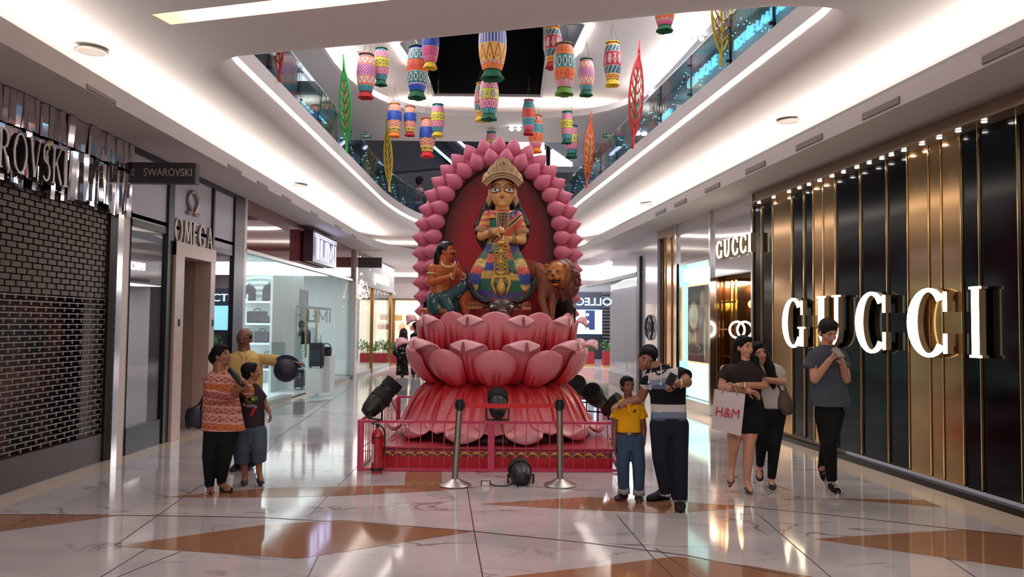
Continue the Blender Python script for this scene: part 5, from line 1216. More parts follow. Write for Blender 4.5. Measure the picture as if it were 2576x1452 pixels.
def skf(co):
    x = (co[:, 0]+loc.x)*2000/(GY-.2)+1288; y = 816-(co[:, 2]+loc.z-1.65)*2000/(GY-.2); n = len(co)
    dx = x-1257; yt = y-.06*dx+.0016*dx*dx*0
    mid = bands(yt, [(612, '#cfae7a'), (632, '#3c7fa0'), (640, '#261214'), (661, '#cf5a48'), (682, '#2e4a98'), (704, '#c9a64a'), (733, '#23654c'), (752, '#4a4280'), (900, '#8a1c24')], n)
    # diagonal bands on the right of the centre
    yd = y-.42*dx; dm = (dx > 2) & (y < 688-.0*dx)
    di = bands(yd, [(622, '#c9553c'), (640, '#2d6e54'), (647, '#23100f'), (652, '#c9a468'), (656, '#23100f'), (672, '#37509c'), (900, '#c9a64a')], n)
    di2 = bands(yd, [(608, '#cc5a46'), (640, '#cc5a46'), (668, '#2d6e54'), (674, '#1f100f'), (677, '#c9a468'), (681, '#1f100f'), (900, '#37509c')], n)
    mid[dm] = di2[dm]
    edge = 22+(y-612)*.30; side = np.abs(dx) > edge
    sd = bands(y+.1*np.abs(dx), [(612, '#d6b78a'), (636, '#4c4680'), (655, '#2c6450'), (676, '#cdae62'), (694, '#cf5c50'), (722, '#3c549e'), (736, '#cdae62'), (900, '#8a1c24')], n)
    sd = np.where(((y > 612))[:, None], sd, mid); mid[side] = sd[side]
    hem = y > 757; mid[hem] = hx('#8c1e26'); mid[(y > 772) & (y < 777)] = hx('#c9a468'); mid[(y > 760) & (y < 768) & (np.sin(x*.9) > .3)] = hx('#c9a468')
    return glit(mid, co, 1, .22)
paint(skirt, skf)
g = G(); torso(g, [(gp(1264, 528, .02), .10, .09, 0), (gp(1264, 534, .02), .19, .115, 0), (gp(1264, 548), .215, .13, 0), (gp(1263, 575), .185, .13, 0), (gp(1262, 600), .17, .125, 0), (gp(1262, 612), .19, .14, 0)])
g.limb([gp(1228, 545), gp(1216, 580, -.02)], [.082, .082]); g.limb([gp(1300, 545), gp(1311, 584, -.02)], [.082, .082])
bl = melt(g, 'blouse', .0085, 3, PAINT, gd)
def blf(co):
    x = (co[:, 0]+loc.x)*2000/(GY-.1)+1288; y = 816-(co[:, 2]+loc.z-1.65)*2000/(GY-.1); n = len(co); dx = x-1264
    c = bands(y, [(541, '#cc5a48'), (549, '#dba23a'), (557, '#c44a58'), (565, '#dba23a'), (573, '#c8544c'), (900, '#cdae62')], n)
    dg = (y-560)+(dx-10)*.95            # sash running from her shoulder on the right down to the left hip
    s = (dg > -26) & (dg < 40) & (np.abs(dx) < 46)
    sc_ = bands(dg, [(-18, '#d8c27a'), (-10, '#34508f'), (-4, '#3a4a98'), (6, '#c04e54'), (9, '#d8c27a'), (15, '#1e0f12'), (18, '#d8c27a'), (30, '#cf5a48'), (90, '#cf5a48')], n)
    c[s & (dx > -30)] = sc_[s & (dx > -30)]
    lf = (dx < -10) & (dx > -34) & (y > 552) & (y < 572); c[lf] = hx('#2c6e5c'); lf = (dx < -10) & (dx > -36) & (y > 548) & (y <= 552); c[lf] = hx('#1e0f12')
    lf = (dx < -2) & (dx > -36) & (y >= 572) & (y < 590); c[lf] = hx('#cdbf98')
    return glit(c, co, 3, .2)
paint(bl, blf)
# necklace plate
g = G(); NP = 14
pl = [(-.078, .0), (-.07, -.16), (-.04, -.215), (0, -.23), (.04, -.215), (.07, -.16), (.078, 0)]
p0 = gp(1265, 535, -.135); g.prism(pl, p0, (1, 0, 0), (0, -.12, 1), (0, -.014, 0)); g.cur = 1
obj('necklace_plate', g, M('necklace_dark', '#4a3a28', .4, metal=.3), gd)
g = G(); pp = [p0+Vector((x, -.02+.12*-z*0-.12*z*-1*-1*-1*0, z)) for x, z in pl]
pp = [p0+Vector((x, -.02-.12*z, z)) for x, z in pl]; g.tube(pp, .009, 6); g.tube([p0+Vector((x*.72, -.022-.12*z*.86, z*.86)) for x, z in pl], .006, 6); g.tube([pp[0], pp[-1]], .008, 6)
for i in range(4):
    for q in (-1, 1):
        c = p0+Vector((q*.026, -.022+.12*(.035+.045*i), -.035-.045*i)); c = p0+Vector((q*.024, -.024, 0))+Vector((0, -.12, 1))*(-.04-.042*i); g.tube([c+Vector((q*.02*math.cos(b)*(1-b/9), -.002, .02*math.sin(b)*(1-b/9))) for b in np.linspace(0, 6, 10)], .0045, 5)
g.tube([gp(1264+30*math.cos(a), 528+8*math.sin(a), -.02-.12*math.sin(a)) for a in np.linspace(0, PI, 14)], .007, 6)
obj('necklace_filigree', g, M('crown_gold'), gd)
for (a, b), q in (((gp(1213, 583, -.02), gp(1222, 545)), -1), ((gp(1313, 588, -.02), gp(1304, 545)), 1)):
    d = (b-a).normalized(); g = G()
    for k in range(3): c = a+d*.02*k; u = d.orthogonal().normalized(); w_ = d.cross(u); g.tube([c+u*.086*math.cos(t)+w_*.086*math.sin(t) for t in np.linspace(0, 2*PI, 24, endpoint=False)], .011 if k != 1 else .014, 6, closed=True)
    obj('armlet', g, OG, gd)
for (a, b) in ((LA[2], LA[1]), (RA_[2], RA_[1])):
    d = (b-a).normalized(); g = G(); u = d.orthogonal().normalized(); w_ = d.cross(u)
    for k in range(4): c = a+d*(.0+.02*k); rr_ = .045+.003*k; g.tube([c+u*rr_*math.cos(t)+w_*rr_*math.sin(t) for t in np.linspace(0, 2*PI, 20, endpoint=False)], .006, 6, closed=True)
    obj('bangle', g, OG, gd)
# trident with ornate shaft
td = thing('trident', 'ornate golden trident held point-down in front of the striped sari', 'trident', gp(1260, 700, -.34))
g = G(); g.tube([gp(1262, 566, -.215), gp(1262, 690, -.33)], .009, 8); obj('shaft', g, M('iron_dark', '#4b3a38', .3, metal=.6), td)
g = G(); g.cone(gp(1262, 572, -.215), gp(1262, 560, -.21), .012, .006); obj('shaft_tip', g, M('lip_red'), td)
TG = M('trident_gold', '#c9a050', .35, metal=.35); g = G()
def scroll(cx, cy, r, q, w_=.009, turns=7, dy=-.33): g.tube([gp(cx+q*r*math.cos(b)*(1-b/(turns+2.5)), cy-r*math.sin(b)*(1-b/(turns+2.5)), dy) for b in np.linspace(-1.2, turns, 22)], w_, 6)
for q in (-1, 1):
    for cy_, r, ox in ((622, 8, 12), (638, 7, 10), (652, 8, 12), (668, 7, 10), (680, 8, 9)): scroll(1260+q*ox, cy_, r, q)
for py_, rr_ in ((612, .05), (634, .045), (660, .05), (688, .055), (695, .03)):
    p = gp(1260, py_, -.32); g.ell(p, (rr_, .03, .03), None, 12, 8)
g.tube([gp(1260, 606, -.3), gp(1260, 700, -.335)], .022, 8, flat=.6)
obj('ornate_scrollwork', g, TG, td, smooth=True)
g = G(); g.tube([gp(1260, 697, -.34), gp(1260, 706, -.35), gp(1260, 718, -.36), gp(1260, 730, -.36), gp(1260, 748, -.36)], [.02, .03, .055, .06, .008], 10, flat=.45)
for q in (-1, 1): g.tube(spline([gp(1260, 699, -.35), gp(1260+q*14, 696, -.35), gp(1260+q*22, 712, -.36), gp(1260+q*17, 728, -.36), gp(1260+q*12, 742, -.36)], 5), [.016]*6+[.018]*6+[.016]*5+[.012, .009, .006, .003], 8, flat=.6); 
for q in (-1, 1): scroll(1260+q*13, 709, 5, q, .007, 5, -.36)
obj('trident_head', g, TG, td, smooth=True)
# ================================================================ kneeling man statue
WY = 9.95
def kp(x, y, dy=0): return at(x, y, WY+dy)
kn = thing('worshipper_statue', 'kneeling bare-chested moustached man statue with folded hands and teal cloth', 'statue', kp(1120, 805))
BRN = M('statue_brown', '#b8602c', .35, mott=.08)
g = G(); Rh = hframe(62, -4, 0); hcx = kp(1124, 632)
head_shape(g, hcx, Rh, 1.0, 1.08, 1.25)
g.limb([kp(1119, 645), kp(1117, 664)], [.06, .068])
torso(g, [(kp(1112, 668), .13, .10, .5), (kp(1111, 682), .155, .11, .5), (kp(1110, 700), .145, .10, .4), (kp(1107, 722), .12, .095, .3), (kp(1106, 742), .125, .10, .3)])
g.limb([kp(1089, 675, -.08), kp(1083, 711, -.12), kp(1140, 694, -.25)], [.058, .045, .028])
g.limb([kp(1138, 672, .05), kp(1174, 706, .0), kp(1160, 693, -.16)], [.055, .043, .028])
hand_shape(g, kp(1141, 693, -.25), kp(1150, 660, -.22)-kp(1141, 693, -.25), (1, .3, .1), .95, 3, 1, .2); hand_shape(g, kp(1161, 693, -.17), kp(1153, 660, -.2)-kp(1161, 693, -.17), (-1, -.2, .1), .95, 3, 1, .2)
g.limb([kp(1172, 722, -.10), kp(1166, 760, -.06), kp(1172, 790, -.06)], [.062, .058, .035]); g.limb([kp(1172, 792, -.06), kp(1182, 799, -.12)], [.035, .02])
g.limb([kp(1125, 780, -.15), kp(1085, 785, .0), kp(1062, 780, .05)], [.06, .05, .03])
melt(g, 'body', .007, 3, BRN, kn)
face_parts(kn, hcx, Rh, 1.0, '#8a4030', '#100c0c')
g = G(); T = lambda x, y, z: hcx+Rh @ Vector((x, y, z)); g.tube([T(-.05, -.075, -.03), T(-.03, -.092, -.043), T(0, -.104, -.036), T(.03, -.092, -.043), T(.05, -.075, -.03)], [.003, .007, .008, .007, .003], 8); obj('moustache', g, EB, kn)
g = G(); hair_cap(g, hcx, Rh, 1.03); g.limb([kp(1113, 622, .02), kp(1104, 642, .04), kp(1098, 664, .06)], [.068, .065, .04]); g.limb([T(.02, .07, -.03), T(.02, .08, -.12)], [.07, .06])
melt(g, 'hair', .008, 2, M('statue_hair'), kn)
g = G(); 
for i in range(22): t = i/21; a = PI*1.05*t-.05; p = kp(1128-17*math.cos(a), 660+12*math.sin(a), -.06-.07*math.sin(a)); g.ell(p, .012, None, 8, 6)
obj('bead_necklace', g, M('bead_cream', '#d8c49a', .4), kn)
for c, d, r in ((kp(1086, 688, -.1), Vector((0, 0, 1)), .06), (kp(1138, 695, -.25), kp(1141, 693, -.25)-kp(1100, 706, -.15), .037), (kp(1165, 696, -.14), kp(1160, 693, -.16)-kp(1174, 706, 0), .037)):
    d = Vector(d).normalized(); u = d.orthogonal().normalized(); w_ = d.cross(u); g = G(); g.tube([c+u*r*math.cos(t)+w_*r*math.sin(t) for t in np.linspace(0, 2*PI, 20, endpoint=False)], .008, 6, closed=True); obj('bracelet', g, M('bead_cream'), kn)
g = G(); torso(g, [(kp(1106, 738), .135, .115, .3), (kp(1107, 755), .16, .14, .2), (kp(1108, 778), .17, .16, .1), (kp(1112, 792), .15, .14, 0)])
g.limb([kp(1120, 752, -.05), kp(1150, 735, -.1), kp(1171, 718, -.12)], [.10, .085, .078]); g.limb([kp(1120, 755, -.1), kp(1130, 780, -.14)], [.10, .08]); g.limb([kp(1145, 745, -.05), kp(1150, 790, -.0)], [.07, .05])
wc = melt(g, 'loincloth', .009, 3, PAINT, kn)
def wcf(co):
    c = np.tile(hx('#1f4a50'), (len(co), 1)); rs = np.random.RandomState(2); P = co
    idx = rs.choice(len(P), 26, replace=False)
    for i in idx:
        for dx, dz in ((.012, .012), (-.012, .012), (.012, -.012), (-.012, -.012)):
            d = np.linalg.norm(P-(P[i]+np.array([dx, 0, dz])), axis=1); c[d < .009] = hx('#d8d4c8')
    return c
paint(wc, wcf)
g = G(); g.limb([kp(1092, 748, .1), kp(1078, 765, .12), kp(1066, 782, .12)], [.06, .07, .03]); obj('dark_sash', g, M('statue_hair'), kn, smooth=True)
# ================================================================ lion
LY = 10.15
def lp(x, y, dy=0): return at(x, y, LY+dy)
ln = thing('lion_statue', 'brown lion statue with open mouth and bushy mane beside the goddess', 'statue', lp(1390, 800))
g = G(); g.limb([lp(1385, 720, .1), lp(1350, 690, .35), lp(1325, 680, .6)], [.17, .16, .15]); g.limb([lp(1375, 710, .05), lp(1362, 750, .0), lp(1374, 795, -.1)], [.11, .06, .04]); g.limb([lp(1395, 730, .05), lp(1388, 765, .03), lp(1386, 800, .0)], [.09, .055, .045])
g.limb([lp(1330, 690, .5), lp(1322, 740, .45), lp(1330, 795, .4)], [.13, .08, .05]); g.ell(lp(1372, 799, -.14), (.05, .08, .035)); g.ell(lp(1385, 803, -.05), (.05, .08, .035))
g.ell(lp(1410, 690, -.05), (.15, .15, .19))
melt(g, 'body', .011, 3, M('lion_brown', '#8c4c34', .45, mott=.2, mscale=6), ln)
g = G(); rnd = random.Random(4); hc2 = lp(1412, 697, 0)
g.ell(lp(1418, 697, .06), (.19, .15, .24), None, 20, 14); g.ell(lp(1430, 725, .04), (.14, .13, .15)); g.ell(lp(1392, 712, .03), (.10, .10, .15)); g.ell(lp(1400, 668, .02), (.12, .11, .07))
for i in range(150):
    a = rnd.uniform(0, 2*PI); rr_ = rnd.uniform(.62, 1.0); c = hc2+Vector((.03+.185*rr_*math.cos(a), .02+rnd.uniform(-.06, .02)-.06*(1-rr_), .235*rr_*math.sin(a)-.0)); d = Vector((math.cos(a)*.3, 0, math.sin(a)*.35-.75)).normalized()
    if math.cos(a) < -.2 and abs(math.sin(a)) < .7 and rr_ < .8: continue
    g.tube([c, c+d*.04+Vector((.012, -.015, 0)), c+d*.09], [.012, .02, .004], 6)
melt(g, 'mane', .0085, 1, M('mane_brown', '#6a2c20', .5, mott=.25, mscale=10), ln)
Rl = hframe(-22, 12, 0); fc = lp(1400, 688, -.14); T = lambda x, y, z: fc+Rl @ Vector((x, y, z))
g = G(); g.ell(T(.0, .0, .03), (.12, .10, .12), Rl, 18, 12); g.ell(T(0, -.06, -.02), (.06, .08, .05), Rl); g.limb([T(0, -.04, .06), T(0, -.115, .0)], [.035, .038])
for q in (-1, 1): g.ell(T(q*.035, -.11, -.035), (.042, .04, .035), Rl); g.ell(T(q*.055, -.075, .055), (.035, .02, .014), Rl); g.ell(T(q*.075, -.02, -.04), (.04, .06, .06), Rl)
g.ell(T(0, -.07, -.125), (.05, .055, .022), Rl)
melt(g, 'face', .006, 2, M('lion_face', '#c07838', .4, mott=.15, mscale=10), ln)
g = G(); g.ell(T(0, -.07, -.088), (.052, .058, .032), Rl); obj('open_mouth', g, M('mouth_dark', '#1a0806', .5), ln, smooth=True)
g = G(); g.ell(T(0, -.152, .0), (.024, .014, .016), Rl); obj('nose', g, M('nose_dark', '#3a1814', .4), ln, smooth=True)
for q in (-1, 1):
    g = G(); g.ell(T(q*.053, -.092, .038), (.021, .01, .012), Rl); obj('eye', g, M('lion_eye', '#c8a080', .3), ln); g = G(); g.ell(T(q*.053, -.1, .038), (.009, .005, .009), Rl); obj('pupil', g, EB, ln)
    g = G(); g.tube([T(q*.03, -.1, .036), T(q*.05, -.105, .053), T(q*.078, -.09, .044)], .004, 6); obj('eye_line', g, EB, ln)
    g = G(); g.tube([T(q*.125+.028*math.cos(a), -.01, .085+.032*math.sin(a)) for a in np.linspace(0, 2*PI, 14, endpoint=False)], .012, 6, closed=True); g.ell(T(q*.125, .005, .085), (.026, .012, .03), Rl); obj('ear', g, M('lion_face'), ln, smooth=True)
# ================================================================ buffalo head
BY = 9.72
def bpx(x, y, dy=0): return at(x, y, BY+dy)
bu = thing('buffalo_head', 'dark brown buffalo head with long curved black horns at the goddess feet', 'statue', bpx(1262, 800))
g = G(); g.ell(bpx(1262, 778, .04), (.155, .13, .13), None, 18, 12); g.ell(bpx(1265, 800, -.06), (.10, .11, .12)); 
for q in (-1, 1): g.ell(bpx(1262+q*22, 768, -.05), (.05, .04, .035)); g.limb([bpx(1262+q*26, 765, .04), bpx(1262+q*48, 775, .06)], [.035, .018])
g.ell(bpx(1265, 790, -.15), (.07, .06, .06))
melt(g, 'head', .009, 2, M('buffalo_brown', '#4c3432', .4, mott=.15), bu)
for q in (-1, 1):
    g = G(); g.tube(spline([bpx(1262+q*25, 757, .03), bpx(1262+q*50, 755, .03), bpx(1262+q*72, 735, .0), bpx(1262+q*84, 705, -.03), bpx(1262+q*85 if q > 0 else 1172, 668, -.05)], 6), [.045]*6+[.042]*6+[.036]*6+[.026, .022, .018, .014, .01, .006, .002], 12); obj('horn', g, M('horn_black', '#1c1b1e', .35), bu, smooth=True)
    g = G(); g.ell(bpx(1262+q*23, 771, -.085), (.035, .015, .020)); obj('eye', g, EW, bu, smooth=True); g = G(); g.ell(bpx(1262+q*20, 771, -.1), (.013, .008, .014)); obj('pupil', g, EB, bu)
    g = G(); g.tube([bpx(1262+q*12, 765, -.1), bpx(1262+q*24, 763, -.1), bpx(1262+q*33, 770, -.08)], .006, 6); obj('eye_line', g, EB, bu)
g = G(); g.ell(bpx(1264, 784, -.17), (.035, .03, .03)); obj('muzzle', g, M('muzzle_pink', '#7c3a4a', .4), bu, smooth=True)
# ================================================================ fence
PF = M('fence_pink', '#c23a5e', .35)
def fence(a, b, nbar, lab, h=.56, mid=None, midrail=.33):
    a = Vector(a); b = Vector(b); t = thing('fence', lab, 'fence', (a+b)/2); d = (b-a).normalized(); L = (b-a).length; yw = math.atan2(d.y, d.x); R = Matrix.Rotation(yw, 3, 'Z')
    def bar(p, sz, nm): g = G(); g.box(p, sz, R); obj(nm, g, PF, t)
    up = Vector((0, 0, 1)); c = (a+b)/2
    bar(c+up*(h-.012), (L, .025, .028), 'top_rail'); bar(c+up*.02, (L, .025, .03), 'bottom_rail'); bar(c+up*midrail*h*1.2, (L, .008, .008), 'middle_rail')
    for p in (a, b): bar(p+up*h/2, (.035, .035, h), 'post')
    if mid: bar(c+up*h/2, (.075, .03, h), 'centre_post')
    for k in range(1, nbar):
        p = a+(b-a)*(k/nbar)
        if mid and (p-c).length < .06: continue
        bar(p+up*h/2, (.009, .009, h-.03), 'bar')
fA, fB, fC, fD = Vector((-1.66, 8.93, 0)), Vector((1.23, 9.02, 0)), Vector((1.30, 11.95, 0)), Vector((-1.66, 11.95, 0))
fence(fA, fB, 22, 'low pink metal railing across the front of the red base', mid=True)
fence(fB+Vector((.03, .03, 0)), fC+Vector((.0, -.03, 0)), 22, 'low pink metal railing along the side of the base nearest the yellow-shirted boy')
fence(fA+Vector((-.03, .03, 0)), fD+Vector((-.03, -.03, 0)), 22, 'low pink metal railing along the side of the base by the fire extinguisher')
fence(fD, fC, 22, 'low pink metal railing behind the red base')
# ---- stage lights
def stage_light(pos, aim, s, lab, yoke=True, rz=0):
    pos = Vector(pos); d = (Vector(aim)-pos).normalized(); t = thing('stage_light', lab, 'light', pos)
    g = G(); g.tube([pos-d*.17*s, pos-d*.15*s, pos-d*.08*s, pos+d*.02*s, pos+d*.05*s, pos+d*.055*s], [v*s for v in (.03, .075, .10, .11, .11, .10)], 14); obj('housing', g, BLACK, t, smooth=True, ang=40)
    g = G(); g.tube([pos+d*.05*s, pos+d*.16*s, pos+d*.16*s, pos+d*.06*s], [v*s for v in (.118, .118, .105, .105)], 16, cap=False); obj('hood', g, BLKM, t)
    g = G(); g.ell(pos+d*.07*s, (.10*s, .10*s, .03*s), d.to_track_quat('Z', 'Y').to_matrix(), 16, 8); obj('lens', g, M('lens_grey', '#3c3438', .15), t, smooth=True)
    u = d.cross(Vector((0, 0, 1))); u = u.normalized() if u.length > .01 else Vector((1, 0, 0)); g = G(); dn = Vector((0, 0, -1))
    a = pos+u*.125*s; b = pos-u*.125*s; g.tube([a, a+dn*.17*s, b+dn*.17*s, b], .009*s+.003, 6); obj('yoke', g, BLACK, t)
    g = G()
    for k in range(6): a_ = 2*PI*k/6; v = d.cross(u); g.tube([pos-d*.12*s+(u*math.cos(a_)+v*math.sin(a_))*.085*s, pos+d*.03*s+(u*math.cos(a_)+v*math.sin(a_))*.113*s], .006*s, 5)
    obj('cooling_ribs', g, BLACK, t); return t
stage_light(at(944, 1016, 9.35), at(968, 990, 9.45), 1.05, 'lower black stage light clamped above the fire extinguisher')
stage_light(at(972, 985, 9.75), at(998, 955, 9.8), 1.0, 'upper black stage light tilted up above the fire extinguisher')
stage_light(at(1252, 1018, 9.02), at(1252, 960, 9.3), 1.0, 'black stage light standing on the centre of the front railing')
stage_light(at(1455, 978, 11.7), at(1443, 940, 11.3), 1.15, 'black stage light on the rear railing corner facing the viewer')
stage_light(at(1500, 1000, 10.9), at(1470, 965, 10.6), 1.15, 'black stage light on the side railing behind the boy')
stage_light(at(1540, 1022, 9.9), at(1575, 995, 9.8), .9, 'black stage light half hidden behind the yellow-shirted boy')
stage_light(at(1310, 1193, 8.35), at(1297, 1150, 8.9), 1.05, 'black stage light lying on the marble floor between the stanchions')
stage_light(at(1415, 775, 10.6), at(1400, 730, 10.4), 1.4, 'black stage light perched on the lotus below the lion')
# ---- extinguisher
ep = flr(948, 1190); ex = thing('fire_extinguisher', 'red fire extinguisher standing at the corner of the pink railing', 'fire extinguisher', ep)
XR = M('extinguisher_red', '#a8141e', .25, coat=.4)
g = G(); g.lathe([(.060, 0), (.066, .01), (.066, .40), (.055, .45), (.022, .475), (.02, .50)], ep, 24); obj('cylinder_body', g, XR, ex, smooth=True, ang=50)
g = G(); g.lathe([(.0675, .03), (.069, .045), (.0675, .06)], ep, 24, cap=False); g.lathe([(.0672, .385), (.0672, .395)], ep, 24, cap=False); obj('dark_band', g, BLACK, ex)
g = G(); g.box(ep+Vector((0, 0, .52)), (.035, .03, .04)); g.box(ep+Vector((-.02, 0, .56)), (.1, .015, .012), (0, -.35, 0)); g.box(ep+Vector((-.02, 0, .535)), (.09, .015, .01)); obj('valve_handle', g, BLACK, ex)
g = G(); g.tube(bez([ep+Vector((.02, 0, .52)), ep+Vector((.1, 0, .5)), ep+Vector((.085, -.02, .35)), ep+Vector((.075, -.01, .2))], 10), .009, 6); obj('hose', g, BLACK, ex)
g = G(); g.lathe([(.0668, .12), (.0668, .32)], ep, 12, cap=False, a0=-2.9, a1=-2.0); obj('label_sheet', g, M('label_white', '#c9c4c0', .5), ex)
# ---- stanchions and belt
def stanchion(px, py, top, lab):
    p = flr(px, py); q = at(top[0], top[1], p.y); t = thing('stanchion', lab, 'stanchion', p)
    SS = M('stanchion_steel', '#a8a098', .34, metal=1)
    g = G(); g.lathe([(.165, 0), (.168, .012), (.155, .02), (.09, .045), (.045, .07), (.035, .075)], p, 36); obj('base', g, SS, t, smooth=True, ang=40)
    g = G(); g.tube([p+Vector((0, 0, .06)), q-Vector((0, 0, .0))], .033, 20); obj('pole', g, SS, t, smooth=True, ang=40)
    g = G(); g.tube([q-Vector((0, 0, .10)), q+Vector((0, 0, .012))], .037, 20); obj('cap', g, BLACK, t, smooth=True, ang=40)
    for s_ in (-1, 1): g = G(); g.box(q+Vector((s_*.042, -.0, -.045)), (.02, .035, .075)); obj('belt_clip', g, BLACK, t, bevel=.003)
    return p, q
_, qa = stanchion(1144, 1222, (1157, 1008), 'steel queue stanchion nearer the fire extinguisher'); _, qb = stanchion(1409, 1222, (1408, 1008), 'steel queue stanchion nearer the yellow-shirted boy')
g = G(); a = qa+Vector((.05, 0, -.045)); b = qb+Vector((-.05, 0, -.045)); n_ = 14
g.rings([[(a.lerp(b, i/n_)+Vector((0, dy_, dz_-.012*math.sin(PI*i/n_)))) for dy_, dz_ in ((-.002, -.024), (.002, -.024), (.002, .024), (-.002, .024))] for i in range(n_+1)]); o = obj('queue_belt', g, M('belt_red', '#c2161e', .6)); tag(o, 'red retractable belt stretched between the two steel stanchions', 'belt')
# ---- socket box and cables
pb = flr(1222, 1222); g = G(); sb = thing('socket_box', 'small white socket box with a dark rim lying on the marble floor', 'socket box', pb)
g.box(pb+Vector((0, 0, .028)), (.10, .035, .055)); obj('box', g, M('socket_cream', '#d6cfc8', .4), sb, bevel=.003)
g = G(); 
for x_ in (-.045, .045): g.box(pb+Vector((x_, -.019, .028)), (.012, .004, .055))
g.box(pb+Vector((0, -.019, .053)), (.10, .004, .008)); obj('dark_rim', g, M('rim_maroon', '#5a2c2c', .5), sb)
def cable(pts, lab, r=.005, name='cable', mat=None): g = G(); g.tube(spline(pts, 8), r, 6); o = obj(name, g, mat or M('cable_dark', '#231c1c', .6), smooth=True); return tag(o, lab, 'cable')
cable([flr(1233, 1217, .03), flr(1245, 1222, .008), flr(1275, 1222, .006), flr(1298, 1213, .006), flr(1303, 1225, .006)], 'dark cable from the socket box to the fallen stage light', .007)
cable([at(1263, 1070, 8.95), at(1273, 1110, 8.98), at(1282, 1150, 8.95), at(1290, 1175, 8.7)], 'thin cable hanging from the front railing centre to the floor light', .003)
cable([at(985, 1010, 9.6), at(1005, 1050, 9.8), at(1020, 1085, 9.7), flr(985, 1110, .26)], 'thin cable drooping from the lamps above the extinguisher onto the red base', .004)
cable([at(1515, 1015, 10.9), at(1520, 1050, 10.95), at(1530, 1090, 10.6), flr(1540, 1128, .01)], 'thin cable hanging down the side railing beside the boy', .004)
# ================================================================ PEOPLE
SK_IN = M('skin_brown', '#8a5a42', .5, mott=.05); SK_IN2 = M('skin_deep', '#6f4433', .5, mott=.05); SK_AS = M('skin_light', '#c08a70', .5, mott=.04); HAIRB = M('hair_black', '#0b090a', .7, spec=.2, bump=.3, bscale=120)
HAIRBR = M('hair_dark_brown', '#1e1210', .65, spec=.25, bump=.3, bscale=120)
def clothmat(name, col, rough=.85, bump=.3, bs=14): return M(name, col, rough, spec=.2, bump=bump, bscale=bs, mott=.06, mscale=9)
DENIM = clothmat('denim_dark', '#1c2430'); DENIML = clothmat('denim_light', '#4a5b70'); BLKC = clothmat('black_cloth', '#121114')
def btorso(g, rings): torso(g, [(c, rx*.74, ry*.62, yw) for c, rx, ry, yw in rings])
class Person:
    def __init__(s, name, label, px, py, skin, Y=None, cat='person'):
        s.Y = Y or flr(px, py).y; s.m = s.Y/F; base = at(px, py, s.Y); s.root = thing(name, label, cat, (base.x, s.Y, 0)); s.skin = skin; s.g = G(); s.k = 1.0
    def p(s, x, y, d=0): return at(x, y, s.Y+d)
    def w(s, px): return px*s.m                           # pixels to metres
    def head(s, x, y, hpx, yaw, pitch=0, roll=0, jaw=1.0, d=0, **kw):
        s.hs = hpx*s.m/.245; s.hc = s.p(x, y, d); s.R = hframe(yaw, pitch, roll); head_shape(s.g, s.hc, s.R, s.hs, jaw); s.fk = kw
    def T(s, x, y, z): return s.hc+s.R @ (Vector((x, y, z))*s.hs)
    def limb(s, pts, rs):
        rs = [r*(.80 if i == 0 and .04 < r <= .06 and len(rs) == 3 else 1) for i, r in enumerate(rs)]
        s.g.limb([s.p(*q) for q in pts], rs)
    def finish(s, voxel=.0055): 
        s.body = melt(s.g, 'body', voxel, 2, s.skin, s.root); face_parts(s.root, s.hc, s.R, s.hs, **s.fk)
    def hair(s, kind='short', mat=None, **kw):
        g = G(); hair_cap(g, s.hc, s.R, s.hs, **kw)
        return g
    def part(s, name, g, mat, voxel=.008, smooth=3): return melt(g, name, voxel, smooth, mat, s.root)
    def garment(s, rings, sleeves=(), extra=None, depth=.62, dmin=0):
        """rings: (cx, y, half width px[, depth offset, yaw deg])"""
        g = G(); rr = []
        for r in rings:
            cx, y, hw = r[:3]; d = r[3] if len(r) > 3 else 0; yw = math.radians(r[4]) if len(r) > 4 else 0; rx = s.w(hw); rr.append((s.p(cx, y, d), rx, max(rx*depth, dmin), yw))
        torso(g, rr, 24, .85)
        for pts, rs in sleeves: limbflat(g, [s.p(q[0], q[1]+(6 if i == 0 else 0), *q[2:]) for i, q in enumerate(pts)], [r*(.72 if i == 0 else .86) for i, r in enumerate(rs)])
        return g
    def trousers(s, hip, legs, hw, rs):
        g = G(); x, y = hip[:2]; torso(g, [(s.p(x, y-8), s.w(hw)*.95, s.w(hw)*.66, 0), (s.p(x, y+12), s.w(hw), s.w(hw)*.7, 0), (s.p(x, y+36), s.w(hw)*.9, s.w(hw)*.66, 0)], 20)
        for pts, r in zip(legs, rs): limbflat(g, [s.p(*q) for q in pts], r)
        return g
# ---------------------------------------------------------------- woman in orange patterned tunic
P = Person('woman', 'woman in orange and white patterned tunic and black leggings looking up to the side', 556, 1240, SK_IN)
P.head(558, 896, 56, 72, -10, 0, 1.05, lip='#8a3c38')
P.limb([(553, 915), (553, 938)], [.058, .062])
P.limb([(528, 952, .03), (545, 1002, -.1), (606, 975, -.24)], [.055, .046, .03]); P.limb([(592, 955, .02), (627, 990, -.08), (612, 968, -.2)], [.052, .042, .03])
hand_shape(P.g, P.p(604, 976, -.24), P.p(620, 955, -.26)-P.p(604, 976, -.24), (.4, -1, 0), .9, 45, 1); hand_shape(P.g, P.p(616, 972, -.2), P.p(608, 952, -.22)-P.p(616, 972, -.2), (-.5, -1, 0), .9, 50, -1)
btorso(P.g, [(P.p(556, 950), .14, .10, 0), (P.p(556, 1000), .14, .11, 0), (P.p(560, 1060), .15, .12, 0)])
P.limb([(560, 1060), (540, 1100), (528, 1147, -.04), (525, 1190)], [.08, .07, .05, .04]); P.limb([(560, 1060), (572, 1100), (566, 1145), (557, 1190, .05)], [.08, .07, .05, .04]); P.limb([(524, 1190), (529, 1228, .02), (530, 1240, -.06)], [.045, .034, .03]); P.limb([(557, 1190, .05), (556, 1218, .05), (576, 1231, .0)], [.045, .034, .03])
P.finish()
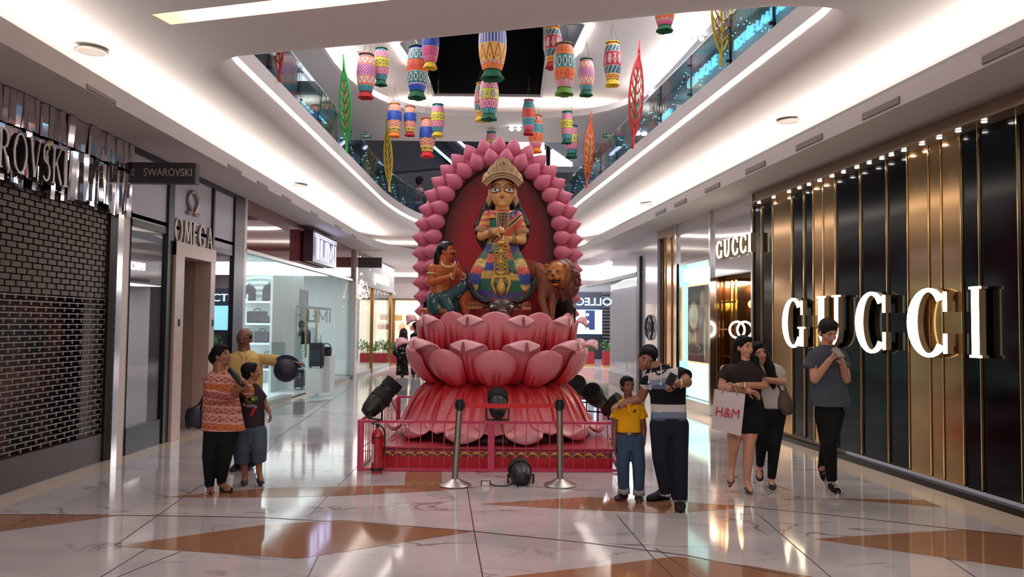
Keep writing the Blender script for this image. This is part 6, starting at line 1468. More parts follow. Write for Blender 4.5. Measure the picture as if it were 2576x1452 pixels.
g = G(); hair_cap(g, P.hc, P.R, P.hs, 1.06); g.ell(P.T(0, .085, .0), (.07, .06, .075)); g.limb([P.T(0, .06, -.03), P.T(0, .075, -.10)], [.06, .035]); P.part('hair', g, HAIRB)
g = P.garment([(555, 930, 16), (556, 939, 30), (556, 950, 40), (556, 960, 42), (556, 1000, 44), (559, 1040, 48), (562, 1083, 54)], [([(524, 950, .02), (538, 1002, -.08), (585, 990, -.2)], [.075, .075, .07]), ([(592, 950, .02), (625, 985, -.08), (622, 978, -.12)], [.072, .068, .065])], depth=.6)
tu = P.part('tunic', g, CLOTH)
def tunf(co):
    z = co[:, 2]; x = co[:, 0]; n = len(co); zz = z+.06*x; c = np.tile(hx('#a85a48'), (n, 1)); tab = [('#b4766c', '#8e443e'), ('#a85e44', '#b88474'), ('#984a46', '#b07068'), ('#b8683c', '#a05040'), ('#b8857c', '#984c44')]
    k = np.floor(zz/.075).astype(int) % 5
    for i, (a, b) in enumerate(tab):
        m = k == i; c[m] = hx(a); q = m & (np.sin(x*90+i)*np.sin(zz*160) > .25); c[q] = hx(b)
    f = (zz % .075); c[(f < .01)] = hx('#c49c90'); d = (f > .03) & (f < .036) & (np.sin(x*120) > .5); c[d] = hx('#4c1e22'); return c
paint(tu, tunf)
g = P.trousers((557, 1080), [[(540, 1085), (528, 1147, -.04), (527, 1224, .02)], [(574, 1085), (566, 1145, -.02), (556, 1216, .05)]], 38, [[.105, .072, .042], [.105, .072, .042]]); P.part('leggings', g, BLKC)
for h, t in ((P.p(526, 1236, .05), P.p(530, 1252, -.12)), (P.p(553, 1230, .05), P.p(584, 1236, -.02))):
    h.z = max(h.z, .012); t.z = max(.008, min(t.z, .02)); g = G(); g.tube([h, h.lerp(t, .5), t], [.03, .036, .03], 10, flat=.3, up=(0, 0, 1)); v = g; obj('sandal_sole', g, M('sandal_sole', '#2c1c1c', .6), P.root); g = G(); q = h.lerp(t, .62)+Vector((0, 0, .025)); sd = (t-h).cross(Vector((0, 0, 1))).normalized()*.036; g.tube([q+sd-Vector((0, 0, .025)), q+Vector((0, 0, .02)), q-sd-Vector((0, 0, .025))], .009, 6); obj('sandal_strap', g, M('sandal_tan', '#8a5a44', .6), P.root)
bag = thing('shoulder_bag', 'dark shoulder bag hanging behind the woman in the patterned tunic', 'bag', P.p(492, 1060, .12))
g = G(); c = P.p(491, 1050, .12); g.rings([[c+Vector((math.cos(a)*.085*k*1.15, math.sin(a)*.05, h+(.012*math.sin(3*a)))) for a in np.linspace(0, 2*PI, 16, endpoint=False)] for h, k in ((-.10, .75), (-.08, .95), (0, 1.05), (.07, .95), (.09, .8))]); obj('bag_body', g, M('bag_blue_black', '#1a202c', .35), bag, smooth=True)
g = G(); g.tube(spline([c+Vector((.05, 0, .08)), P.p(508, 1018, .1), P.p(514, 1000, .08), P.p(520, 960, .08), P.p(528, 940, .04)], 5), .012, 6); g.tube(spline([c+Vector((-.05, 0, .08)), P.p(500, 1018, .14), P.p(512, 995, .12)], 5), .01, 6); obj('strap', g, BLACK, bag)
# dark hairbrush-like umbrella handle in her hands
g = G(); g.tube([P.p(578, 930, -.2), P.p(592, 945, -.24), P.p(612, 972, -.27)], [.026, .03, .018], 10); o = obj('folded_umbrella', g, M('umbrella_black', '#141216', .6), smooth=True); tag(o, 'short folded black umbrella held against the chest of the tunic', 'umbrella')
# ---------------------------------------------------------------- boy in dark t-shirt
P = Person('boy', 'boy in dark grey t-shirt with green print and long denim shorts looking away', 637, 1219, SK_IN)
P.head(631, 938, 50, 118, -6, 0, .95, lip='#7a4038')
P.limb([(628, 955), (632, 972)], [.045, .05])
P.limb([(612, 985), (600, 1020, .05), (598, 1050, -.02)], [.042, .034, .025]); P.limb([(652, 985), (665, 1012, .05), (676, 1034, .0)], [.042, .034, .024])
hand_shape(P.g, P.p(676, 1034), P.p(681, 1048)-P.p(676, 1034), (-1, 0, 0), .75, 25); hand_shape(P.g, P.p(598, 1050, -.02), Vector((0, 0, -1)), (1, 0, 0), .75, 25)
btorso(P.g, [(P.p(634, 980), .11, .08, 0), (P.p(636, 1030), .11, .085, 0), (P.p(633, 1075), .12, .09, 0)])
P.limb([(633, 1070), (614, 1110), (612, 1150)], [.06, .05, .045]); P.limb([(633, 1070), (650, 1110), (651, 1150)], [.06, .05, .045]); P.limb([(611, 1150), (617, 1195, .02), (615, 1212, -.04)], [.045, .03, .026]); P.limb([(651, 1150), (652, 1190, .02), (657, 1208, -.04)], [.045, .03, .026]); P.finish()
g = G(); hair_cap(g, P.hc, P.R, P.hs, 1.05); P.part('hair', g, HAIRB)
g = P.garment([(632, 964, 12), (633, 972, 21), (636, 995, 28), (637, 1040, 28), (636, 1082, 29)], [([(614, 982), (606, 1008, .03)], [.06, .062]), ([(652, 982), (661, 1004, .03)], [.06, .06])]); ts = P.part('t_shirt', g, CLOTH)
rx0 = P.root.location
def tsf(co):
    x = co[:, 0]+rx0.x; z = co[:, 2]; px_ = x/(P.Y-.1)*F+1288+.011*0; py_ = 816-7-(z-HC)/(P.Y-.1)*F; c = np.tile(hx('#33262c'), (len(co), 1)); f = co[:, 1] < .02
    e = ((px_-636)/16)**2+((py_-1004-(px_-636)*-.15)/8)**2; c[f & (e < 1)] = hx('#6d7c34'); c[f & (e < .35)] = hx('#1c2010'); c[f & (((px_-640)/4)**2+((py_-1004)/3)**2 < 1)] = hx('#b8c070')
    w_ = f & (np.abs(py_-1020-(px_-630)*.1) < 4) & (np.abs(px_-632) < 18) & (np.sin(px_*1.6) > -.1); c[w_] = hx('#b9b2a8'); r = f & (np.abs(px_-641+(py_-1035)*.4) < 4) & (py_ > 1026) & (py_ < 1046); c[r] = hx('#a8323a'); return c
paint(ts, tsf)
g = P.trousers((633, 1083), [[(617, 1085), (611, 1130, -.03), (609, 1163)], [(650, 1085), (652, 1125, -.03), (652, 1160)]], 31, [[.085, .08, .076], [.085, .078, .072]]); sh = P.part('shorts', g, clothmat('denim_shorts', '#46525f'))
for h, t in ((P.p(617, 1214, .06), P.p(614, 1219, -.12)), (P.p(652, 1210, .06), P.p(658, 1216, -.1))):
    h.z = t.z = .012; g = G(); g.tube([h, h.lerp(t, .6), t], [.034, .042, .032], 10, flat=.4, up=(0, 0, 1)); obj('sandal_sole', g, M('sandal_sole'), P.root); g = G()
    shoe_shape(g, h+Vector((0, 0, .004)), h.lerp(t, .9)+Vector((0, 0, .004)), .85, .06)
    obj('sandal_strap', g, M('strap_maroon', '#2c1a1e', .6), P.root)
# ---------------------------------------------------------------- man in yellow polo
P = Person('man', 'balding man in pale yellow polo shirt with spectacles stretching out one arm', 608, 1188, SK_IN2, Y=8.95)
P.head(614, 853, 54, 2, 4, 0, 1.15, lip='#5e3a34', glasses=True, moust=True)
P.limb([(614, 872), (614, 890)], [.066, .072])
P.limb([(660, 900), (700, 908, -.06), (730, 910, -.12)], [.058, .048, .034]); hand_shape(P.g, P.p(730, 910, -.12), P.p(760, 912, -.14)-P.p(730, 910, -.12), (0, 0, -1), 1.0, 14, 1)
P.limb([(583, 905), (575, 950), (580, 990, -.05)], [.055, .046, .034]); hand_shape(P.g, P.p(580, 990, -.05), Vector((0, 0, -1)), (1, 0, 0), 1, 25)
btorso(P.g, [(P.p(616, 910), .17, .11, 0), (P.p(617, 960), .17, .13, 0), (P.p(617, 1010), .17, .13, 0)]); P.limb([(617, 1010), (602, 1090), (603, 1175)], [.07, .05, .04]); P.finish()
g = G(); g.ell(P.T(0, .045, .012), [q*P.hs for q in (.082, .072, .07)], P.R, 16, 10)
for q in (-1, 1): g.ell(P.T(q*.072, .01, .02), [t*P.hs for t in (.013, .035, .035)], P.R)
P.part('hair', g, HAIRB, .007, 1)
POLOY = clothmat('polo_pale_yellow', '#c4a468')
g = P.garment([(615, 880, 15), (616, 888, 28), (617, 899, 40), (617, 912, 43), (618, 940, 42), (618, 990, 41), (618, 1030, 41)], [([(652, 896), (685, 906, -.04), (702, 909, -.06)], [.078, .076, .08]), ([(583, 896), (576, 930)], [.078, .08])], depth=.68); P.part('polo_shirt', g, POLOY)
g = G(); g.tube(spline([P.p(600, 880, .0), P.p(606, 893, -.12), P.p(614, 900, -.135), P.p(622, 893, -.12), P.p(630, 880, 0)], 5), .010, 8, flat=.6); g.box(P.p(614, 912, -.152), (.03, .01, .11)); obj('collar_placket', g, clothmat('polo_collar', '#d0b27a'), P.root)
g = P.trousers((617, 1030), [[(602, 1035), (600, 1100), (603, 1172)], [(634, 1035), (634, 1100), (632, 1172)]], 38, [[.10, .075, .055], [.10, .075, .055]]); P.part('trousers', g, DENIM)
for x in (603, 633): g = G(); h = P.p(x, 1180, .1); h.z = 0; t = h+Vector((0, -.27, 0)); shoe_shape(g, h, t, 1); obj('shoe', g, BLACK, P.root, smooth=True)
g = G(); c = P.p(718, 932, -.16); Rc = Matrix.Rotation(.3, 3, 'Y'); T2 = lambda x, y, z: c+Rc @ Vector((x, y, z))
cp = thing('cap', 'dark navy baseball cap dangling from the outstretched hand', 'cap', c)
g.rings([[T2(.135*k*math.cos(a), .03-h*.09, .13*k*math.sin(a)) for a in np.linspace(0, 2*PI, 28, endpoint=False)] for h, k in ((0, .98), (.25, 1), (.6, .9), (1.0, .66), (1.3, .35), (1.4, .05))]); obj('crown', g, M('cap_navy', '#161a30', .6), cp, smooth=True)
g = G(); g.rings([[T2(.135*k*math.cos(a), .035-.02*(k-1), .13*k*math.sin(a)) for a in np.linspace(.5, 2.6, 16)] for k in (.95, 1.15, 1.3)], cap=False, closed=False); o = obj('brim', g, M('cap_brim', '#1e2650', .6), cp); so = o.modifiers.new('s', 'SOLIDIFY'); so.thickness = .006
g = G(); g.ell(T2(-.05, -.045, .055), (.016, .01, .022)); obj('badge', g, M('label_white'), cp)
# ---------------------------------------------------------------- boy in bright yellow polo
P = Person('boy', 'boy in bright yellow polo shirt and blue jeans standing beside the railing', 1584, 1262, SK_IN2)
P.head(1578, 972, 50, 16, -3, 3, .95, lip='#8a4c44', smile=.004)
P.limb([(1580, 992), (1581, 1008)], [.042, .046])
P.limb([(1552, 1022), (1546, 1075, .02), (1545, 1122, -.02)], [.042, .032, .023]); P.limb([(1612, 1022), (1619, 1078, .02), (1618, 1118, -.02)], [.042, .032, .023])
hand_shape(P.g, P.p(1545, 1122, -.02), Vector((.03, 0, -1)), (1, 0, 0), .8, 22, -1); hand_shape(P.g, P.p(1618, 1118, -.02), Vector((-.05, 0, -1)), (-1, 0, 0), .8, 40)
btorso(P.g, [(P.p(1582, 1020), .10, .075, 0), (P.p(1582, 1060), .10, .08, 0), (P.p(1582, 1100), .10, .08, 0)]); P.limb([(1582, 1050), (1572, 1110), (1569, 1240)], [.05, .045, .03]); P.limb([(1582, 1050), (1598, 1110), (1607, 1245)], [.05, .045, .03]); P.finish()
g = G(); hair_cap(g, P.hc, P.R, P.hs, 1.02); P.part('hair', g, HAIRB, .007, 2)
YEL = clothmat('polo_yellow', '#d89812', bump=.4)
g = P.garment([(1581, 1002, 13), (1581, 1009, 24), (1582, 1018, 31), (1582, 1028, 33), (1582, 1055, 29), (1582, 1088, 30)], [([(1554, 1018), (1547, 1052, .01)], [.056, .06]), ([(1610, 1018), (1618, 1052, .01)], [.056, .06])]); P.part('polo_shirt', g, YEL, .007)
g = G(); g.tube(spline([P.p(1567, 1000, .02), P.p(1571, 1012, -.075), P.p(1581, 1020, -.095), P.p(1592, 1012, -.075), P.p(1596, 1000, .02)], 5), .009, 8, flat=.6); g.box(P.p(1581, 1030, -.098), (.022, .008, .07)); obj('collar_placket', g, YEL, P.root)
g = G(); g.ell(P.p(1597, 1033, -.092), (.009, .004, .016)); g.ell(P.p(1594, 1036, -.092), (.01, .004, .006)); obj('chest_emblem', g, M('emblem_navy', '#2a2018', .6), P.root)
g = G(); torso(g, [(P.p(1582, 1087), P.w(30.5), P.w(21), 0), (P.p(1582, 1095), P.w(30.5), P.w(21), 0)]); obj('belt', g, M('belt_brown', '#3a241c', .5), P.root); g = G(); g.box(P.p(1583, 1091, -.085), (.035, .01, .028)); obj('buckle', g, STEEL, P.root, bevel=.002)
g = P.trousers((1582, 1098), [[(1568, 1105), (1567, 1170, -.02), (1570, 1236, .02)], [(1599, 1105), (1607, 1172, -.02), (1607, 1240, .02)]], 30, [[.078, .062, .050], [.078, .062, .050]]); P.part('jeans', g, clothmat('jeans_blue', '#34465c', bump=.5), .007)
for x, y in ((1570, 1234), (1607, 1238)): g = G(); q = P.p(x, y, .02); g.tube([q-Vector((0, 0, .028)), q+Vector((0, 0, .028))], .056, 14); obj('jeans_cuff', g, clothmat('cuff_grey', '#8d9096'), P.root, smooth=True)
for (hx_, hy_), (tx_, ty_) in (((1576, 1240), (1548, 1252)), ((1606, 1240), (1608, 1262))):
    h = P.p(hx_, hy_, .08); t = P.p(tx_, ty_, -.1 if tx_ > 1600 else -.02); h.z = t.z = .0; g = G(); shoe_shape(g, h+Vector((0, 0, .015)), t+Vector((0, 0, .015)), .9); obj('shoe', g, BLACK, P.root, smooth=True)
    g = G(); g.tube([h+Vector((0, 0, .012)), h.lerp(t, .5)+Vector((0, 0, .012)), t+Vector((0, 0, .012))], [.038, .043, .03], 10, flat=.3, up=(0, 0, 1)); obj('shoe_sole', g, M('sole_red', '#7a3038', .5), P.root); 
# ---------------------------------------------------------------- man in striped polo
P = Person('man', 'man in striped navy and white polo leaning to take a phone picture with the boy', 1690, 1276, SK_IN)
P.head(1627, 902, 66, -14, 16, 24, 1.05, lip='#8a4a44', smile=.002, lids=.35)
P.limb([(1640, 918), (1662, 936)], [.058, .068])
P.limb([(1632, 958, .06), (1612, 1002, .16), (1558, 1020, .14)], [.056, .046, .032]); hand_shape(P.g, P.p(1558, 1020, .12), P.p(1538, 1024, .0)-P.p(1558, 1020, .12), (0, -.4, -1), .95, 20, 1)
P.limb([(1716, 940, 0), (1728, 962, -.18), (1702, 966, -.36)], [.06, .048, .034]); hand_shape(P.g, P.p(1704, 966, -.36), P.p(1690, 966, -.40)-P.p(1704, 966, -.36), (-.2, -.3, -.6), 1.0, 48, -1)
btorso(P.g, [(P.p(1672, 950), .17, .11, 0), (P.p(1680, 1000), .16, .12, 0), (P.p(1682, 1050), .16, .12, 0)]); P.limb([(1682, 1040), (1664, 1150, 0), (1680, 1244, .05)], [.07, .05, .035]); P.limb([(1682, 1040), (1707, 1150), (1710, 1258)], [.07, .05, .035]); P.finish()
g = G(); hair_cap(g, P.hc, P.R, P.hs, 1.06); P.part('hair', g, HAIRB, .007, 2)
g = P.garment([(1658, 916, 18), (1662, 925, 30), (1670, 938, 47), (1673, 950, 52), (1676, 965, 50), (1680, 1000, 44), (1682, 1030, 44), (1682, 1058, 45)], [([(1634, 948, .05), (1623, 970, .1)], [.078, .08]), ([(1710, 932, 0), (1726, 948, -.10)], [.078, .08])], depth=.62); po = P.part('polo_shirt', g, CLOTH, .007)
pl0 = P.root.location.copy(); PY = P.Y
def stf(co):
    x = co[:, 0]+pl0.x; y = co[:, 1]+pl0.y; px_ = x/y*F+1288; py_ = 820-(co[:, 2]-HC)/y*F; n = len(co); v = py_+.10*(px_-1682)*0-.14*np.clip(1665-px_, 0, 60)*0
    ch = v+ .22*np.clip(px_-1640, -40, 80)
    c = bands(v, [(916, '#14161c'), (980, '#14161c'), (1016, '#101216'), (1035, '#b8b0ae'), (1050, '#6c7688'), (2000, '#4c566a')], n)
    cz = (v < 978); cc = bands(ch, [(937, '#14161c'), (957, '#b9b0ae'), (970, '#7c889c'), (985, '#55637c'), (3000, '#101216')], n); c[cz] = cc[cz]
    sl = (px_ > 1706) & (v < 960); c[sl] = hx('#101218'); c[(px_ > 1716) & (v > 952) & (v < 966)] = hx('#c0bab8')
    s2 = (px_ < 1632) & (v < 978) & (v > 945); c[s2] = hx('#101218'); c[(px_ < 1640) & (v >= 968) & (v < 980)] = hx('#b9b0ae'); return c
paint(po, stf)
g = G(); g.tube(spline([P.p(1640, 924, .0), P.p(1650, 936, -.10), P.p(1656, 942, -.13), P.p(1672, 934, -.12), P.p(1684, 916, .0)], 5), .008, 8, flat=.6); obj('collar', g, BLKC, P.root)
g = G(); 
for pts in ([(1662, 915, -.09), (1664, 940, -.15), (1663, 965, -.155)], [(1638, 930, -.1), (1634, 945, -.13), (1632, 962, -.13)]): g.tube(spline([P.p(*q) for q in pts], 5), .004, 5)
for q in ((1662, 967, -.155), (1632, 962, -.13)): g.ell(P.p(*q), .011)
obj('earphones', g, M('earphone_white', '#c9c9c9', .4), P.root)
g = G(); a = P.p(1712, 966, -.32); g.tube([a+Vector((0, .037*math.cos(t), .037*math.sin(t))) for t in np.linspace(0, 2*PI, 16, endpoint=False)], .009, 6, closed=True); g.ell(a+Vector((.0, -.04, 0)), (.018, .01, .018)); obj('wristwatch', g, M('watch_gold', '#b59a70', .3, metal=.8), P.root)
g = G(); g.box(P.p(1688, 955, -.44), (.075, .012, .11), (0, .5, .2)); o = obj('phone', g, BLACK, bevel=.004); tag(o, 'black phone held out by the man in the striped polo', 'phone')
g = P.trousers((1683, 1058), [[(1661, 1070), (1663, 1150, -.02), (1679, 1244, .05)], [(1706, 1070), (1708, 1150, -.04), (1710, 1258, -.02)]], 44, [[.10, .083, .066], [.10, .084, .072]]); P.part('jeans', g, clothmat('jeans_dark', '#181c26', bump=.5), .008)
for x, y, d in ((1679, 1240, .05), (1710, 1254, -.02)): g = G(); q = P.p(x, y, d); g.tube([q-Vector((0, 0, .022)), q+Vector((0, 0, .02))], .072, 14); obj('jeans_cuff', g, clothmat('cuff_white', '#a8a2a0'), P.root, smooth=True)
for h, t in ((flr(1684, 1256), flr(1628, 1262)), (flr(1708, 1262), flr(1712, 1292))): 
    g = G(); shoe_shape(g, h+Vector((0, 0, .008)), t+Vector((0, 0, .008)), 1.15, .085); obj('shoe', g, BLKM, P.root, smooth=True); g = G(); g.tube([h+Vector((0, 0, .012)), h.lerp(t, .5)+Vector((0, 0, .012)), t+Vector((0, 0, .012))], [.042, .05, .036], 10, flat=.28, up=(0, 0, 1)); obj('shoe_sole', g, BLACK, P.root)
# ---------------------------------------------------------------- woman with shopping bag
P = Person('woman', 'woman in dark t-shirt and short black skirt carrying a white shopping bag', 1872, 1240, SK_AS)
P.head(1873, 874, 58, 26, 2, 2, 1.08, lip='#a05048')
P.limb([(1874, 892), (1873, 915)], [.05, .056])
P.limb([(1822, 928, .02), (1817, 974, .0), (1884, 984, -.2)], [.052, .044, .03]); P.limb([(1908, 930, .02), (1921, 970, -.02), (1856, 970, -.24)], [.05, .042, .028])
hand_shape(P.g, P.p(1884, 984, -.2), P.p(1904, 990, -.18)-P.p(1884, 984, -.2), (0, -.6, -1), .85, 25); hand_shape(P.g, P.p(1856, 970, -.24), P.p(1838, 970, -.24)-P.p(1856, 970, -.24), (0, -.5, -1), .85, 40, -1)
btorso(P.g, [(P.p(1866, 930), .14, .09, 0), (P.p(1872, 980), .12, .09, 0), (P.p(1880, 1040), .14, .11, 0)])
P.limb([(1880, 1030), (1862, 1062)], [.09, .085]); P.limb([(1880, 1030), (1892, 1062)], [.09, .085]); P.limb([(1860, 1060), (1848, 1095, -.02), (1845, 1126, .0), (1841, 1172, .1)], [.085, .078, .052, .036]); P.limb([(1843, 1136, .05), (1841, 1178, .1), (1839, 1208, .04)], [.054, .034, .03])
P.limb([(1893, 1060), (1886, 1095, -.04), (1883, 1128, -.06), (1882, 1150, -.04), (1879, 1210, 0)], [.085, .077, .052, .057, .032]); P.limb([(1879, 1214, 0), (1889, 1233, -.1)], [.032, .026]); P.finish()
g = G(); hair_cap(g, P.hc, P.R, P.hs, 1.05); g.limb([P.T(-.05, .05, .03), P.T(-.062, .05, -.08), P.p(1852, 912, .0), P.p(1852, 945, -.05)], [.05, .05, .055, .03]); g.limb([P.T(.06, .05, .03), P.T(.07, .05, -.08), P.p(1898, 905, .0), P.p(1905, 925, -.03)], [.045, .045, .05, .03]); g.limb([P.T(0, .07, .0), P.p(1872, 915, .1), P.p(1872, 945, .1)], [.08, .09, .06]); P.part('hair', g, HAIRB, .007, 2)
g = P.garment([(1872, 905, 18), (1870, 914, 30), (1867, 924, 43), (1867, 936, 48), (1872, 960, 44), (1876, 990, 38), (1880, 1006, 36)], [([(1828, 922), (1817, 952)], [.066, .07]), ([(1904, 922), (1915, 952)], [.066, .07])]); P.part('t_shirt', g, clothmat('tee_charcoal', '#2c2624'))
g = P.garment([(1883, 998, 33), (1884, 1015, 36), (1886, 1050, 40), (1886, 1088, 40)], depth=.72); P.part('skirt', g, BLKC)
g = G(); c = P.p(1878, 1005, -.14); g.tube(spline([P.p(1845, 1000, -.1), P.p(1865, 1012, -.16), P.p(1895, 1006, -.15)], 5), .014, 6); obj('waist_tie', g, BLKC, P.root)
for h, t, nm in ((P.p(1841, 1200, .12), P.p(1838, 1222, .02), 'lifted'), (P.p(1878, 1228, .06), P.p(1890, 1239, -.12), 'front')):
    if nm == 'front': h.z = .012; t.z = .012
    g = G(); g.tube([h, h.lerp(t, .5), t], [.032, .038, .034], 10, flat=.35, up=(0, 1, 0) if nm == 'lifted' else (0, 0, 1)); obj('sandal_sole', g, M('sole_tan', '#6a4438', .6), P.root)
    g = G()
    shoe_shape(g, h, h.lerp(t, .85), .82, .05)
    obj('sandal_strap', g, BLACK, P.root)
g = G(); a = P.p(1872, 971, -.235); g.tube([a+Vector((0, .033*math.cos(t), .033*math.sin(t))) for t in np.linspace(0, 2*PI, 16, endpoint=False)], .008, 6, closed=True); g.ell(a+Vector((0, -.036, 0)), (.017, .008, .017)); obj('wristwatch', g, M('watch_rose', '#d0b0a0', .3, metal=.6), P.root)
WMY, WM = P.Y, P
sb = thing('shopping_bag', 'white paper shopping bag with red H&M lettering and rope handles', 'bag', WM.p(1833, 1085, -.18))
A_, B_, C_, D_ = [WM.p(*q) for q in ((1797, 981, -.22), (1875, 993, -.30), (1864, 1098, -.28), (1791, 1078, -.2))]; bk = Vector((.03, .12, 0)); PAPER = M('paper_white', '#c4b8b8', .6, bump=.5, bscale=7)
g = G(); g.add([A_, B_, C_, D_, A_+bk, B_+bk, C_+bk, D_+bk], [(0, 1, 2, 3), (7, 6, 5, 4), (1, 5, 6, 2), (0, 3, 7, 4), (3, 2, 6, 7)]); obj('bag_body', g, PAPER, sb, fix=False)
ux = (B_-A_).normalized(); uy = (A_-D_).normalized(); nn_ = ux.cross(uy).normalized(); uy = nn_.cross(ux)
text('lettering', 'H&M', .13, (A_+C_)/2+nn_*.012, ux+uy*.02, uy, M('hm_red', '#b8182c', .5), sb, .003, sx=.85)
for k in (0, 1): 
    o_ = bk*k; g = G(); g.tube(bez([A_.lerp(B_, .25)+o_+Vector((0, -.004, -.02)), WM.p(1828, 955, -.26)+o_*.3, WM.p(1846, 955, -.27)+o_*.3, A_.lerp(B_, .75)+o_+Vector((0, -.004, -.02))], 12), .006, 6); obj('handle', g, M('rope_tan', '#a58c78', .7), sb, smooth=True)
# ---------------------------------------------------------------- woman in white tee
P = Person('woman', 'smiling long-haired woman in white t-shirt leaning on the other woman', 1942, 1228, SK_AS)
P.head(1909, 888, 54, 4, 4, -12, .98, lip='#a04844', smile=.005)
P.limb([(1916, 905, .0), (1926, 922, .04)], [.048, .054])
P.limb([(1955, 926, .04), (1971, 962, 0), (1925, 955, -.25)], [.048, .04, .027]); hand_shape(P.g, P.p(1925, 955, -.25), P.p(1910, 945, -.28)-P.p(1925, 955, -.25), (0, -.2, -1), .85, 35)
btorso(P.g, [(P.p(1938, 930, .05), .12, .085, 0), (P.p(1940, 980, .05), .11, .085, 0), (P.p(1942, 1030, .05), .12, .09, 0)])
P.limb([(1942, 1030, .05), (1917, 1110, 0), (1912, 1168, .14)], [.06, .04, .03]); P.limb([(1942, 1030, .05), (1949, 1110, -.04), (1941, 1200, 0)], [.06, .04, .03]); P.limb([(1912, 1165, .14), (1911, 1185, .16), (1911, 1200, .1)], [.036, .03, .026]); P.limb([(1941, 1195, 0), (1941, 1210, 0), (1943, 1222, -.05)], [.036, .03, .026]); P.finish()
g = G(); hair_cap(g, P.hc, P.R, P.hs, 1.05); g.limb([P.T(.055, .05, .04), P.T(.07, .03, -.06), P.p(1936, 925, -.04), P.p(1944, 958, -.06), P.p(1946, 975, -.06)], [.05, .05, .055, .045, .02]); g.limb([P.T(0, .07, .0), P.p(1930, 930, .14)], [.075, .07]); g.limb([P.T(-.05, .05, .02), P.T(-.06, .05, -.06)], [.045, .03]); P.part('hair', g, HAIRB, .007, 2)
g = P.garment([(1930, 912, 16, .05), (1934, 920, 30, .05), (1940, 935, 37, .05), (1942, 975, 31, .04), (1942, 1010, 31, .04), (1941, 1034, 30, .04)], [([(1954, 922, .05), (1968, 948, .03)], [.06, .062])]); P.part('t_shirt', g, clothmat('tee_white', '#b9b0aa', bump=.6))
g = P.trousers((1942, 1036), [[(1928, 1045, .05), (1916, 1110, -.02), (1912, 1170, .14)], [(1955, 1045, .04), (1948, 1115, -.06), (1941, 1203, 0)]], 29, [[.09, .066, .04], [.09, .066, .042]]); P.part('leggings', g, BLKC)
g = G(); shoe_shape(g, P.p(1912, 1188, .2), P.p(1911, 1212, .08), .85); obj('shoe', g, BLACK, P.root, smooth=True)
g = G(); h = P.p(1939, 1215, .08); t = P.p(1945, 1228, -.12); h.z = t.z = .008; shoe_shape(g, h, t, .9); obj('shoe', g, BLACK, P.root, smooth=True)
hb = thing('handbag', 'soft grey-brown shoulder bag hanging at the side of the woman in white', 'bag', P.p(1975, 1010, -.02))
g = G(); c = P.p(1974, 1012, -.02); g.rings([[c+Vector((.02*(-h*6)+math.cos(a)*.085*k, math.sin(a)*.06*k, h)) for a in np.linspace(0, 2*PI, 18, endpoint=False)] for h, k in ((-.13, .4), (-.115, .8), (-.05, 1.05), (.03, .9), (.10, .6), (.12, .4))]); obj('bag_body', g, clothmat('bag_taupe', '#55463e', .5), hb, smooth=True)
g = G(); g.tube(spline([P.p(1985, 995, -.02), P.p(1968, 960, .03), P.p(1958, 915, .05), P.p(1955, 960, -.06), P.p(1968, 990, -.03)], 6), .008, 6); obj('strap', g, BLACK, hb)
# ---------------------------------------------------------------- young man with phone
P = Person('man', 'young man in grey-blue t-shirt and black jeans walking while looking at a phone', 2090, 1240, SK_AS)
P.head(2083, 836, 64, 10, 26, 0, .98, lip='#a05a50', lids=.5)
P.limb([(2080, 858, .02), (2079, 878, .03)], [.054, .062])
P.limb([(2042, 895), (2050, 955, -.08), (2088, 906, -.26)], [.054, .044, .03]); P.limb([(2120, 895), (2129, 955, -.06), (2118, 910, -.24)], [.054, .044, .03])
hand_shape(P.g, P.p(2088, 906, -.26), P.p(2102, 893, -.30)-P.p(2088, 906, -.26), (.4, -.1, 1), .95, 35, -1); hand_shape(P.g, P.p(2118, 910, -.24), P.p(2115, 893, -.30)-P.p(2118, 910, -.24), (-1, 0, .3), .95, 45)
btorso(P.g, [(P.p(2080, 900), .16, .10, 0), (P.p(2082, 950), .15, .11, 0), (P.p(2085, 1015), .14, .11, 0)]); P.limb([(2085, 1015), (2088, 1118, -.06), (2092, 1212, 0)], [.07, .045, .034]); P.limb([(2085, 1015), (2078, 1110, 0), (2069, 1180, .22)], [.06, .045, .034]); P.finish()
g = G(); hair_cap(g, P.hc, P.R, P.hs, 1.07); g.ell(P.T(0, -.03, .10), [q*P.hs for q in (.062, .06, .035)], P.R); P.part('hair', g, HAIRBR, .007, 2)
g = P.garment([(2079, 868, 17), (2080, 876, 30), (2081, 887, 43), (2081, 900, 46), (2082, 930, 42), (2086, 975, 44), (2091, 1022, 52)], [([(2043, 888), (2037, 928, -.03)], [.070, .078]), ([(2119, 888), (2127, 928, -.03)], [.070, .078])], depth=.6); te = P.part('t_shirt', g, CLOTH, .006, 3)
def tef(co):
    c = np.tile(hx('#3e434b'), (len(co), 1)); s = np.sin(co[:, 0]*430) > .2; c[s] = hx('#4c525b'); return c
paint(te, tef)
g = G(); g.tube([P.p(2079+19*math.cos(a), 871+5*math.sin(a), .02-.075*math.sin(a)) for a in np.linspace(0, 2*PI, 24, endpoint=False)], .008, 6, closed=True); obj('neckband', g, BLKC, P.root)
g = P.trousers((2084, 1028), [[(2100, 1040), (2087, 1118, -.08), (2092, 1208, 0)], [(2072, 1040), (2080, 1118, .0), (2069, 1172, .22)]], 35, [[.095, .07, .052], [.09, .066, .046]]); P.part('jeans', g, BLKC, .007)
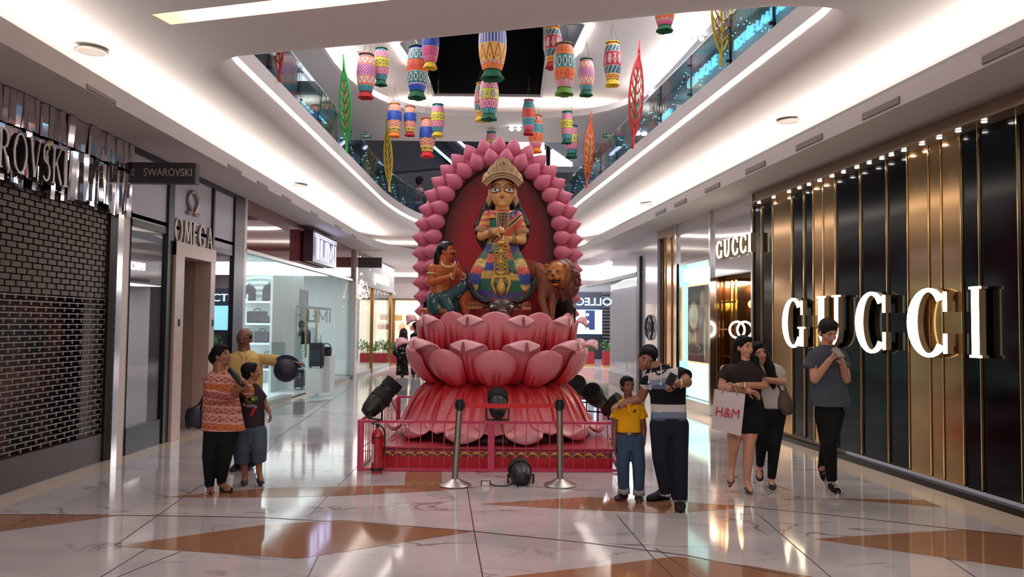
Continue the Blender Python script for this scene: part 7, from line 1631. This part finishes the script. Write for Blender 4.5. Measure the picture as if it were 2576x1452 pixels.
for h, t, fl2 in ((P.p(2090, 1222, .06), P.p(2108, 1243, -.16), 1), (P.p(2064, 1180, .34), P.p(2078, 1214, .12), 0)):
    if fl2: h.z = t.z = 0.02
    g = G(); shoe_shape(g, h, t, 1.0, .085); obj('shoe', g, clothmat('shoe_suede', '#18161a'), P.root, smooth=True); o_ = Vector((0, 0, -.004)) if fl2 else Vector((-.004, -.012, -.004))
    g = G(); g.tube([h+o_, h.lerp(t, .3)+o_, h.lerp(t, .75)+o_, t+o_], [.036, .042, .047, .03], 12, flat=.38, up=(0, 0, 1)); obj('shoe_sole', g, M('sole_white', '#b5aea8', .6), P.root)
    d = (t-h).normalized(); sd = d.cross(Vector((0, 0, 1))).normalized(); g = G()
    for k in range(4): q = h+d*(.10+.03*k)+Vector((0, 0, .092-.011*k)); g.tube([q-sd*.024, q+Vector((0, 0, .004)), q+sd*.024], .0045, 5)
    g.tube(spline([h+d*.04-sd*.043+Vector((0, 0, .03)), h+d*.10-sd*.046+Vector((0, 0, .055)), h+d*.15-sd*.05+Vector((0, 0, .03)), h+d*.2-sd*.049+Vector((0, 0, .02))], 4), .004, 5); obj('laces', g, M('lace_white', '#c8c2bc', .6), P.root)
g = G(); g.box(P.p(2109, 887, -.34), (.07, .012, .13), (-.9, .0, .25)); o = obj('phone', g, M('phone_pale', '#8d8688', .3), bevel=.004); tag(o, 'slim pale phone held in both hands by the young man', 'phone')
g = G(); a = P.p(2120, 914, -.225); g.tube([a+Vector((.034*math.cos(t), .034*math.sin(t), 0)) for t in np.linspace(0, 2*PI, 16, endpoint=False)], .008, 6, closed=True); obj('bracelet', g, M('silver_band', '#b8b4b0', .3, metal=.9), P.root)
# ---------------------------------------------------------------- far couple, people upstairs
P = Person('woman', 'woman in long dark floral robe and headscarf seen far behind the display', 1010, 948, BLKC)
P.head(1015, 838, 22, 150, 0, 0, 1.0)
btorso(P.g, [(P.p(1014, 852), .16, .13, 0), (P.p(1012, 880), .24, .18, 0), (P.p(1012, 915), .24, .2, 0), (P.p(1012, 944), .27, .24, 0)]); P.limb([(1001, 862), (994, 888), (1004, 900, -.2)], [.09, .08, .05]); P.limb([(1012, 945), (1012, 948)], [.05, .03])
g = P.g; P.g = G(); rb = P.part('robe', g, CLOTH, .012)
g = G(); g.ell(P.hc, (.13, .14, .16)); g.limb([P.hc, P.p(1014, 858)], [.12, .16]); sc_ = P.part('headscarf', g, CLOTH, .012)
def flo(seed, base, cols):
    def f(co):
        c = np.tile(hx(base), (len(co), 1)); rs = np.random.RandomState(seed)
        for i in range(110):
            q = co[rs.randint(len(co))]; d = np.linalg.norm(co-q, axis=1); c[d < rs.uniform(.015, .035)] = hx(cols[i % len(cols)])
        return c
    return f
paint(rb, flo(3, '#120f12', ['#8a8270', '#5a5448', '#2a2426'])); paint(sc_, flo(5, '#2c2024', ['#6a4a50', '#4a3438']))
P = Person('man', 'man in dark clothes walking beside the robed woman behind the display', 1045, 948, SK_IN2)
P.head(1046, 822, 22, 170, 0, 0, 1.0); P.limb([(1046, 832), (1046, 840)], [.06, .07]); P.limb([(1035, 852), (1033, 880), (1034, 900)], [.06, .05, .04]); P.limb([(1057, 852), (1059, 880), (1059, 900)], [.06, .05, .04]); P.limb([(1040, 930), (1040, 945)], [.05, .04]); P.limb([(1052, 930), (1052, 945)], [.05, .04]); P.body = melt(P.g, 'body', .01, 2, SK_IN2, P.root)
g = G(); hair_cap(g, P.hc, P.R, P.hs, 1.1); P.part('hair', g, HAIRB, .012)
g = P.garment([(1046, 838, 8), (1046, 843, 14), (1046, 870, 13), (1046, 892, 13)], [([(1035, 850), (1033, 878)], [.08, .07]), ([(1057, 850), (1059, 878)], [.08, .07])]); P.part('jacket', g, BLKC, .012)
g = P.trousers((1046, 893), [[(1040, 900), (1040, 942)], [(1052, 900), (1052, 942)]], 12, [[.11, .07], [.11, .07]]); P.part('trousers', g, DENIM, .012)
for x in (1040, 1052): g = G(); h = P.p(x, 948); h.z = 0; shoe_shape(g, h+Vector((0, -.1, 0)), h+Vector((0, .18, 0)), 1); obj('shoe', g, BLACK, P.root, smooth=True)
# people upstairs behind the balustrade
for lab, px, py, hp, bot, Y, skin, col in (('person in striped top standing behind the upper glass balustrade', 1056, 458, 17, 540, 25.9, SK_IN2, '#8c5a60'), ('dark-haired person beside the headless mannequin on the upper level', 1250, 345, 12, 400, 27.3, SK_IN2, '#2a2628')):
    P = Person('person', lab, px, bot, skin, Y=Y); P.root.location.z = 0; P.head(px, py, hp*1.5, 150)
    P.limb([(px, py+10), (px, py+45)], [.06, .10]); P.limb([(px-7, py+22), (px+7, py+22)], [.07, .07]); P.limb([(px-8, py+22), (px-11, py+50)], [.06, .04]); P.limb([(px+8, py+22), (px+11, py+50)], [.06, .04]); P.body = melt(P.g, 'body', .014, 2, skin, P.root)
    g = G(); hair_cap(g, P.hc, P.R, P.hs, 1.1); P.part('hair', g, HAIRB, .014)
    g = P.garment([(px, py+14, 7), (px, py+20, 11), (px, py+40, 10), (px, py+58, 10)], [([(px-8, py+22), (px-10, py+36)], [.08, .07]), ([(px+8, py+22), (px+10, py+36)], [.08, .07])]); tp = P.part('top', g, CLOTH, .014)
    c_ = hx(col); paint(tp, lambda co: np.where((np.sin(co[:, 2]*90) > 0)[:, None], c_, c_*1.0+.25*(col != '#2a2628')))
    g = P.trousers((px, py+58), [[(px-4, py+62), (px-4, py+95)], [(px+4, py+62), (px+4, py+95)]], 9, [[.10, .07], [.10, .07]]); P.part('trousers', g, clothmat('far_denim', '#3c5878'), .014)
# ================================================================ HANGING LANTERNS
LNC = {'o': '#c8501c', 'O': '#d87430', 'w': '#c8b8ae', 'p': '#cc5c84', 'P': '#b8306a', 'y': '#c4b434', 'Y': '#d4b450', 't': '#148480', 'T': '#14505c', 'b': '#1c46a4', 'B': '#1c3478', 'r': '#b82830', 'R': '#9c1c34', 'k': '#1c2228', 'g': '#1f6a44', 'c': '#6ab8bc', 'm': '#9a2c84'}
# bands: (height share, pattern, ground, ink)
DES = {
 'lattice': [(.07, 'stripe', 'T', 'c'), (.05, 'plain', 'o', 'o'), (.14, 'zig', 'w', 'o'), (.03, 'plain', 'o', 'o'), (.26, 'lattice', 'm', 'w'), (.03, 'plain', 'o', 'o'), (.15, 'zig', 'w', 'o'), (.04, 'plain', 'o', 'o'), (.14, 'stripe', 'T', 'c')],
 'vine': [(.10, 'stripe', 'T', 'c'), (.20, 'drops', 'p', 'w'), (.28, 'leaf', 'y', 'k'), (.20, 'drops', 'p', 'w'), (.14, 'stripe', 'T', 'c')],
 'teal': [(.07, 'plain', 'b', 'b'), (.03, 'dot', 'b', 'w'), (.22, 'drops', 't', 'w'), (.26, 'fleur', 'o', 'r'), (.22, 'drops', 't', 'w'), (.04, 'dot', 'b', 'w'), (.12, 'plain', 'b', 'b')],
 'bluetop': [(.2, 'flower', 'Y', 'k'), (.3, 'wave', 'b', 'B'), (.2, 'stripe', 'p', 'P'), (.1, 'plain', 'p', 'p')],
 'big': [(.2, 'zig', 'Y', 'r'), (.34, 'stripe', 'b', 'w'), (.30, 'zig2', 'Y', 'r'), (.05, 'dot', 'o', 'w'), (.08, 'plain', 'O', 'O')],
 'flower': [(.10, 'stripe', 'T', 'c'), (.22, 'drops', 'p', 'w'), (.27, 'flower', 'y', 'b'), (.22, 'drops', 'p', 'w'), (.12, 'stripe', 'T', 'c')],
 'dark': [(.10, 'dot', 'Y', 'o'), (.16, 'slant', 'T', 'w'), (.34, 'bloom', 'R', 'w'), (.18, 'slant', 'T', 'w'), (.12, 'dot', 'Y', 'o')],
 'arcs': [(.05, 'plain', 'Y', 'Y'), (.20, 'arc', 'o', 'w'), (.30, 'scale', 'b', 'B'), (.20, 'arc', 'o', 'w'), (.14, 'dotk', 'Y', 'k')],
 'dots': [(.06, 'plain', 'P', 'P'), (.22, 'scale', 'T', 'c'), (.28, 'arc', 'o', 'r'), (.22, 'scale', 'T', 'c'), (.12, 'stripe', 'p', 'r')],
 'tealband': [(.06, 'dot', 'o', 'w'), (.2, 'zig', 'O', 'r'), (.25, 'stripe', 'T', 'c'), (.23, 'zig2', 'O', 'r'), (.04, 'dot', 'r', 'w'), (.10, 'plain', 'p', 'p')],
 'orange': [(.06, 'stripe', 'p', 'P'), (.2, 'flower', 'O', 'r'), (.26, 'drops', 't', 'w'), (.22, 'flower', 'O', 'r'), (.14, 'stripe', 'p', 'w')],
}
def lant_paint(des):
    tab = DES[des]; tot = sum(b[0] for b in tab)
    def f(u, v):      # u 0..1 around, v 0 top .. 1 bottom
        n = len(u); c = np.zeros((n, 3)); a = 0
        for i, (h, pat, gr, ink) in enumerate(tab):
            h = h/tot; m = (v >= a-1e-6) & (v <= a+h+1e-6); t = (v[m]-a)/h; U = u[m]; col = np.tile(hx(LNC[gr]), (m.sum(), 1)); I = hx(LNC[ink]); s = np.zeros(m.sum(), bool)
            K = 10; x = (U*K) % 1; xi = x-.5
            if pat == 'stripe': s = (U*26 % 1) < .42
            elif pat == 'zig': s = np.abs(np.abs(x*2-1)-t) < .17; col[(np.abs(x*2-1) > t+.3)] = hx(LNC['w' if gr != 'Y' else 'Y'])
            elif pat == 'zig2': s = (np.abs(np.abs(x*2-1)-t) < .15) | ((xi**2*9+(t-.72)**2*6) < .05*6*.2)
            elif pat == 'lattice': q1 = (U*20+t*3) % 1; q2 = (U*20-t*3) % 1; s = (q1 < .16) | (q2 < .16); k_ = (q1 > .4) & (q1 < .75) & (q2 > .4) & (q2 < .75); col[k_] = hx(LNC['P'])
            elif pat == 'drops': x = (U*12) % 1; e = ((x-.5)/.34)**2+((t-.5)/.42)**2; s = (e < 1) & (e > .42); col[e <= .42] = hx(LNC['P' if gr == 'p' else 'T'])
            elif pat == 'leaf': x = (U*14) % 1; o_ = np.where((np.floor(U*14) % 2) == 0, .3, .7); s = (((x-.5)*.8+(t-o_)*.5)**2/.02+((t-o_)*.8-(x-.5)*.4)**2/.008 < 1) | (np.abs(t-.5-.18*np.sin(U*2*PI*7)) < .05)
            elif pat == 'fleur': x = (U*6) % 1; s = (((x-.5)/.32)**2+((t-.6)/.25)**2 < 1) | ((np.abs(x-.5) < .08) & (t < .5)); w_ = (np.abs(x) < .05) & (t > .25) & (t < .8); 
            elif pat == 'flower': x = (U*5) % 1; rr = np.sqrt(((x-.5)*1.7)**2+((t-.5)*1.0)**2); an = np.arctan2(t-.5, (x-.5)*1.7); s = ((rr < .4) & (np.sin(an*9) > -.2) & (rr > .1)); s |= ((np.minimum(x, 1-x)*1.4)**2/.02+((t-.5))**2/.05 < 1) & (np.sin(t*25) > 0)
            elif pat == 'bloom': x = (U*5) % 1; rr = np.sqrt(((x-.5)*1.9)**2+((t-.5))**2); an = np.arctan2(t-.5, (x-.5)*1.9); s = (rr < .36) & (np.sin(an*8) > -.5); q = np.minimum(x, 1-x); s |= (np.abs(q-.05-.05*np.sin(t*14)) < .035) & (t > .15) & (t < .85)
            elif pat == 'slant': s = ((U*12+t*.8) % 1) < .13; s |= ((U*12+t*.8) % 1 > .22) & ((U*12+t*.8) % 1 < .3)
            elif pat == 'arc': x = (U*7) % 1; rr = np.sqrt((x-.5)**2+(1-t)**2*.7); s = (np.sin(rr*22) > .2)
            elif pat == 'scale': q1 = (U*22+t*2.5) % 1; q2 = (U*22-t*2.5) % 1; s = (q1 < .2) ^ (q2 < .2)
            elif pat == 'dot': s = (((U*16) % 1-.5)**2*4+(t-.5)**2) < .12; s |= np.abs(t-.5-.2*np.sin(U*2*PI*10)) < .12
            elif pat == 'dotk': x = (U*6) % 1; s = ((x-.5)**2*9+(t-.5)**2 < .07) | (np.abs(t-.5) < .05)
            elif pat == 'wave': s = np.sin(t*14+2*np.sin(U*2*PI*4)) > .3
            col[s] = I; c[m] = col
            edge = m.copy(); a += h
            be = (np.abs(v-a) < .008) & (a < .99); c[be] = hx('#2c2428') if pat in ('leaf', 'drops', 'flower') else hx(LNC['w'])
        return c
    return f
LPM = M('lantern_paint', rough=.5, attr=True, emit=0)
LCACHE = {}
def lantern_body(des):
    if des in LCACHE: return LCACHE[des]
    NU, NV = 132, 110; vs = []; U = []; V_ = []
    for j in range(NV+1):
        t = j/NV; r = .62+.38*math.sin(PI*min(1, max(0, t*.98+.01)))**.75
        if t < .03: r -= .0
        r *= (1 if t > .12 else .93+.07*t/.12)
        z = 1-2*t
        for i in range(NU+1): a = 2*PI*i/NU; vs.append((r*math.cos(a)*.5, r*math.sin(a)*.5, z)); U.append(i/NU); V_.append(t)
    g = G(); g.add(vs, [(j*(NU+1)+i, (j+1)*(NU+1)+i, (j+1)*(NU+1)+i+1, j*(NU+1)+i+1) for j in range(NV) for i in range(NU)]); me = g.mesh('lantern_body', True)
    cols = lant_paint(des)(np.array(U), np.array(V_)); lin = np.where(cols <= .04045, cols/12.92, ((cols+.055)/1.055)**2.4); a = me.color_attributes.new('Col', 'FLOAT_COLOR', 'POINT'); a.data.foreach_set('color', np.concatenate([lin, np.ones((len(lin), 1))], 1).ravel().astype(np.float32)); me.materials.append(LPM); LCACHE[des] = me; return me
RUF = {'r': '#a41c24', 'g': '#165a3c', 'y': '#d4b030', 'o': '#d8741c', 'l': '#5c8a34', 'R': '#d42830', 'e': '#b83a34'}
def ruffle(kind, seed=0):
    g = G(); n = 64; rs = []
    rows = ((.30, 0), (.335, -.10), (.40, -.28), (.46, -.44)) if kind == 'b' else ((.33, -.0), (.40, .05), (.43, .02), (.44, -.06))
    for k, (r, z) in enumerate(rows): rs.append([((r+.022*k/3*math.sin(a*11+k)*(1 if kind == 'b' else 1.0))*math.cos(a), (r+.022*k/3*math.sin(a*11+k))*math.sin(a), z+.02*k/3*math.sin(a*5+seed)) for a in np.linspace(0, 2*PI, n, endpoint=False)])
    g.rings(rs, cap=False); return g.mesh('ruffle', True)
RB, RT = ruffle('b'), ruffle('t')
# name, centre x, top y, bottom of ruffle y, width px, design, bottom ruffle, top ruffle, distance, label
LN = [
 (922, 137, 248, 48, 'lattice', 'r', 'r', 'purple lattice paper lantern with red ruffles high on the left'),
 (960, 122, 216, 38, 'vine', 'g', 'g', 'pink and yellow vine lantern just behind the purple lattice lantern'),
 (1051, 118, 249, 55, 'teal', 'g', 'g', 'large teal and orange lantern with dark green ruffles'),
 (1084, 62, 174, 44, 'bluetop', 'y', 'o', 'yellow and blue lantern partly hidden by the ceiling beam'),
 (1240, 40, 201, 72, 'big', 'g', 'r', 'largest blue striped lantern in front of the black skylight'),
 (1231, 196, 303, 50, 'flower', 'g', 'g', 'pink and yellow flower lantern under the largest lantern'),
 (1213, 210, 306, 40, 'dark', 'y', 'y', 'dark teal and red lantern half behind the pink flower lantern'),
 (993, 261, 345, 36, 'arcs', 'o', 'o', 'blue and orange lantern with orange ruffle above the yellow leaf'),
 (1032, 268, 343, 32, 'arcs', 'r', 'r', 'small blue and orange lantern with dark red ruffle'),
 (1076, 299, 396, 41, 'arcs', 'R', 'e', 'blue scaled lantern with bright red ruffle hanging lowest on the left'),
 (1102, 263, 344, 36, 'vine', 'y', 'g', 'pink vine lantern with yellow ruffle behind the lowest left lantern'),
 (1330, 252, 340, 33, 'dots', 'r', 'r', 'teal speckled and orange lantern behind the orange zigzag lantern'),
 (1348, 291, 385, 38, 'tealband', 'o', 'o', 'orange zigzag lantern with teal band just above the arch petals'),
 (1426, 281, 362, 31, 'vine', 'g', 'g', 'vine painted lantern half hidden behind the lower pink lantern'),
 (1438, 317, 398, 37, 'flower', 'g', 'g', 'lowest pink and yellow flower lantern on the right'),
 (1391, 68, 173, 46, 'dark', 'e', 'y', 'dark teal and red bloom lantern with coral ruffle beside the skylight'),
 (1420, 111, 240, 56, 'orange', 'l', 'l', 'large orange and teal lantern with light green ruffles'),
 (1475, 149, 242, 41, 'lattice', 'g', 'g', 'purple lattice lantern with green ruffles on the right'),
 (1541, 107, 217, 45, 'dark', 'y', 'y', 'red bloom lantern with yellow ruffle farthest right in full view'),
 (1672, -20, 80, 52, 'tealband', 'g', 'g', 'lantern cut off by the beam showing only its green ruffle'),
 (1236, 332, 408, 30, 'flower', 'g', 'g', 'small flower lantern peeking from behind the top of the arch'),
]
for i, (cx, ty, by, wpx, des, rb, rt, lab) in enumerate(LN):
    Y = min(.42*F/wpx, 4.65*F/(816-ty))
    if 'half behind the pink' in lab or 'just behind the purple' in lab or 'behind the lowest' in lab: Y *= 1.04
    if 'half hidden behind' in lab or 'behind the orange' in lab or 'peeking' in lab: Y *= 1.04
    if lab.startswith('large orange'): Y *= .90
    p0 = at(cx, ty, Y); p1 = at(cx, by, Y); H = p0.z-p1.z; W = wpx*Y/F; rufh = .14*H; bodyH = H-rufh
    t = thing('paper_lantern', lab, 'lantern', (p0.x, Y, p1.z+rufh+bodyH/2), 0, 'painted lanterns hung in the atrium')
    t.rotation_euler[2] = i*.9
    b = link('lantern_body', lantern_body(des), None, t); b.scale = (W, W, bodyH/2)
    for nm, me, zz, key, sgn in (('bottom_ruffle', RB, -bodyH/2+.005, rb, 1), ('top_ruffle', RT, bodyH/2-.005, rt, 1)):
        m2_ = me.copy(); o = link(nm, m2_, M('ruffle_'+key, RUF[key], .8, bump=.4, bscale=30), t); o.location = (0, 0, zz); o.scale = (W*.92, W*.92, rufh*2.2 if nm[0] == 'b' else W*.55)
    g = G()
    for a in (0, 2.1, 4.2): g.tube([(W*.3*math.cos(a), W*.3*math.sin(a), bodyH/2), (0, 0, bodyH/2+W*1.1)], .003, 4, cap=False)
    topz = Z3-t.location.z
    g.tube([(0, 0, bodyH/2+W*1.1), (0, 0, max(bodyH/2+W*1.15, topz))], .003, 4, cap=False)
    o = link('hanging_wire', g.mesh('hanging_wire'), M('wire_dark', '#5a5558', .6), t)
# ================================================================ OPENWORK LEAVES
def leaf(x0, y0, x1, y1, wpx, Y, col, inner, lab):
    a = at(x0, y0, Y); b = at(x1, y1, Y); t = thing('leaf_sculpture', lab, 'sculpture', b, 0, 'openwork leaf sculptures along the upper edge')
    H = (a-b).length; ax = (a-b).normalized(); W = wpx*Y/F*.62; sd = Vector((.8, -.6 if x0 < 1288 else .6, 0)).normalized(); sd = (sd-ax*sd.dot(ax)).normalized()
    wf = lambda v: W*(math.sin(PI*min(1, max(0, (v-.12)/.72)))**.7 if .12 < v < .84 else 0)+.008
    g = G(); r = .022*H/2
    for q in (-1, 1): g.tube([b+ax*H*v+sd*q*wf(v) for v in np.linspace(.12, .88, 28)], r, 7)
    g.tube([b, b+ax*H*.14], r*1.3, 7); g.tube([b+ax*H*.84, a], [r*1.2, r*.8], 7); obj('outline', g, col, t, smooth=True)
    g = G(); g.tube([b+ax*H*v+sd*.02*math.sin(v*9) for v in np.linspace(.1, .88, 24)], r*.9, 7)
    for k in range(6):
        v = .2+.1*k
        for q in (-1, 1): g.tube([b+ax*H*v, b+ax*H*(v+.05)+sd*q*wf(v+.06)*.5, b+ax*H*min(.84, v+.13)+sd*q*wf(min(.84, v+.13))*.97], r*.75, 6)
    obj('veins', g, col, t, smooth=True)
    g = G()
    for k in range(5):
        v = .24+.11*k
        for q in (-1, 1): c = b+ax*H*(v+.03)+sd*q*wf(v+.04)*.45; g.tube([c+ax*H*.05*math.sin(s)+sd*W*.16*math.cos(s) for s in np.linspace(0, 2*PI, 10, endpoint=False)], r*.4, 5, closed=True)
    obj('inner_loops', g, inner, t)
LR, LG, LY_, LO = M('leaf_red', '#b81c28', .5), M('leaf_green_rope', '#1c9038', .5), M('leaf_yellow', '#c8b830', .5), M('leaf_orange', '#c84a20', .5)
leaf(1609, 102, 1592, 374, 36, 13.6, LR, LG, 'tall red openwork leaf standing at the right edge of the upper floor')
leaf(864, 137, 873, 385, 30, 14.4, LG, LO, 'tall green openwork leaf with orange loops at the left upper edge')
leaf(972, 300, 980, 482, 21, 19.2, LY_, LO, 'yellow openwork leaf farther along the left upper edge')
leaf(1488, 280, 1476, 476, 24, 18.0, LO, LY_, 'orange openwork leaf farther along the right upper edge')
leaf(1820, -110, 1813, 165, 62, 9.9, LY_, LR, 'yellow openwork leaf cut off by the ceiling at the right')
leaf(700, -20, 703, 206, 32, 10.6, LR, LG, 'red openwork leaf stem cut off by the ceiling at the left')
# ================================================================ CEILING FITTINGS
for px, py, lab in ((230, 128, 'large round ceiling speaker above the shuttered shop'), (755, 467, 'round ceiling speaker above the maroon fascia'), (1983, 304, 'round ceiling speaker near the bronze panels'), (1625, 515, 'small round ceiling speaker far along the right')):
    p = onz(px, py, ZC); t = thing('ceiling_speaker', lab, 'speaker', p); r = .16 if px < 300 else .15
    g = G(); g.lathe([(r, 0), (r, -.012), (r*.82, -.016), (r*.8, -.006)], p, 28, cap=False); obj('rim', g, M('speaker_rim', '#8f857c', .5), t, smooth=True); g = G(); g.cyl(p-Vector((0, 0, .002)), p-Vector((0, 0, .008)), r*.8, n=28); obj('grille', g, M('speaker_grille', '#776c64', .6), t)
for i, (px, py) in enumerate(((2545, 130), (2215, 284), (2035, 371), (1900, 436), (1792, 488), (1712, 530), (1662, 552))):
    p = onr(px, py, 4.555); t = thing('air_vent', ['slotted air vent on the soffit lip nearest the top right corner', 'long slotted air vent on the right soffit lip above the large letters', 'slotted air vent on the right soffit lip right of the speaker', 'slotted air vent on the right soffit lip above the black panels', 'slotted vent on the right soffit lip near the boutique door', 'small vent on the right soffit lip above the lit case', 'smallest vent far along the right soffit lip'][i], 'air vent', p)
    g = G(); c = p; c.z = ZS+.06; g.box(c+Vector((-.004, 0, 0)), (.01, .65, .07), Matrix.Rotation(RA, 3, 'Z')); obj('backing', g, M('vent_dark', '#6a6262', .6), t); g = G()
    for k in range(4): g.box(c+Vector((-.012, 0, -.022+.015*k)), (.006, .65, .005), Matrix.Rotation(RA, 3, 'Z'))
    obj('slats', g, SOFF, t)
for i, (px, py) in enumerate(((255, 245), (590, 440), (660, 480), (720, 512), (790, 543), (850, 575), (890, 597))):
    p = onl(px, py, -4.0); t = thing('air_vent', ['slotted air vent on the left soffit lip above the mirrored fascia', 'slotted vent on the left soffit lip above the watch shop', 'slotted vent on the left soffit lip above the maroon fascia start', 'slotted vent on the left soffit lip left of the neon sign', 'slotted vent on the left soffit lip above the neon sign', 'small vent on the left soffit lip past the neon sign', 'smallest vent far along the left soffit lip'][i], 'air vent', p)
    g = G(); c = p; c.z = ZS+.03; g.box(c+Vector((.004, 0, 0)), (.01, .55, .045)); obj('backing', g, M('vent_dark'), t); g = G()
    for k in range(4): g.box(c+Vector((.012, 0, -.015+.01*k)), (.006, .55, .004))
    obj('slats', g, SOFF, t)
# twin spotlights under upper ceilings, exit signs
for px, py, z, lab in ((884, 131, Z3, 'pair of small spotlights on the top ceiling above the green leaf'), (1296, 320, Z2, 'pair of small spotlights on the upper ceiling above the arch'), (1755, 92, Z2, 'pair of small spotlights by the right balustrade'), (1628, 232, Z2, 'pair of small spotlights beside the red leaf')):
    p = onz(px, py, z); t = thing('twin_spotlight', lab, 'light', p); sc_ = p.y/20
    g = G(); g.box(p-Vector((0, 0, .02)), (.34*sc_, .12*sc_, .04)); obj('housing', g, M('spot_grey', '#8a8688', .4), t)
    for q in (-1, 1): g = G(); g.ell(p+Vector((q*.09*sc_, -.03, -.05)), .055*sc_); obj('lamp', g, M('lamp_glow'), t)
for p, ux, lab in ((at(920, 343, 20.4), (1, 0, 0), 'small dark green exit sign on the upper level left of the arch'), (at(1530, 342, 20.4), (1, 0, 0), 'small dark green exit sign on the upper level right of the arch'), (at(1460, 692, 29), (1, 0, 0), 'small green exit sign low beside the lion')):
    t = thing('exit_sign', lab, 'sign', p); s_ = p.y/2000; g = G(); g.box(p, (26*s_, .05, 9*s_)); obj('box', g, M('exit_green', '#1c4030', .4, emit=.25, ecol='#2c6048'), t); g = G(); g.cyl(p, (p.x, p.y, 3.8 if p.z < 4 else Z2), .008, n=6); obj('hanging_rod', g, DSTEEL, t); text('arrow', '→ EXIT', 7.5*s_, p+Vector((0, -.03, 0)), ux, (0, 0, 1), M('exit_white', '#c8d8cc', .5, emit=.5), t, .002)
# fairy lights on the balustrade
rnd = random.Random(9); g = G()
def fairy(pts): 
    for a, b in zip(pts, pts[1:]):
        for k in range(9): q = a.lerp(b, k/9); q = q+Vector((0, 0, .03*math.sin(k*2.2)+rnd.uniform(-.02, .02))); g.ell(q, .011, None, 5, 4)
for k in range(5): Yk = 15+2.1*k; fairy([Vector((-3.35, Yk, 5.05)), Vector((-3.35, Yk+.8, 5.5)), Vector((-3.35, Yk+1.6, 5.1))])
for k in range(6): Yk = 9+2.1*k; fairy([Vector((rwx(Yk, 3.9), Yk, 5.05)), Vector((rwx(Yk+.8, 3.9), Yk+.8, 5.5)), Vector((rwx(Yk+1.6, 3.9), Yk+1.6, 5.1))])
o = obj('fairy_lights', g, M('fairy_glow', '#d8f4ff', .5, emit=2.0, ecol='#a8e8ff'), fix=False); tag(o, 'strings of tiny pale blue lights behind the upper balustrade', 'fairy lights', kind='stuff')
